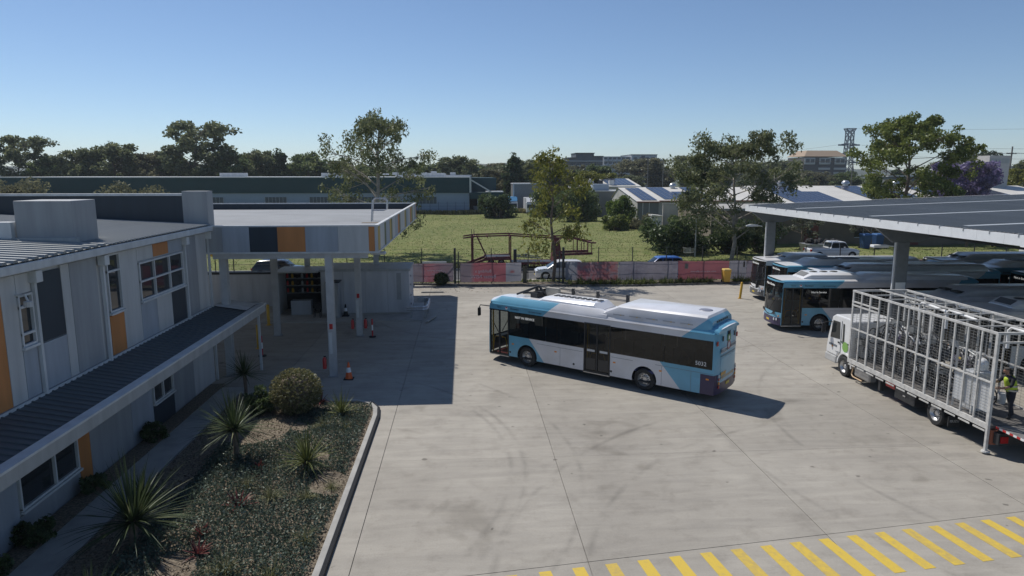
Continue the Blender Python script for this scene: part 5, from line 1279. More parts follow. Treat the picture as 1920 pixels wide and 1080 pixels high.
# parked rows
def parked(label, nose, rz, liv=LIV, acc=BLUE, kind='a', sign='Not in Service', bump=NAVY):
    h = R(rz); loc = (nose[0] - 6.0 * math.cos(h), nose[1] - 6.0 * math.sin(h), 0)
    t, b, h_, r_ = make_bus('city_bus', label, loc, h, liv, acc, sign=sign, bump=bump, group='city buses')
    if kind == 'a':
        u = ac_unit(t, .8, 4.3, 3.06, 3.42, .88); pod(t, -5.4, .7, 3.03, 3.3, 1.1, BROOF if liv is LIV else mat('grey_pod', (0.52, 0.53, 0.54), .28, coat=.4, var=.06), .6)
    elif kind == 'b':
        pod(t, -5.2, 4.2, 3.02, 3.45, 1.05, mat('grey_pod', (0.52, 0.53, 0.54), .28, coat=.4, var=.06), .9)
        for s in (-.45, .45): MB().box(3.55, 4.05, s - .28, s + .28, 3.22, 3.3).obj('roof_intake', DKM, t)
    elif kind == 'd':
        pod(t, .9, 4.5, 3.02, 3.4, 1.05, mat('grey_pod', (0.52, 0.53, 0.54), .28), .9)
        for s in (-.45, .45): MB().box(3.7, 4.15, s - .28, s + .28, 3.2, 3.27).obj('roof_intake', DKM, t)
    elif kind == 'c':
        pod(t, -1.5, 4.4, 3.02, 3.42, 1.0, BROOF, .8)
        for x in (2.4, .9): MB().box(x - .6, x + .6, -.55, .55, 3.425, 3.46).obj('cooling_grille', mat('grille_grey', (0.13, 0.135, 0.14), .6), t)
    if liv is LIV: side_marks(t, 'Not In Service')
    return t
parked('light blue and white parked bus nearest the yard, front facing the open yard', (18.45, 39.75), 177, kind='a')
parked('blue parked bus half hidden right behind the nearest parked bus', (22.6, 42.9), 178, kind='b')
parked('light blue fronted bus parked second from the fence end of the row', (21.75, 46.15), 178.5, kind='c')
parked('all-white fronted bus parked at the fence end of the row', (21.7, 49.45), 179, LIVW, WHITE, 'd', 'Not in Service', mat('white_bus_bumper', (0.12, 0.12, 0.12), .5))
parked('white bus with lit destination glass at the back row under the carport', (34.6, 48.4), 178, LIVW, WHITE, 'b')
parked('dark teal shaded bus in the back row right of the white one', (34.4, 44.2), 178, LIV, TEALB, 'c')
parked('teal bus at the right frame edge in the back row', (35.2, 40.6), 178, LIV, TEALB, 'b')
parked('parked bus behind the front half of the caged truck, only its roof clear', (23.2, 33.6), 178, LIVW, WHITE, 'b')
parked('parked bus at the right edge behind the truck cage, round roof fans showing', (23.6, 30.2), 178, LIVW, WHITE, 'a')
# ------------------------------------------------------------------ caged truck
CAGE = mat('cage_white_paint', (0.52, 0.51, 0.485), 0.55, var=0.2, scale=4, c2=(0.56, 0.55, 0.52))
WIREM = mat('cage_wire', (0.33, 0.33, 0.32), 0.5, .4)
TW = mat('truck_white', (0.74, 0.74, 0.73), 0.3, var=0.05, coat=.3)
tk = thing('cage_truck', 'white truck with tall wire-mesh cage body loaded with bicycles', 'truck', (18.52, 25.0, 0), R(90))
DZ = .98; CT = 4.10; CX0, CX1, HW = -4.5, 3.92, 1.22
for s in (-1, 1): MB().box(-4.9, 5.6, s * .42 - .05, s * .42 + .05, .62, .86).obj('chassis_rail', DKM, tk)
MB().box(CX0, CX1, -HW, HW, .87, DZ).obj('deck', mat('deck_plate', (0.16, 0.15, 0.14), .7, .2, var=.3, scale=3), tk)
for s in (-1, 1):
    MB().box(CX0, CX1, s * HW - .04, s * HW + .04, .84, 1.02).obj('deck_edge', CAGE, tk)
    n = 12
    for i in range(n): MB().box(CX0 + .08 + i * .7, CX0 + .62 + i * .7, s * (HW + .045) - .006, s * (HW + .045) + .006, .74, .80).obj('tie_rail', CAGE, tk)
    # posts and rails
    N = 14
    for i in range(N):
        x = CX0 + .05 + (CX1 - CX0 - .1) * i / (N - 1); w = .045 if i not in (0, N - 1, 5, 9, 11) else .075
        MB().box(x - w / 2 * 1.3, x + w / 2 * 1.3, s * HW - .025, s * HW + .025, 1.02, CT - .04).obj('post', CAGE, tk)
    MB().box(CX0, CX1, s * HW - .035, s * HW + .035, CT - .04, CT + .04).obj('top_rail', CAGE, tk)
    MB().box(CX0, CX1, s * HW - .028, s * HW + .028, 2.40, 2.45).obj('mid_rail', CAGE, tk)
    MB().box(2.0, CX1, s * HW - .03, s * HW + .03, 3.60, 3.66).obj('door_rail', CAGE, tk); MB().box(2.0, CX1, s * HW - .03, s * HW + .03, 3.44, 3.50).obj('door_rail', CAGE, tk)
    b = MB(); z = 1.1
    while z < CT - .05: b.bar((CX0, s * (HW - .03), z), (CX1, s * (HW - .03), z), .0065); z += .105
    x = CX0 + .1
    while x < CX1: b.bar((x, s * (HW - .036), 1.02), (x, s * (HW - .036), CT), .005); x += .21
    stuff(b.obj('wire_mesh', WIREM, tk))
b = MB(); z = 1.1
while z < CT - .05: b.bar((CX1 - .03, -HW, z), (CX1 - .03, HW, z), .0065); z += .105
y = -HW + .1
while y < HW: b.bar((CX1 - .03, y, 1.0), (CX1 - .03, y, CT), .005); y += .21
stuff(b.obj('wire_mesh', WIREM, tk))
for x in (CX0 + .04, CX1 - .04): MB().box(x - .04, x + .04, -HW + .035, HW - .035, CT - .04, CT + .04).obj('end_rail', CAGE, tk)
MB().box(CX0 + .01, CX0 + .07, -HW + .03, HW - .03, CT - .34, CT - .28).obj('end_rail', CAGE, tk)
for i in range(7): MB().bar((-3.3 + i * 1.02, -HW, CT - .02), (-3.3 + i * 1.02, HW, CT - .02), .04).obj('roof_bar', CAGE, tk)
MB().bar((CX0, 0, CT + .035), (CX1, 0, CT + .035), .055).obj('roof_spine', CAGE, tk)
for i, x in enumerate((2.2, .55, -2.6)):
    MB().tube([(x, -.75, 3.1), (x + .02, -.75, 3.75), (x - .12, -.75, 3.88), (x - .6, -.75, 3.85), (x - 1.6, -.75, 3.78)], .06, 8).obj('hoop', WHITE, tk, smooth=50)
# rear post carried below deck, tail lift and boards
MB().box(CX0 - .04, CX0 + .05, HW - .04, HW + .05, .12, CT).obj('corner_post', CAGE, tk); MB().lathe([(0, 0), (.14, 0), (.12, .05), (0, .06)], 12, c=(CX0, HW, .06)).obj('foot_pad', CAGE, tk)
MB().box(CX0 - .05, CX0 + .06, -HW - .06, -HW + .05, .8, CT).obj('corner_post', CAGE, tk)
MB().box(CX0 - 2.1, CX0 - .06, -1.18, 1.0, .9, .97).obj('tail_lift_platform', mat('platform_plate', (0.22, 0.215, 0.21), .6, .3, var=.25, scale=4), tk)
for i in range(14):
    MB().box(CX0 - 2.1 + i * .145, CX0 - 2.1 + (i + 1) * .145 - .004, 1.002, 1.012, .9, .97).obj('warning_stripe', RED if i % 2 else WHITE, tk)
MB().box(-4.85, -4.5, -1.1, 1.1, .42, .8).obj('rear_bar', DKM, tk)
for s in (-1, 1):
    MB().box(-4.9, -4.86, s * .8, s * 1.05, .5, .72).obj('tail_lamp', REDL, tk); MB().box(-4.62, -4.4, s * .95, s * 1.16, .35, .84).obj('lift_arm', mat('rusty_orange', (.26, .09, .05), .7, var=.3), tk)
for a in (-3.05, -3.95):
    MB().box(a - .42, a + .38, HW - .07, HW - .055, 1.35, 2.35).obj('white_board', TRIML, tk)
MB().box(-4.35, -2.6, HW - .1, HW - .08, 3.2, 3.24).obj('gate_rail', CAGE, tk)
for a in (-4.3, -3.55, -2.65): MB().box(a - .03, a + .03, HW - .11, HW - .07, 1.05, 3.22).obj('gate_stile', CAGE, tk)
# cab
cabp = [(4.05, .95), (4.05, 2.62), (4.3, 2.72), (5.5, 2.71), (5.78, 2.56), (6.06, 1.55), (6.14, 1.0), (6.14, .74), (5.2, .74), (5.1, .95)]
cab = MB().prism(cabp, 'y', -1.05, 1.05).obj('cab', TW, tk, bevel=.06)
for s in (-1, 1):
    y = s * 1.062
    MB().add([(4.98, y, 1.62), (5.82, y, 1.55), (5.66, y, 2.4), (5.05, y, 2.42)], [(0, 1, 2, 3)]).obj('side_window', GCAR, tk)
    MB().add([(4.62, y, 1.45), (4.78, y, 1.45), (4.8, y, 2.4), (4.66, y, 2.4)], [(0, 1, 2, 3)]).obj('quarter_window', GCAR, tk)
    for p, q in (((4.9, y, .98), (4.9, y, 2.5)), ((4.9, y, .98), (5.3, y, .98))): MB().bar(p, q, .015).obj('door_seam', mat('seam_grey', (0.16, 0.18, 0.2), .6), tk)
    MB().box(4.98, 5.12, s * 1.06, s * 1.085, 1.42, 1.48).obj('door_handle', BLACK, tk)
    MB().tube([(5.75, s * 1.05, 2.3), (6.0, s * 1.3, 2.25), (6.0, s * 1.32, 1.75)], .02, 6).obj('mirror_arm', BLACK, tk); MB().box(5.95, 6.05, s * 1.22, s * 1.42, 1.72, 2.2).obj('mirror', BLACK, tk, bevel=.03)
    MB().box(6.1, 6.15, s * .7, s * 1.0, .78, .95).obj('headlamp', HEADL, tk)
    MB().box(5.55, 5.62, s * 1.055, s * 1.075, 1.12, 1.2).obj('side_repeater', AMBER, tk)
    arch = MB(); secs = []
    for i in range(11):
        a = math.pi * i / 10; secs.append([(4.45 + .6 * math.cos(a), s * .75, .5 + .6 * math.sin(a)), (4.45 + .6 * math.cos(a), s * 1.1, .5 + .6 * math.sin(a)), (4.45 + .53 * math.cos(a), s * 1.1, .5 + .53 * math.sin(a)), (4.45 + .53 * math.cos(a), s * .75, .5 + .53 * math.sin(a))])
    arch.loft(secs).obj('front_mudguard', TW, tk, smooth=40)
    wheel(tk, 4.45, s * .98, .455, s, .94); w2 = wheel(tk, -1.85, s * 1.02, .455, s, .94)
    rm = MB(); secs = []
    for i in range(9):
        a = math.pi * (.05 + .9 * i / 8); secs.append([(-1.85 + .58 * math.cos(a), s * .7, .42 + .5 * math.sin(a)), (-1.85 + .58 * math.cos(a), s * 1.17, .42 + .5 * math.sin(a))])
    rm.loft(secs, caps=False, ring=False).obj('rear_mudguard', BLACK, tk, smooth=40)
    fl_ = MB().box(-2.62, -2.58, s * .72, s * 1.18, .22, .6).obj('mud_flap', DKM, tk)
    share('lettering', text_mesh('ISUZU', .13, TRIML), fl_, (-2.63, s * .95, .42), (R(90), 0, R(-90)))
wd = MB().add([(6.075, -.95, 1.56), (6.075, .95, 1.56), (5.83, .9, 2.46), (5.83, -.9, 2.46)], [(0, 1, 2, 3)]).obj('windscreen', GCAR, tk)
MB().box(5.22, 6.2, -1.06, 1.06, .38, .735).obj('bumper', mat('bumper_grey', (.45, .45, .44), .5, var=.15), tk, bevel=.05); MB().box(6.115, 6.14, -.6, .6, .95, 1.2).obj('grille', DKM, tk)
LIME = mat('green_decal_lime', (0.22, 0.42, 0.10), .5)
lg = MB().lathe([(0, .004), (.24, .004), (.24, 0)], 20, axis='y', c=(4.5, 1.063, 1.35)).obj('door_emblem', LIME, tk)
MB().box(4.2, 4.95, 1.06, 1.066, 1.5, 1.56).obj('emblem_stripe', mat('dark_green_decal', (0.08, 0.12, 0.09), .5), tk); MB().box(5.2, 5.9, 1.053, 1.058, 1.18, 1.28).obj('emblem_stripe', MAT['seam_grey'], tk)
MB().box(2.35, 3.5, .78, 1.15, .3, .78).obj('fuel_tank', mat('silver_tank', (0.34, 0.34, 0.34), .4, .6, var=.1), tk, bevel=.08); MB().tube([(3.75, 1.0, .8), (3.75, 1.1, .3), (3.6, 1.12, .22), (2.9, 1.12, .22)], .03, 6).obj('side_guard', mat('pale_orange_bar', (.55, .38, .22), .5), tk)
tb = MB().box(-.7, .55, .62, 1.16, .28, .8).obj('toolbox', DKM, tk, bevel=.03); MB().box(-.15, 0, 1.16, 1.18, .5, .56).obj('latch', STEEL, tk)
MB().box(.65, 1.25, .5, 1.1, .55, .8).obj('red_strap_box', RED, tk); MB().box(1.6, 1.75, .95, 1.1, .2, .82).obj('hose_stand', DKM, tk)

# bicycles loaded in the cage
BK = [mat('bike_frame_grey', (0.10, 0.10, 0.105), .4, .3), mat('bike_frame_black', (0.03, 0.03, 0.032), .4), mat('bike_frame_silver', (0.35, 0.36, 0.36), .35, .5)]
tor = MB().tube([(.33 * math.cos(a), 0, .33 * math.sin(a)) for a in linspace(0, 2 * math.pi * 19 / 20, 20)], .026, 6, closed=True).mesh('tyre', TYRE)
spk = MB()
for i in range(10):
    a = i * math.pi / 5; spk.bar((0, 0, 0), (.31 * math.cos(a), 0, .31 * math.sin(a)), .006)
spk.lathe([(0, -.05), (.035, -.05), (.035, .05), (0, .05)], 8, axis='y'); spk = spk.mesh('spokes', STEEL)
frm = MB()
for p, q in (((-.45, 0, .33), (-.05, 0, .3)), ((-.45, 0, .33), (-.2, 0, .78)), ((-.05, 0, .3), (-.22, 0, .85)), ((-.05, 0, .3), (.38, 0, .75)), ((-.2, 0, .6), (.38, 0, .78)), ((.36, 0, .9), (.55, 0, .33))): frm.tube([p, q], .028, 6)
frame_me = [frm.mesh('frame', m) for m in BK]
hb = MB().tube([(.3, -.3, .98), (.42, -.2, 1.0), (.37, 0, .98), (.42, .2, 1.0), (.3, .3, .98)], .017, 6).tube([(.36, 0, .88), (.37, 0, .98)], .02, 6).mesh('handlebar', BK[1])
sd = MB().loft([[(-.38, -.09, .9), (-.38, .09, .9), (-.38, .07, .95), (-.38, -.07, .95)], [(-.12, -.03, .92), (-.12, .03, .92), (-.12, .02, .95), (-.12, -.02, .95)]]).mesh('saddle', BLACK)
bsk = MB().box(.45, .8, -.18, .18, .72, .74).box(.45, .47, -.18, .18, .74, .95).box(.78, .8, -.2, .2, .74, .98).box(.47, .78, -.19, -.17, .74, .96).box(.47, .78, .17, .19, .74, .96).mesh('basket', BK[2])
fen = MB().loft([[(-.45 + .38 * math.cos(a), -.035, .33 + .38 * math.sin(a)), (-.45 + .38 * math.cos(a), .035, .33 + .38 * math.sin(a))] for a in linspace(.5, 2.6, 8)], caps=False, ring=False).mesh('mudguard', WHITE)
mot = MB().lathe([(0, -.06), (.1, -.06), (.1, .06), (0, .06)], 10, axis='y').box(-.3, -.1, -.05, .05, .05, .3).mesh('battery', BK[1])
def bike(loc, rz, tilt, label, k):
    t = thing('bicycle', label, 'bicycle', loc, rz, 'bicycles in the truck cage'); t.rotation_euler = (tilt, 0, rz)
    for x in (-.45, .55):
        w = share('wheel', tor, t, (x, 0, .33)); share('spokes', spk, w)
    share('frame', frame_me[k % 3], t); share('handlebar', hb, t); share('saddle', sd, t); share('battery', mot, t, (-.05, 0, .3))
    if k % 2 == 0: share('basket', bsk, t)
    if k % 3 == 0: share('mudguard', fen, t)
rd = random.Random(12)
ords = ['first', 'second', 'third', 'fourth', 'fifth', 'sixth', 'seventh', 'eighth', 'ninth', 'tenth', 'eleventh', 'twelfth', 'thirteenth', 'fourteenth']
for i in range(14):
    bike((18.05 + (i % 2) * .75 + rd.uniform(-.1, .1), 28.2 - i * .40, DZ + .008), R(rd.choice([70, 95, 110, 80])), R(rd.uniform(-9, 9)), f'dark hire bicycle in the truck cage, {ords[i]} counted back from the cab', i)
for i in range(8):
    bike((18.1 + (i % 2) * .7, 27.9 - i * .62, DZ + 1.0), R(rd.choice([20, 80, 160, 100])), R(rd.uniform(-22, 22)), f'dark bicycle in the upper pile of the truck cage, {ords[i]} from the cab', i + 1)
bg_ = tag(MB().lathe([(0, 0), (.13, 0), (.15, .2), (.13, .4), (0, .42)], 12).obj('white_drum', TRIML, loc=(19.45, 22.6, DZ), smooth=40), 'white plastic drum standing behind the worker in the cage', 'drum')
wb = tag(MB().loft([[(.22 * math.cos(a) * k, .16 * math.sin(a) * k, z) for a in linspace(0, 5.65, 10)] for z, k in ((0, .9), (.15, 1.1), (.32, .9), (.42, .45))]).obj('white_bag', WHITE, loc=(18.15, 22.1, DZ + 1.42), smooth=60), 'crumpled white bag on top of the gear near the worker', 'bag')
wbx = tag(MB().box(-.35, .35, -.3, .3, 0, 1.4).obj('white_crate', TRIML, loc=(18.1, 22.15, DZ), bevel=.03), 'tall white crate inside the cage under the white bag', 'crate')

# ------------------------------------------------------------------ worker
def skin_mesh(verts, edges, radii, root=0, sub=1):
    me = bpy.data.meshes.new('skin_src'); me.from_pydata(verts, edges, []); o = bpy.data.objects.new('skin_src', me); col.objects.link(o)
    md = o.modifiers.new('s', 'SKIN'); sv = me.skin_vertices[0].data
    for i, r in enumerate(radii): sv[i].radius = r if isinstance(r, tuple) else (r, r); sv[i].use_root = (i == root)
    s2 = o.modifiers.new('u', 'SUBSURF'); s2.levels = sub; s2.render_levels = sub
    dg = bpy.context.evaluated_depsgraph_get(); r = bpy.data.meshes.new_from_object(o.evaluated_get(dg))
    bpy.data.objects.remove(o); bpy.data.meshes.remove(me)
    return r
SKIN = mat('skin', (0.36, 0.2, 0.14), .55, var=.06); TROU = mat('dark_trousers', (0.025, 0.027, 0.035), .9, var=.2, scale=8); SHIRT = mat('black_shirt', (0.02, 0.02, 0.024), .9, var=.2, scale=8); HIVIS = mat('hi_vis_yellow', (0.48, 0.62, 0.05), .7, var=.08); REFL = mat('reflective_tape', (0.5, 0.5, 0.48), .3, .3); HAIR = mat('grey_hair', (0.06, 0.055, 0.05), .9, var=.3, scale=30)
wk_ = thing('person', 'person in yellow hi-vis vest and dark clothes standing at the open cage end', 'person', (18.5, 21.15, DZ + .005), R(180))
# local: +x is where the person faces
J = [((-.03, 0, .95), (.15, .17)), ((.0, 0, 1.12), (.13, .16)), ((.06, 0, 1.30), (.14, .18)), ((.12, 0, 1.43), (.12, .17)), ((.17, 0, 1.52), .062), ((.2, 0, 1.58), .06),
     ((.23, 0, 1.66), (.098, .078)), ((.235, 0, 1.74), (.092, .075)), ((.23, 0, 1.78), (.06, .05)),
     ((.11, .2, 1.42), .075), ((.22, .27, 1.2), .055), ((.46, .2, 1.12), .042), ((.54, .18, 1.12), .03),
     ((.11, -.2, 1.42), .075), ((.26, -.25, 1.22), .055), ((.50, -.15, 1.25), .042), ((.58, -.13, 1.26), .03),
     ((.0, .11, .86), .105), ((.06, .13, .5), .075), ((.02, .14, .12), .052), ((.03, .14, .05), .048), ((.17, .15, .035), .042),
     ((-.04, -.11, .86), .105), ((-.14, -.13, .5), .075), ((-.28, -.14, .12), .052), ((-.28, -.14, .05), .048), ((-.15, -.15, .035), .042)]
Eg = [(0, 1), (1, 2), (2, 3), (3, 4), (4, 5), (5, 6), (6, 7), (7, 8), (3, 9), (9, 10), (10, 11), (11, 12), (3, 13), (13, 14), (14, 15), (15, 16), (0, 17), (17, 18), (18, 19), (19, 20), (20, 21), (0, 22), (22, 23), (23, 24), (24, 25), (25, 26)]
bme = skin_mesh([j[0] for j in J], Eg, [j[1] for j in J], 0, 2)
# hands: five fingers each, nose, ears and feet stay in the same mesh
ex = MB()
for hx, hy, hz, s in ((.54, .18, 1.12, 1), (.58, -.13, 1.26, -1)):
    ex.loft([[(hx - .01, hy - .018, hz - .04), (hx - .01, hy + .018, hz - .04), (hx - .01, hy + .018, hz + .04), (hx - .01, hy - .018, hz + .04)], [(hx + .085, hy - .014, hz - .043), (hx + .085, hy + .014, hz - .043), (hx + .085, hy + .014, hz + .043), (hx + .085, hy - .014, hz + .043)]])
    for k in range(4):
        z = hz + .033 - k * .022; ln = (.07, .078, .072, .055)[k]
        ex.tube([(hx + .08, hy, z), (hx + .08 + ln * .5, hy - s * .008, z), (hx + .08 + ln * .8, hy - s * .035, z - .003), (hx + .08 + ln * .75, hy - s * .06, z - .004)], [.0095, .009, .0085, .007], 6)
    ex.tube([(hx + .015, hy - s * .005, hz + .04), (hx + .05, hy - s * .03, hz + .062), (hx + .085, hy - s * .04, hz + .06)], [.011, .010, .008], 6)
ex.loft([[(.32, -.012, 1.70), (.32, .012, 1.70), (.315, 0, 1.715)], [(.345, -.016, 1.665), (.345, .016, 1.665), (.325, 0, 1.66)]])
for s in (-1, 1): ex.loft([[(.22, s * .075, 1.69), (.245, s * .085, 1.70), (.24, s * .09, 1.66), (.225, s * .075, 1.64)], [(.215, s * .092, 1.70), (.235, s * .095, 1.71), (.232, s * .095, 1.66), (.22, s * .09, 1.645)]])
ex.box(.315, .335, -.028, .028, 1.62, 1.626)
em = ex.mesh('x', SKIN, 50)
bm = bmesh.new(); bm.from_mesh(bme); bm.from_mesh(em)
full = bpy.data.meshes.new('body'); bm.to_mesh(full); bm.free()
for m in (SKIN, SHIRT, TROU, BLACK): full.materials.append(m)
for p in full.polygons:
    c = p.center
    if c.z < .11: k = 3
    elif c.z < .98: k = 2
    elif c.z > 1.53 or (c.x > .3 and abs(c.y) > .09): k = 0
    else: k = 1
    p.material_index = k
full.shade_smooth()
share('body', full, wk_)
def shell(names, edges, rad, m, nm, zr=None):
    me = skin_mesh(names, edges, rad, 0, 2); me.materials.clear(); me.materials.append(m)
    if zr:
        bm = bmesh.new(); bm.from_mesh(me); bmesh.ops.delete(bm, geom=[f for f in bm.faces if not (zr[0] < f.calc_center_median().z < zr[1])], context='FACES'); bm.to_mesh(me); bm.free()
    me.shade_smooth(); return share(nm, me, wk_)
vest = shell([(-.03, 0, .90), (.0, 0, 1.12), (.06, 0, 1.30), (.11, 0, 1.43), (.15, 0, 1.5)], [(0, 1), (1, 2), (2, 3), (3, 4)], [(.20, .225), (.17, .205), (.18, .21), (.145, .19), (.10, .11)], HIVIS, 'hi_vis_vest', (.93, 1.5))
for zz, rr in ((1.0, (.188, .212)), (1.16, (.172, .207))):
    n = 20; secs = [[((-.018 if zz < 1.1 else .012) + rr[0] * k * math.cos(a), rr[1] * k * math.sin(a), zz + dz) for dz, k in ((-.025, .98), (-.025, 1.0), (.025, 1.0), (.025, .98))] for a in linspace(0, 2 * math.pi, n)]
    MB().loft(secs, caps=False).obj('reflective_band', REFL, vest)
shell([(.205, 0, 1.70), (.215, 0, 1.755), (.22, 0, 1.79)], [(0, 1), (1, 2)], [(.112, .108), (.122, .104), (.085, .075)], HAIR, 'hair', (1.69, 1.95))

# ------------------------------------------------------------------ cars on the street
def car(name, label, cat, loc, rz, paint, L=4.6, W=1.84, H=1.68, kind='suv', wr=.35):
    t = thing(name, label, cat, loc, rz, 'cars along the street')
    hw = W / 2; a = L / 2; cb = .62 * H
    hood = .60 * H
    # lower body: stations along x (front +)
    st = [(-a, .34, cb * .86, hw * .80), (-a + .12, .26, cb * .98, hw * .93), (-a + .7, .22, cb, hw), (0, .2, cb, hw), (a - 1.45, .2, cb, hw), (a - 1.15, .21, hood + .02, hw), (a - .35, .24, hood - .07, hw * .95), (a - .06, .3, hood - .22, hw * .84), (a, .36, .55, hw * .74)]
    secs = []
    for x, z0, z1, w in st:
        secs.append([(x, -w * .92, z0), (x, w * .92, z0), (x, w, z0 + (z1 - z0) * .35), (x, w * .985, z0 + (z1 - z0) * .75), (x, w * .9, z1), (x, -w * .9, z1), (x, -w * .985, z0 + (z1 - z0) * .75), (x, -w, z0 + (z1 - z0) * .35)])
    MB().loft(secs).obj('body', paint, t, smooth=38)
    if kind == 'suv': cab = [(-a + .12, cb - .05), (-a + .42, H - .1), (-a + .75, H), (.05, H), (.38, H - .07), (a - 1.05, hood)]
    elif kind == 'wagon': cab = [(-a + .1, cb - .05), (-a + .55, H - .08), (-a + .9, H), (.2, H), (.6, H - .07), (a - 1.2, hood)]
    elif kind == 'ute': cab = [(-.55, cb - .05), (-.38, H - .08), (-.2, H), (.8, H), (1.05, H - .07), (a - 1.2, hood)]
    else: cab = [(-a + .5, cb - .05), (-a + 1.1, H - .05), (-a + 1.4, H), (.2, H), (.55, H - .07), (a - 1.25, hood)]
    g = MB(); secs = []
    x0 = cab[0][0]; x1 = cab[-1][0]
    def ztop(x):
        for (xa, za), (xb, zb) in zip(cab, cab[1:]):
            if xa <= x <= xb: return za + (zb - za) * (x - xa) / (xb - xa)
        return cb
    for x, z in cab:
        k = .9 - .13 * max(0, (z - cb)) / (H - cb)
        secs.append([(x, -hw * .9, cb - .08), (x, hw * .9, cb - .08), (x, hw * k, max(z - .05, cb - .06)), (x, hw * (k - .07), z), (x, -hw * (k - .07), z), (x, -hw * k, max(z - .05, cb - .06))])
    cbn = g.loft(secs).obj('cabin', paint, t, smooth=38)
    # glass panels proud of the cabin
    def sidey(z): return hw * (.9 - .13 * max(0, (z - cb)) / (H - cb))
    zt = H - .13; zb = cb + .04
    px = []
    for i in range(1, 24):
        x = x0 + (x1 - x0) * i / 24
        if ztop(x) > zb + .06: px.append(x)
    mids = [px[0] + (px[-1] - px[0]) * f for f in (.36, .68)] if kind != 'ute' else [px[0] + (px[-1] - px[0]) * .45]
    cuts = [px[0]] + mids + [px[-1]]
    for s in (-1, 1):
        for c0, c1 in zip(cuts, cuts[1:]):
            xs_ = linspace(c0 + .03, c1 - .03, 6)
            up = [(x, s * (sidey(min(zt, ztop(x) - .08)) + .006), min(zt, ztop(x) - .08)) for x in xs_]; dn = [(x, s * (sidey(zb) + .008), zb) for x in xs_]
            MB().loft([[u, d] for u, d in zip(up, dn)], caps=False, ring=False).obj('side_window', GCAR, t)
    (xa, za), (xb, zb2) = cab[-1], cab[-2]
    n_ = Vector((zb2 - za, 0, xa - xb)).normalized() * .012
    def edge(x, z, k): return [(x + n_.x, -hw * k, z + n_.z), (x + n_.x, hw * k, z + n_.z)]
    p0 = edge(xa + (xb - xa) * .08, za + (zb2 - za) * .08, .80); p1 = edge(xa + (xb - xa) * .92, za + (zb2 - za) * .92, .68)
    MB().add(p0 + p1[::-1], [(0, 1, 2, 3)]).obj('windscreen', GCAR, t)
    (xa, za), (xb, zb2) = cab[0], cab[1]
    MB().add([(xa + (xb - xa) * .25 - .012, -hw * .76, za + (zb2 - za) * .25), (xa + (xb - xa) * .25 - .012, hw * .76, za + (zb2 - za) * .25), (xa + (xb - xa) * .9 - .012, hw * .68, za + (zb2 - za) * .9), (xa + (xb - xa) * .9 - .012, -hw * .68, za + (zb2 - za) * .9)], [(0, 1, 2, 3)]).obj('rear_window', GCAR, t)
    for s in (-1, 1):
        for x in (-a + .85, a - .9):
            k = wr / .485; w = wheel(t, x, s * (hw - .11), wr, s, k)
            ar = MB(); secs = []
            for i in range(11):
                th = math.pi * (-.05 + 1.1 * i / 10); secs.append([(x + (wr + .07) * math.cos(th), s * (hw + .006), wr + (wr + .07) * math.sin(th)), (x + (wr - .02) * math.cos(th), s * (hw + .006), wr + (wr - .02) * math.sin(th)), (x + (wr - .02) * math.cos(th), s * (hw - .1), wr + (wr - .02) * math.sin(th))])
            ar.loft(secs, caps=False, ring=False).obj('wheel_arch', BLACK, t)
        MB().box(a - .28, a - .06, s * hw * .58, s * hw * .86, hood - .32, hood - .2).obj('headlamp', HEADL, t, bevel=.02); MB().box(-a - .01, -a + .12, s * hw * .62, s * hw * .88, cb * .72, cb * .92).obj('tail_lamp', REDL, t)
        MB().box(.75, .9, s * hw * .93, s * (hw + .16), cb + .02, cb + .17).obj('wing_mirror', paint, t, bevel=.03)
    MB().box(a - .1, a + .015, -hw * .55, hw * .55, .5, .68).obj('grille', BLACK, t); MB().box(a - .02, a + .02, -.2, .2, .36, .46).obj('number_plate', PLATE, t)
    if kind == 'ute': MB().box(-a + .12, -.62, -hw * .8, hw * .8, cb - .02, cb + .008).obj('tray_floor', DKM, t)
    return t
CW = mat('car_white', (0.72, 0.72, 0.72), .25, coat=.5); CB = mat('car_blue', (0.04, 0.13, 0.42), .25, coat=.5); CK = mat('car_black', (0.018, 0.02, 0.025), .2, coat=.5)
car('parked_suv', 'white SUV on the street seen through the fence gap behind the slender tree', 'car', (8.55, 60.75, -.05), R(180), CW)
car('parked_car', 'blue car on the street with only its roof above the banners', 'car', (18.0, 61.5, -.05), R(180), CB, 4.4, 1.8, 1.86, 'suv')
car('parked_wagon', 'black wagon on the street seen beneath the canopy roof', 'car', (-16.9, 63.4, -.05), 0, CK, 4.8, 1.85, 1.62, 'wagon')
car('parked_ute', 'white dual-cab ute parked on the far verge behind the bus row', 'ute', (38.6, 69.2, .5), 0, CW, 5.3, 1.9, 1.85, 'ute', .38)
car('parked_suv', 'white SUV cut by the right frame edge beyond the back row of buses', 'car', (63.4, 70.2, .3), R(0), CW, 4.8, 1.9, 1.8)
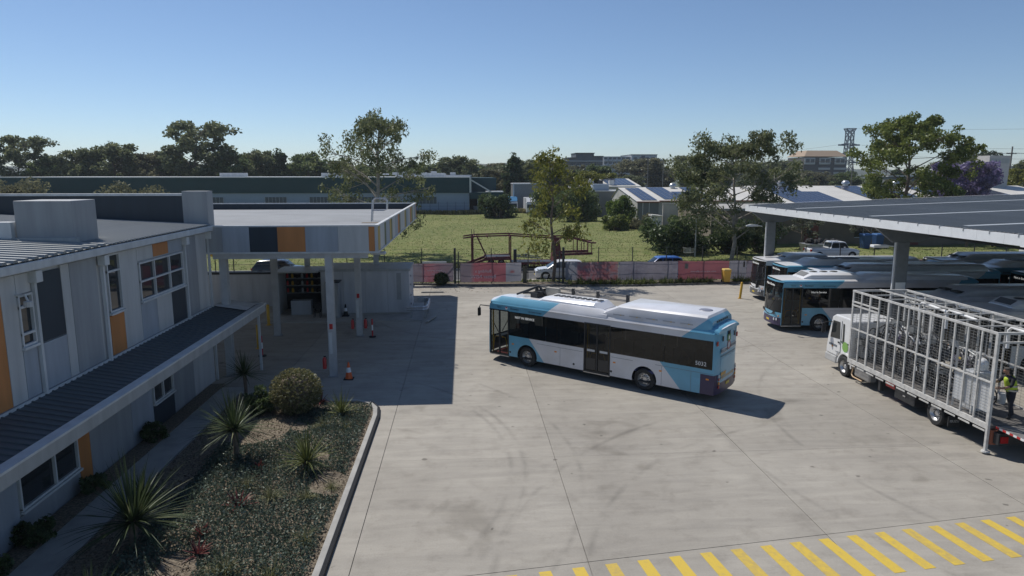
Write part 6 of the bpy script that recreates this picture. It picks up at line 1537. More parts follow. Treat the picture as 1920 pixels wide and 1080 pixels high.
# two trucks parked by the warehouse
for nm, lab, x, y, pm_ in (('parked_truck', 'blue-topped truck facing out beside the open warehouse bay', 11.6, 166, mat('truck_blue', (0.05, 0.22, 0.42), .4)), ('parked_truck', 'white truck in front of the tall grey box trailer', 15.5, 160, TW)):
    t = thing(nm, lab, 'truck', (x, y, 0), R(-90), 'trucks by the warehouse')
    MB().prism([(0, .6), (1.7, .6), (1.75, 1.6), (1.5, 2.9), (0, 3.0)], 'y', -1.15, 1.15).obj('cab', TW, t, bevel=.08); MB().add([(1.78, -1, 1.65), (1.78, 1, 1.65), (1.55, .95, 2.6), (1.55, -.95, 2.6)], [(0, 1, 2, 3)]).obj('windscreen', GCAR, t)
    MB().box(-6, -.15, -1.25, 1.25, .9, 3.9).obj('cargo_body', pm_, t, bevel=.05); MB().box(1.4, 1.85, -1.15, 1.15, .35, .75).obj('bumper', GREYM, t)
    MB().prism([(-.1, 3.01), (1.4, 3.01), (.4, 3.7), (-.1, 3.8)], 'y', -1.1, 1.1).obj('wind_deflector', pm_, t)
    for s in (-1, 1):
        for xx in (.7, -4.2): wheel(t, xx, s * 1.0, .485, s)
bx_ = thing('box_trailer', 'tall grey box trailer with white top edge right of the warehouse', 'trailer', (16.4, 171, 0))
MB().box(-4.2, 4.2, 0, 9, 1.1, 6.9).obj('body', mat('trailer_grey', (0.22, 0.225, 0.225), .6, var=.15), bx_); MB().box(-4.3, 4.3, -.1, 9, 6.902, 7.15).obj('top_rim', TRIML, bx_); MB().box(-4.3, -4.0, -.12, -.01, .5, 6.88).obj('corner_post', TRIML, bx_)
for s in (-3, 3): MB().box(s - .6, s + .6, 2, 8, .0, 1.1).obj('leg', DKM, bx_)

# ------------------------------------------------------------------ red car-carrier trailer
CR_ = mat('faded_red_paint', (0.13, 0.028, 0.03), .6, var=.25, scale=2)
ct = thing('car_carrier_trailer', 'empty dark red car-carrier trailer parked on the far side of the street', 'trailer', (0, 67.6, 0.02)); ct.scale = (.735, 1, .78)
def cc(nm, f, m=CR_, parent=ct):
    b = MB(); f(b); return b.obj(nm, m, parent)
for s in (-1.15, 1.15):
    cc('upper_deck_rail', lambda b: [b.bar(p, q,   .10, .17) for p, q in zip([(-.2, s, 4.0), (1.2, s, 4.2), (6.0, s, 4.3), (11.5, s, 3.95), (14.2, s, 3.95), (16.9, s, 3.3)], [(1.2, s, 4.2), (6.0, s, 4.3), (11.5, s, 3.95), (14.2, s, 3.95), (16.9, s, 3.3), (17.6, s, 3.3)])])
    cc('rear_post', lambda b: b.bar((1.0, s, .5), (1.0, s, 4.2), .16, .3)); cc('mid_post', lambda b: b.bar((6.1, s, .9), (6.1, s, 4.3), .16)); cc('diagonal_brace', lambda b: b.bar((1.6, s, 4.2), (2.9, s, 1.5), .12))
    cc('lower_deck_rail', lambda b: [b.bar((2.6, s, 1.35), (6.2, s, 1.45), .2, .45), b.bar((2.7, s, 1.3), (.3, s, .45), .16, .3), b.bar((6.2, s, .75), (12.0, s, .75), .16, .28)])
    cc('gooseneck', lambda b: b.prism([(11.8, .6), (13.4, .6), (13.4, 1.6), (12.9, 1.9), (12.6, 3.9), (12.0, 3.9), (11.9, 1.9)], 'y', s - .08, s + .08))
    cc('front_deck_rail', lambda b: b.bar((12.8, s, 1.85), (17.1, s, 1.95), .16, .3))
    for x in (15.0, 15.6, 16.5, 17.0): cc('front_stanchion', lambda b, x=x: b.bar((x, s, 1.95), (x, s, 3.75 if x < 15.6 else 3.4), .09))
    for x in (3.6, 5.0): wheel(ct, x, s * .92, .5, s, 1.0)
    for x in (15.0, 15.5): cc('whip_post', lambda b, x=x: b.bar((x, s, 3.8), (x, s, 4.9), .05), DKM)
    for x in (.95, 1.25): cc('stub_post', lambda b, x=x: b.bar((x, s, 4.3), (x, s, 4.9), .06), DKM)
for i in range(12): cc('ladder_rung', lambda b: b.bar((.85, -1.24, .8 + i * .27), (1.25, -1.24, .8 + i * .27), .05))
for x in (1.2, 3.0, 6.0, 9.0, 11.5, 14, 16.9): cc('cross_beam', lambda b: b.bar((x, -1.15, 4.1 if x < 12 else 3.7 if x < 16 else 3.3), (x, 1.15, 4.1 if x < 12 else 3.7 if x < 16 else 3.3), .14))
cc('deck_mesh', lambda b: b.box(6.2, 11.8, -1.1, 1.1, .80, .86), DKM); cc('rear_deck', lambda b: b.box(2.7, 6.1, -1.1, 1.1, 1.5, 1.56), DKM)
cc('ramp', lambda b: [b.bar((6.6, -.7, 1.6), (10.2, -.7, 1.35), .3, .1), b.bar((6.6, .7, 1.6), (10.2, .7, 1.35), .3, .1), b.bar((7.2, -.7, 1.7), (8.4, -.7, 1.85), .2, .12)], DKM)
cc('winch', lambda b: b.box(6.5, 6.9, -1.1, -.7, .85, 2.5), DKM); cc('front_panel', lambda b: b.box(11.9, 13.3, -1.05, 1.05, .7, 1.85)); cc('landing_leg', lambda b: b.bar((12.5, -.8, 0), (12.5, -.8, .7), .12), DKM)
for z in (2.3, 3.1, 3.6): cc('back_cross_rail', lambda b: b.bar((1.3, 1.15, z), (2.3, 1.15, z - .05), .06))
# ------------------------------------------------------------------ wire fence and banners
fn = thing('wire_fence', 'tall dark post and wire fence along the street edge of the yard', 'fence', (0, 57.2, 0.1))
FP = mat('fence_post_dark', (0.028, 0.03, 0.03), .6, var=.2)
posts = [-19, -16, -12.9, -9.8, -6.7, -3.61, -.85, 2.21, 5.33, 8.34, 11.37, 14.3, 17.26, 20.41, 23.48, 26.5, 29.6, 32.7, 35.8, 38.9, 42, 45, 48, 51, 54]
for x in posts:
    b = .09 if x in (-.85, 8.34) else .032
    MB().box(x - b, x + b, -b, b, 0, 3.05).obj('post', FP, fn)
for x in (-.55, 8.02): MB().box(x - .04, x + .04, -.04, .04, 0, 2.75).obj('post', FP, fn)
for p, q in (((-2.9, 0, .1), (-.9, 0, 1.75)), ((8.4, 0, 1.75), (10.5, 0, .1))): MB().bar(p, q, .05).obj('brace', FP, fn)
for z in (1.82, .95, .08): MB().bar((-20, 0, z), (56, 0, z), .022).obj('rail', FP, fn)
for z in (2.3, 2.6, 2.95): MB().bar((-20, 0, z), (56, 0, z), .012).obj('barbed_wire', FP, fn)
def chain():
    m = bpy.data.materials.new('chain_link'); m.use_nodes = True; nt = m.node_tree; b = nt.nodes['Principled BSDF']; out = nt.nodes['Material Output']
    b.inputs['Base Color'].default_value = (.05, .05, .05, 1)
    t = nt.nodes.new('ShaderNodeBsdfTransparent'); mx = nt.nodes.new('ShaderNodeMixShader'); mx.inputs[0].default_value = .13
    nt.links.new(t.outputs[0], mx.inputs[1]); nt.links.new(b.outputs[0], mx.inputs[2]); nt.links.new(mx.outputs[0], out.inputs[0]); return m
MB().add([(-20, .03, .05), (5.3, .03, .05), (5.3, .03, 1.85), (-20, .03, 1.85)], [(0, 1, 2, 3)]).add([(8.4, .03, .05), (56, .03, .05), (56, .03, 1.85), (8.4, .03, 1.85)], [(0, 1, 2, 3)]).obj('chain_link_mesh', chain(), fn)
tag(MB().box(4.9, 5.25, 57.3, 57.36, .12, 1.5).obj('gate_board', mat('olive_board', (0.12, 0.115, 0.075), .8, var=.2)), 'olive brown board beside the white end of the banner', 'board')

PINK = (0.30, 0.105, 0.125); PGREY = (0.20, 0.165, 0.19); PWH = (0.27, 0.27, 0.31)
def banner_mat(name, stops, blotch=0.0, blotch_c=(.3, .3, .36)):
    m, nt, b = _new(name); L = nt.links.new
    tc = nt.nodes.new('ShaderNodeTexCoord'); sp = nt.nodes.new('ShaderNodeSeparateXYZ'); L(tc.outputs['Generated'], sp.inputs[0])
    r = nt.nodes.new('ShaderNodeValToRGB'); r.color_ramp.interpolation = 'LINEAR'
    e = r.color_ramp.elements; e[0].position = stops[0][0]; e[0].color = (*stops[0][1], 1); e[1].position = stops[-1][0]; e[1].color = (*stops[-1][1], 1)
    for p, c in stops[1:-1]: k = e.new(p); k.color = (*c, 1)
    L(sp.outputs[0], r.inputs[0]); src = r.outputs[0]
    if blotch:
        n = nt.nodes.new('ShaderNodeTexNoise'); n.inputs['Scale'].default_value = 5; n.inputs['Detail'].default_value = 7; n.inputs['Roughness'].default_value = .7; L(tc.outputs['Object'], n.inputs['Vector']); n.inputs['Scale'].default_value = 1.6
        r2 = nt.nodes.new('ShaderNodeValToRGB'); r2.color_ramp.elements[0].position = .42; r2.color_ramp.elements[1].position = .6; L(n.outputs[0], r2.inputs[0])
        mu = nt.nodes.new('ShaderNodeMath'); mu.operation = 'MULTIPLY'; mu.inputs[1].default_value = blotch; L(r2.outputs[0], mu.inputs[0])
        mx = nt.nodes.new('ShaderNodeMixRGB'); L(mu.outputs[0], mx.inputs[0]); L(src, mx.inputs[1]); mx.inputs[2].default_value = (*blotch_c, 1); src = mx.outputs[0]
    L(src, b.inputs['Base Color']); b.inputs['Roughness'].default_value = .75
    t = nt.nodes.new('ShaderNodeBsdfTranslucent'); L(src, t.inputs[0]); mx2 = nt.nodes.new('ShaderNodeMixShader'); mx2.inputs[0].default_value = .45
    L(b.outputs[0], mx2.inputs[1]); L(t.outputs[0], mx2.inputs[2]); L(mx2.outputs[0], nt.nodes['Material Output'].inputs[0])
    return m
def banner(label, x0, x1, z0, z1, m, seed, texts=(), amp=.05):
    t = thing('fence_banner', label, 'banner', (x0, 57.1, .1), 0, 'banners tied to the wire fence'); W = x1 - x0
    rd = random.Random(seed); ph = [rd.uniform(0, 6) for _ in range(4)]
    def f(u, v):
        d = amp * (math.sin(u * 1.4 + ph[0] + v * 2) * .5 + math.sin(u * 3.3 - v * 3.1 + ph[1]) * .3 + math.sin(v * 6 + u * .4 + ph[2]) * .35)
        return (u, d * .7 - .04, z0 + (z1 - z0) * v + .02 * math.sin(u * 2 + ph[3]) * (1 if v < .1 or v > .9 else .5))
    c = MB().grid(f, linspace(0, W, max(8, int(W * 8))), linspace(0, 1, 14)).obj('cloth', m, t, smooth=180)
    for (s, size, tx, tz, mm) in texts:
        share('lettering', text_mesh(s, size, mm), c, (tx, -.115, tz), (R(90), 0, 0), (-1, 1, 1))
    for i in range(int(W / 1.5) + 1):
        MB().box(.05 + i * 1.5 - .02, .05 + i * 1.5 + .02, -.03, .06, z1 - .06, z1 - .02).obj('cable_tie', YEL if i % 3 == 1 else BLACK, t)
    return t
PT = mat('banner_print_pale', (0.62, 0.56, 0.6), .7); PTG = mat('banner_print_grey', (0.36, 0.38, 0.45), .7); PR = mat('banner_print_red', (0.5, 0.16, 0.16), .7)
banner('grey banner on the fence left of the shrub balls, mostly behind the tank enclosure', -11.5, -5.6, .22, 1.79, banner_mat('b0', [(0, PGREY), (.5, (.25, .16, .18)), (1, PGREY)], .3), 1)
banner('pink and grey faded banner behind the two clipped shrub balls', -5.45, -.98, .22, 1.79, banner_mat('b1', [(0, PGREY), (.4, PGREY), (.46, PINK), (.6, PINK), (.75, (.23, .14, .17)), (1, PGREY)], .25), 2, [('more services', .22, 2.9, 1.2, PT), ('for you', .22, 2.9, .9, PT)])
b2 = banner('pink and grey banner with white mirrored lettering and crumpled pale end', -.42, 4.74, .18, 1.79, banner_mat('b2', [(0, PGREY), (.17, PGREY), (.24, PINK), (.745, PINK), (.75, PWH), (1, PWH)], .0), 3, [('Building a', .36, 1.95, 1.1, PT), ('Better NSW', .42, 1.95, .62, PT), ('NSW', .22, 4.4, .72, PTG)], .09)
lot = MB()
for i in range(7):
    a = math.pi * (i + .5) / 7; lot.add([(4.4, -.13, .95), (4.4 + .12 * math.cos(a - .2), -.13, .95 + .14 * math.sin(a - .2)), (4.4 + .3 * math.cos(a), -.13, .95 + .3 * math.sin(a)), (4.4 + .12 * math.cos(a + .2), -.13, .95 + .14 * math.sin(a + .2))], [(0, 1, 2, 3)])
lot.obj('flower_emblem', PR, b2)
banner('grey and red photographic banner right of the thick gate post', 8.52, 13.03, .2, 1.79, banner_mat('b4', [(0, PWH), (.2, (.26, .26, .3)), (.25, PINK), (1, (.30, .12, .12))], .55, (.2, .24, .28)), 4)
banner('grey photographic banner between the red one and the plain pink one', 13.06, 18.25, .2, 1.79, banner_mat('b5', [(0, (.23, .215, .25)), (.3, (.17, .16, .2)), (.6, (.24, .22, .25)), (1, (.2, .19, .23))], .6, (.28, .27, .31)), 5)
b6 = banner('plain pink banner with small dark patch behind the yellow bin', 18.28, 22.75, .2, 1.79, banner_mat('b6', [(0, PINK), (1, (.31, .12, .14))], .15, (.24, .11, .14)), 6, [('make with us the difference', .2, 2.2, .9, PT)], .07)
MB().box(.55, .85, -.13, -.12, 1.15, 1.58).obj('dark_patch', mat('patch_grey', (.16, .16, .15), .7), b6)
banner('pale streaked banner to the right of the yellow bin', 22.78, 24.3, .2, 1.79, banner_mat('b7', [(0, PWH), (1, (.26, .26, .3))], .5, (.18, .18, .22)), 7)
banner('grey-mauve banner ending behind the white bus front', 24.33, 30.5, .2, 1.79, banner_mat('b8', [(0, (.22, .19, .23)), (1, (.2, .17, .2))], .15), 8)
banner('mauve banner seen low beneath the carport between the bus rows', 30.6, 46, .2, 1.79, banner_mat('b9', [(0, (.22, .18, .2)), (.5, (.27, .15, .17)), (1, (.22, .19, .22))], .2), 9)
tag(MB().box(0, 2.0, -.05, .05, 0, .16).obj('rolled_sign', TRIML, loc=(-3.55, 57.0, 1.9)), 'white rolled strip tied on top of the fence left of the gate', 'sign')

# strappy plants behind the kerb, clipped balls
SP = leaf_mat('strappy_leaves', (0.08, 0.11, 0.03), (0.18, 0.21, 0.07), (0.28, 0.28, 0.12), .4)
def tuft_mesh(seed, n, ln, w, spread, m, droop=.6, base=.08):
    rd = random.Random(seed); b = MB()
    for i in range(n):
        a = rd.uniform(0, 6.28); el = rd.uniform(*spread); l = ln * rd.uniform(.65, 1.1); d = Vector((math.cos(a) * math.cos(el), math.sin(a) * math.cos(el), math.sin(el))); sd_ = Vector((-math.sin(a), math.cos(a), 0)) * w
        p0 = Vector((math.cos(a), math.sin(a), 0)) * base * rd.random(); pts = []
        for k in range(4):
            f = k / 3; pts.append(p0 + d * l * f + Vector((0, 0, -droop * l * f * f * math.cos(el))))
        for k in range(3):
            w0, w1 = (1 - k / 3) ** .6, (1 - (k + 1) / 3) ** .6
            b.add([pts[k] - sd_ * w0, pts[k] + sd_ * w0, pts[k + 1] + sd_ * max(w1, .05), pts[k + 1] - sd_ * max(w1, .05)], [(0, 1, 2, 3)])
    return b.mesh('leaves', m, None, False)
TM = [tuft_mesh(i, 60, .85, .022, (.5, 1.4), SP) for i in range(3)]
def kerb_y(x):
    for (a, b), (c, d) in zip(kerb_line, kerb_line[1:]):
        if a <= x <= c: return b + (d - b) * (x - a) / (c - a)
    return 56.5
rd = random.Random(31); xx = 9.0; idx = 0
while xx < 26.5:
    if not (21.6 < xx < 23.2):
        for r_ in range(2):
            xq = xx + rd.uniform(-.2, .2)
            t = thing('strappy_plant', 'strap-leaved green clump in the hedge row between kerb and banners', 'plant', (xq, kerb_y(xq) + .4 + r_ * .45 + rd.uniform(-.1, .1), .10), rd.uniform(0, 6.28), 'strappy hedge plants at the fence'); s = rd.uniform(.75, 1.15); t.scale = (s, s, s * rd.uniform(.7, 1))
            share('leaves', TM[idx % 3], t); idx += 1
    xx += .42
def ball(name, label, loc, r, leaf, seed, n, size, cat='shrub'):
    rg = np.random.default_rng(seed); q = rg.normal(size=(n, 3)); q /= np.linalg.norm(q, axis=1)[:, None]; q *= (r * rg.uniform(.72, 1.03, n))[:, None]; q[:, 2] *= .92; q[:, 2] += r * .85; q = q[q[:, 2] > 0]
    t = thing(name, label, cat, loc, 0); share('foliage', quads_mesh('foliage', q, size, LEAF[leaf] if isinstance(leaf, str) else leaf, rg, .5, 0), t)
    MB().lathe([(r * .75 * math.sin(a), r * .85 - r * .72 * math.cos(a)) for a in linspace(0.0, math.pi, 9)], 14).obj('inner_twigs', BARK, t); return t
ball('clipped_shrub', 'dark clipped ball shrub at the fence, right of the two', (-2.0, 57.0 + .1, .08), .62, 'dark', 1, 1500, .09); ball('clipped_shrub', 'dark clipped ball shrub half hidden by the tank enclosure corner', (-5.2, 57.6, .08), .6, 'dark', 2, 1500, .09)

# bin, bollards, cones, extinguishers, skip, blue bins, trolley
def bin_(name, label, loc, m, lid, s=1.0, rz=0):
    t = thing(name, label, 'bin', loc, rz); t.scale = (s, s, s)
    MB().loft([[(-k, -k * 1.1, z), (k, -k * 1.1, z), (k, k * 1.1, z), (-k, k * 1.1, z)] for z, k in ((.06, .22), (.95, .29))]).obj('body', m, t, bevel=.03); MB().loft([[(-.31, -.36, .955), (.31, -.36, .955), (.31, .34, .955), (-.31, .34, .955)], [(-.27, -.3, 1.05), (.27, -.3, 1.05), (.27, .3, 1.07), (-.27, .3, 1.07)]]).obj('lid', lid, t, bevel=.02)
    for x_ in (-.22, .22): MB().lathe([(0, -.03), (.1, -.03), (.1, .03), (0, .03)], 12, axis='x', c=(x_, .28, .1)).obj('wheel', BLACK, t)
    MB().bar((-.25, .36, .93), (.25, .36, .93), .03).obj('handle', BLACK, t)
BY = mat('bin_yellow', (.62, .37, .06), .55, var=.08); bin_('wheelie_bin', 'yellow wheelie bin standing at the fence beside the pink banner', (22.3, 56.45, .1), BY, mat('bin_lid_yellow', (.72, .5, .15), .5), 1.12)
BBn = mat('bin_blue', (.03, .08, .2), .5)
for i, (x, lab) in enumerate(((49.4, 'dark blue bin left of the pair behind the white ute'), (51.0, 'blue bin right of the pair behind the white ute'))): bin_('large_bin', lab, (x, 81.0, .15), BBn, mat('bin_blue2', (.05, .14, .33), .5), 1.8)
bin_('large_bin', 'dark green bin by the forked tree on the lawn', (67.5, 82.0, .15), mat('bin_green', (.03, .07, .05), .6), mat('bin_green', (0, 0, 0)), 1.5)
sk2 = thing('rubbish_skip', 'grey steel rubbish skip heaped with dark waste behind the white ute', 'skip', (40.2, 74.5, .15))
MB().loft([[(-1.6, -.8, 0), (1.6, -.8, 0), (1.6, .8, 0), (-1.6, .8, 0)], [(-2.1, -.95, 1.4), (2.1, -.95, 1.4), (2.1, .95, 1.4), (-2.1, .95, 1.4)]]).obj('body', GREYM, sk2)
hp = MB(); rdd = random.Random(8)
for i in range(18): hp.lathe([(0, -.2), (.35, 0), (.25, .25), (0, .35)], 6, c=(rdd.uniform(-1.7, 1.7), rdd.uniform(-.6, .6), 1.4 + rdd.uniform(0, .3)))
stuff(hp.obj('waste', BLACK, sk2)); 
for x in (-1.2, -.4, .4, 1.2): MB().bar((x, -.82, .05), (x * 1.25, -.97, 1.35), .08).obj('rib', GREYM, sk2)
def bollard(label, loc, h=1.15, r=.09, grp='yellow bollards'):
    t = thing('bollard', label, 'bollard', loc, 0, grp); MB().lathe([(0, 0), (r, 0), (r, h - .04), (r * .7, h), (0, h + .01)], 16).obj('post', YEL, t, smooth=40); MB().lathe([(0, 0.001), (r * 1.9, 0.001), (r * 1.9, .015), (r, .016)], 16).obj('base_flange', YEL, t); return t
bb_ = bollard('leaning yellow bollard standing alone before the white bus', (20.67, 49.4, .002), 1.25); bb_.rotation_euler = (0, R(5), 0)
bollard('yellow bollard beside the far carport column, left of two', (24.5, 51.9, .002), 2.6); bollard('yellow bollard beside the far carport column, right of two', (25.0, 51.9, .002), 2.6)
bollard('yellow bollard under the canopy beside the kiosk counter', (-12.2, 42.4, .002), 1.3); bollard('yellow bollard left under the end of the awning', (-11.1, 36.5, .002), 1.3)
def cone(label, loc, s=1.0, dark=False):
    t = thing('traffic_cone', label, 'cone', loc, 0, 'traffic cones'); t.scale = (s, s, s)
    MB().box(-.2, .2, -.2, .2, 0, .035).obj('base', BLACK, t, bevel=.01); MB().lathe([(.155, .035), (.105, .30)], 18).lathe([(.07, .50), (.03, .72), (0, .72)], 18).obj('cone_body', ORANGE if not dark else BLACK, t, smooth=40); MB().lathe([(.108, .30), (.073, .50)], 18).obj('reflective_collar', WHITE, t, smooth=40)
cone('orange traffic cone with white band beside the near canopy column', (-5.35, 30.55, .002), 1.1); cone('dark traffic cone by the cabinet at the tank enclosure', (-7.85, 44.6, .062), 1.1, True)
def delin(label, loc):
    t = thing('delineator_post', label, 'post', loc, 0, 'red and white delineator posts'); MB().lathe([(0, 0), (.2, 0), (.2, .04), (.05, .06)], 14).obj('base', BLACK, t); MB().lathe([(.045, .06), (.045, .4)], 12).lathe([(.045, .72), (.045, 1.05), (0, 1.08)], 12).obj('post', RED, t); MB().lathe([(.046, .4), (.046, .72)], 12).obj('reflective_band', WHITE, t)
delin('red and white delineator post right of the middle canopy column', (-5.35, 38.75, .002)); delin('red and white delineator post under the awning end', (-10.45, 34.9, .002))
def ext(label, loc):
    t = thing('fire_extinguisher', label, 'extinguisher', loc, 0, 'fire extinguishers on the columns'); MB().lathe([(0, 0), (.09, 0), (.09, .45), (.05, .53), (0, .55)], 14).obj('cylinder', RED, t, smooth=40); MB().box(-.03, .08, -.015, .015, .55, .6).obj('valve', BLACK, t); MB().tube([(.08, 0, .57), (.13, 0, .4), (.1, 0, .1)], .012, 6).obj('hose', BLACK, t)
ext('red extinguisher left of the middle canopy column', (-6.5, 39.0, .45)); ext('red extinguisher right of the middle canopy column', (-5.78, 39.1, .45)); ext('red extinguisher left of the near canopy column', (-6.5, 30.95, .4))
tr = thing('shopping_trolley', 'abandoned grey shopping trolley lying by the big round bush', 'trolley', (24.9, 74.2, .15), R(20))
bk = MB()
for i in range(7):
    bk.bar((-.5 + i * .16, -.28, .5), (-.5 + i * .16, -.3, 1.0), .02); bk.bar((-.5 + i * .16, .28, .5), (-.5 + i * .16, .3, 1.0), .02); bk.bar((-.5 + i * .16, -.28, .5), (-.5 + i * .16, .28, .5), .02)
for z in (.5, .66, .82, 1.0):
    for s in (-1, 1): bk.bar((-.5, s * .29, z), (.5, s * .29, z), .025)
bk.obj('basket', STEEL, tr); MB().bar((-.62, -.3, 1.08), (-.62, .3, 1.08), .05).bar((-.5, -.3, 1.0), (-.62, -.3, 1.08), .03).bar((-.5, .3, 1.0), (-.62, .3, 1.08), .03).obj('handle', STEEL, tr)
for x, y in ((-.4, -.25), (-.4, .25), (.4, -.22), (.4, .22)): MB().lathe([(0, -.02), (.07, -.02), (.07, .02), (0, .02)], 10, axis='y', c=(x, y, .07)).bar((x, y, .1), (x, y, .5), .025).obj('castor', DKM, tr)

# ------------------------------------------------------------------ garden bed beside the office
KX = -3.42
out = [(KX, 2.0), (KX, 25.3), (KX - .1, 26.2), (KX - .45, 26.9), (KX - 1.0, 27.2), (-6.2, 27.3), (-8.2, 27.6), (-9.6, 28.6)]
ins = [(p[0] - .17, p[1]) for p in out[:2]] + [(KX - .27, 26.1), (KX - .58, 26.74), (KX - 1.05, 27.02), (-6.2, 27.12), (-8.1, 27.42), (-9.5, 28.4)]
kb_ = MB()
kb_.loft([[(a[0], a[1], -.03), (a[0], a[1], .15), (b[0], b[1], .15), (b[0], b[1], -.03)] for a, b in zip(out, ins)])
struct(kb_.obj('garden_kerb', KERBC, bevel=.015))
edge = MB().loft([[(a[0] + .004, a[1], .001), (a[0] + .10, a[1] + (0 if i < 2 else .07), .001), (a[0] + .085, a[1] + (0 if i < 2 else .06), .10), (a[0] + .004, a[1], .145)] for i, a in enumerate(out[:5])])
struct(edge.obj('black_kerb_edging', BLACK))
soil = MB().prism([(-9.6, 2.0)] + [(p[0] + .02, p[1]) for p in ins], 'z', -.03, .09).obj('garden_soil', SOIL); struct(soil)
pth = struct(MB().box(-10.65, -9.62, 2, 29.5, .0, .045).obj('garden_path', KERBC))
struct(MB().box(-11.28, -10.66, 2, 30, 0, .07).obj('wall_bed_soil', SOIL))
GC = leaf_mat('blue_green_groundcover', (0.045, 0.07, 0.05), (0.13, 0.165, 0.125), (0.24, 0.27, 0.22), .25)
rg = np.random.default_rng(77); pts = []
while len(pts) < 46000:
    x = rg.uniform(-8.3, -3.6, 4000); y = rg.uniform(9, 26.3, 4000)
    dens = np.sin(x * 1.3 + 1.1) * np.sin(y * .55 + .4) + .5 * np.sin(x * 2.7 + y * 1.1) + .35 * np.sin(y * 2.3 - x)
    lim = -4.1 - .35 * np.sin(y * .8); keep = (dens > -.95) & (x < KX - .3) & ~((y > 22.8) & (x < -6.4)) & ~((x < -7.2) & (y < 12))
    for a, b, d in zip(x[keep], y[keep], dens[keep]): pts.append((a, b, .1 + rg.uniform(0, .26) * min(1, max(.15, (d + .75) * .9)))) 
gm = quads_mesh('groundcover', np.array(pts[:46000]), .042, GC, rg, .5, -.6)
stuff(share('groundcover', gm), 'low blue-green groundcover spreading over the garden bed', 'groundcover')
MU = leaf_mat('mulch_chips', (0.07, 0.05, 0.03), (0.2, 0.15, 0.1), (0.36, 0.31, 0.24), .05)
mp_ = np.stack([rg.uniform(-9.5, -3.6, 16000), rg.uniform(9, 27, 16000), rg.uniform(.09, .115, 16000)], 1); mp_ = mp_[~((mp_[:, 1] > 25.3) & (mp_[:, 0] > -4.2))]
stuff(share('mulch', quads_mesh('mulch', mp_, .035, MU, rg, .4, 0)), 'brown and grey bark mulch chips in the garden bed', 'mulch')
SPK = leaf_mat('spiky_leaves', (0.06, 0.075, 0.022), (0.16, 0.18, 0.06), (0.3, 0.3, 0.14), .3); SPD = leaf_mat('dark_spiky_leaves', (0.03, 0.05, 0.02), (0.08, 0.105, 0.045), (0.2, 0.2, 0.11), .25)
BRM = leaf_mat('bromeliad_red_leaves', (0.09, 0.02, 0.022), (0.2, 0.055, 0.05), (0.3, 0.28, 0.17), .3); FINE = leaf_mat('fine_grass_leaves', (0.13, 0.14, 0.06), (0.24, 0.23, 0.12), (0.36, 0.33, 0.2), .3)
SPI = [tuft_mesh(50 + i, 120, 1.25, .02, (-.1, 1.5), SPK, .25, .06) for i in range(2)]; SPDm = [tuft_mesh(60 + i, 170, 1.45, .02, (-.25, 1.5), SPD, .2, .08) for i in range(2)]
BRm = [tuft_mesh(70 + i, 26, .55, .045, (.2, 1.3), BRM, .35, .05) for i in range(2)]; FIm = [tuft_mesh(80 + i, 110, .7, .008, (.3, 1.4), FINE, .8, .12) for i in range(3)]
def clump(name, label, me, x, y, z=.09, s=1.0, trunk=0.0, grp=None, cat='plant'):
    t = thing(name, label, cat, (x, y, z), random.Random(x * 7 + y).uniform(0, 6.28), grp); t.scale = (s, s, s)
    share('leaves', me, t, (0, 0, trunk))
    if trunk: MB().tube([(0, 0, -.05), (.02, .01, trunk * .5), (0, 0, trunk + .05)], [.09, .08, .1], 8).obj('stem', BARK, t)
clump('spiky_plant', 'bright green spiky plant in the middle of the groundcover', SPI[0], -5.0, 20.6, s=1.05, trunk=.25)
clump('spiky_plant', 'bright spiky plant at the rounded kerb end of the bed', SPI[1], -4.75, 25.3, s=.85, trunk=.15)
clump('grass_tree', 'large dark spiky grass tree near the path at the bottom of the bed', SPDm[0], -8.3, 16.4, s=1.25, trunk=.5); clump('grass_tree', 'dark spiky grass tree in the middle of the bed beside the path', SPDm[1], -7.5, 21.6, s=1.1, trunk=.9)
clump('grass_tree', 'small dark spiky plant near the office wall', SPDm[0], -9.1, 18.6, s=.7, trunk=.2); clump('grass_tree', 'tall thin dark plant under the awning end', SPDm[1], -8.9, 27.2, s=.8, trunk=1.5)
clump('grass_tree', 'dark spiky clump at the very bottom of the garden bed', SPDm[1], -7.9, 13.6, s=.8, trunk=.1)
for i, (x, y, s, lab) in enumerate(((-6.35, 18.2, 1.25, 'red and cream bromeliad highest of the bromeliads in the bed'), (-6.75, 16.7, 1.1, 'deep red bromeliad below the cream-edged one'), (-6.55, 15.8, 1.0, 'dark red bromeliad lowest in the bed'), (-6.5, 20.7, .9, 'small red bromeliad left of the bright spiky plant'), (-5.9, 27.0, 1.1, 'red-leaved plant beside the round pale shrub'))): clump('bromeliad', lab, BRm[i % 2], x, y, .1, s * .85, grp='bromeliads in the garden bed')
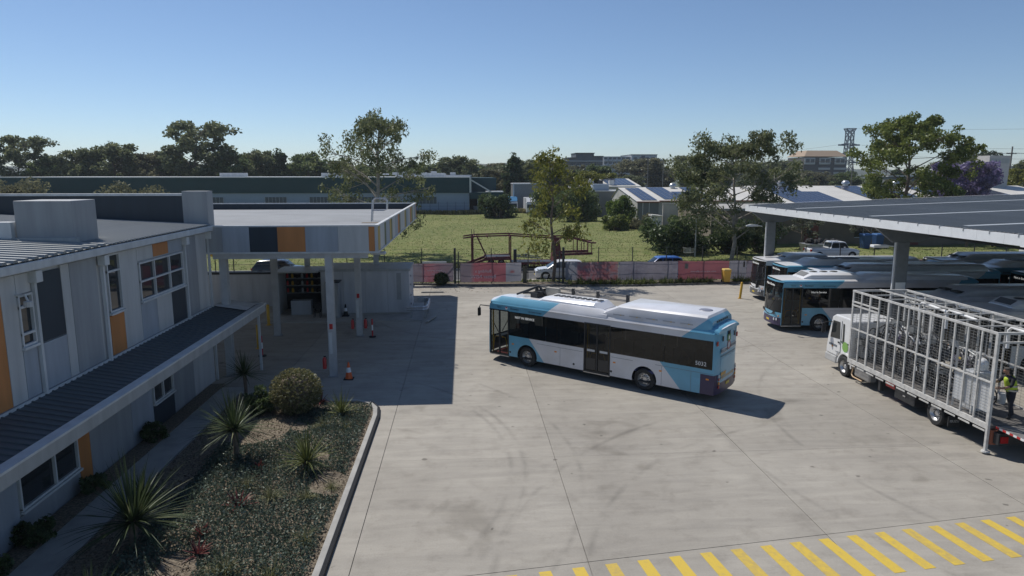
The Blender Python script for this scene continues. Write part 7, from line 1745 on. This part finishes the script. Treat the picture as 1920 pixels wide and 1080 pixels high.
for i, (x, y, s, lab) in enumerate(((-5.6, 18.7, 1.0, 'fine pale grass clump below the bright spiky plant'), (-4.6, 18.5, .9, 'fine grass clump close to the kerb, upper one'), (-4.1, 16.2, .9, 'fine grass clump close to the kerb, middle one'), (-4.5, 14.6, 1.1, 'fine grass clump close to the kerb at the bottom of the bed'), (-5.6, 14.9, 1.2, 'feathery grass clump at the bottom middle of the bed'), (-6.5, 19.3, .9, 'fine grass clump above the highest bromeliad'), (-4.0, 19.2, .7, 'small grass tuft against the kerb'), (-5.2, 24.2, 1.0, 'pale grass clump behind the kerb end'), (-4.4, 24.0, .8, 'pale grass clump near the upper kerb'))): clump('grass_clump', lab, FIm[i % 3], x, y, .1, s, grp='fine grass clumps in the bed')
ball('round_shrub', 'round pale variegated shrub in front of the near canopy column', (-6.6, 26.0, .08), .98, leaf_mat('variegated_leaves', (0.10, 0.1, 0.04), (0.22, 0.21, 0.1), (0.42, 0.38, 0.25), .3), 5, 5200, .055)
for i, (x, y, s, lab) in enumerate(((-10.95, 15.0, 1.0, 'low dark shrub at the office wall, lowest in view'), (-10.95, 16.8, .9, 'low dark shrub at the office wall under the ground floor window'), (-10.9, 19.6, .8, 'low dark shrub at the office wall beside the orange panel'), (-10.95, 23.5, .9, 'low dark shrub at the office wall below the awning'))): bush('wall_shrub', lab, (x, y, .06), .75 * s, 1.1 * s, 'dark', 300 + i, 1300, .06, 'shrub')
bush('bed_shrub', 'shaggy dark shrub behind the round pale shrub', (-8.0, 26.0, .08), 1.1, 1.4, 'dark', 311, 1800, .07, 'shrub')
stuff(share('leaf_litter', quads_mesh('leaf_litter', np.stack([rg.uniform(-3.3, 3, 120), rg.uniform(53, 57, 120), rg.uniform(.004, .02, 120)], 1), .05, MU, rg, .5, 0)), 'scattered dry leaves along the far yard kerb', 'leaf litter')
# ------------------------------------------------------------------ thin haze in the air over the whole site
hz = MB().box(-2600, 2600, -120, 2700, -3.0, 75.0).obj('haze', [])
hm = bpy.data.materials.new('haze_air'); hm.use_nodes = True; nt = hm.node_tree
nt.nodes.remove(nt.nodes['Principled BSDF'])
pv = nt.nodes.new('ShaderNodeVolumePrincipled'); pv.inputs['Density'].default_value = 0.00017; pv.inputs['Color'].default_value = (0.78, 0.86, 0.95, 1); pv.inputs['Anisotropy'].default_value = 0.2
nt.links.new(pv.outputs[0], nt.nodes['Material Output'].inputs['Volume'])
hz.data.materials.clear(); hz.data.materials.append(hm); stuff(hz, 'thin pale haze in the air over the whole site', 'haze')
print('objects', len(bpy.data.objects), 'tris', sum(len(m.polygons) for m in bpy.data.meshes) * 2)
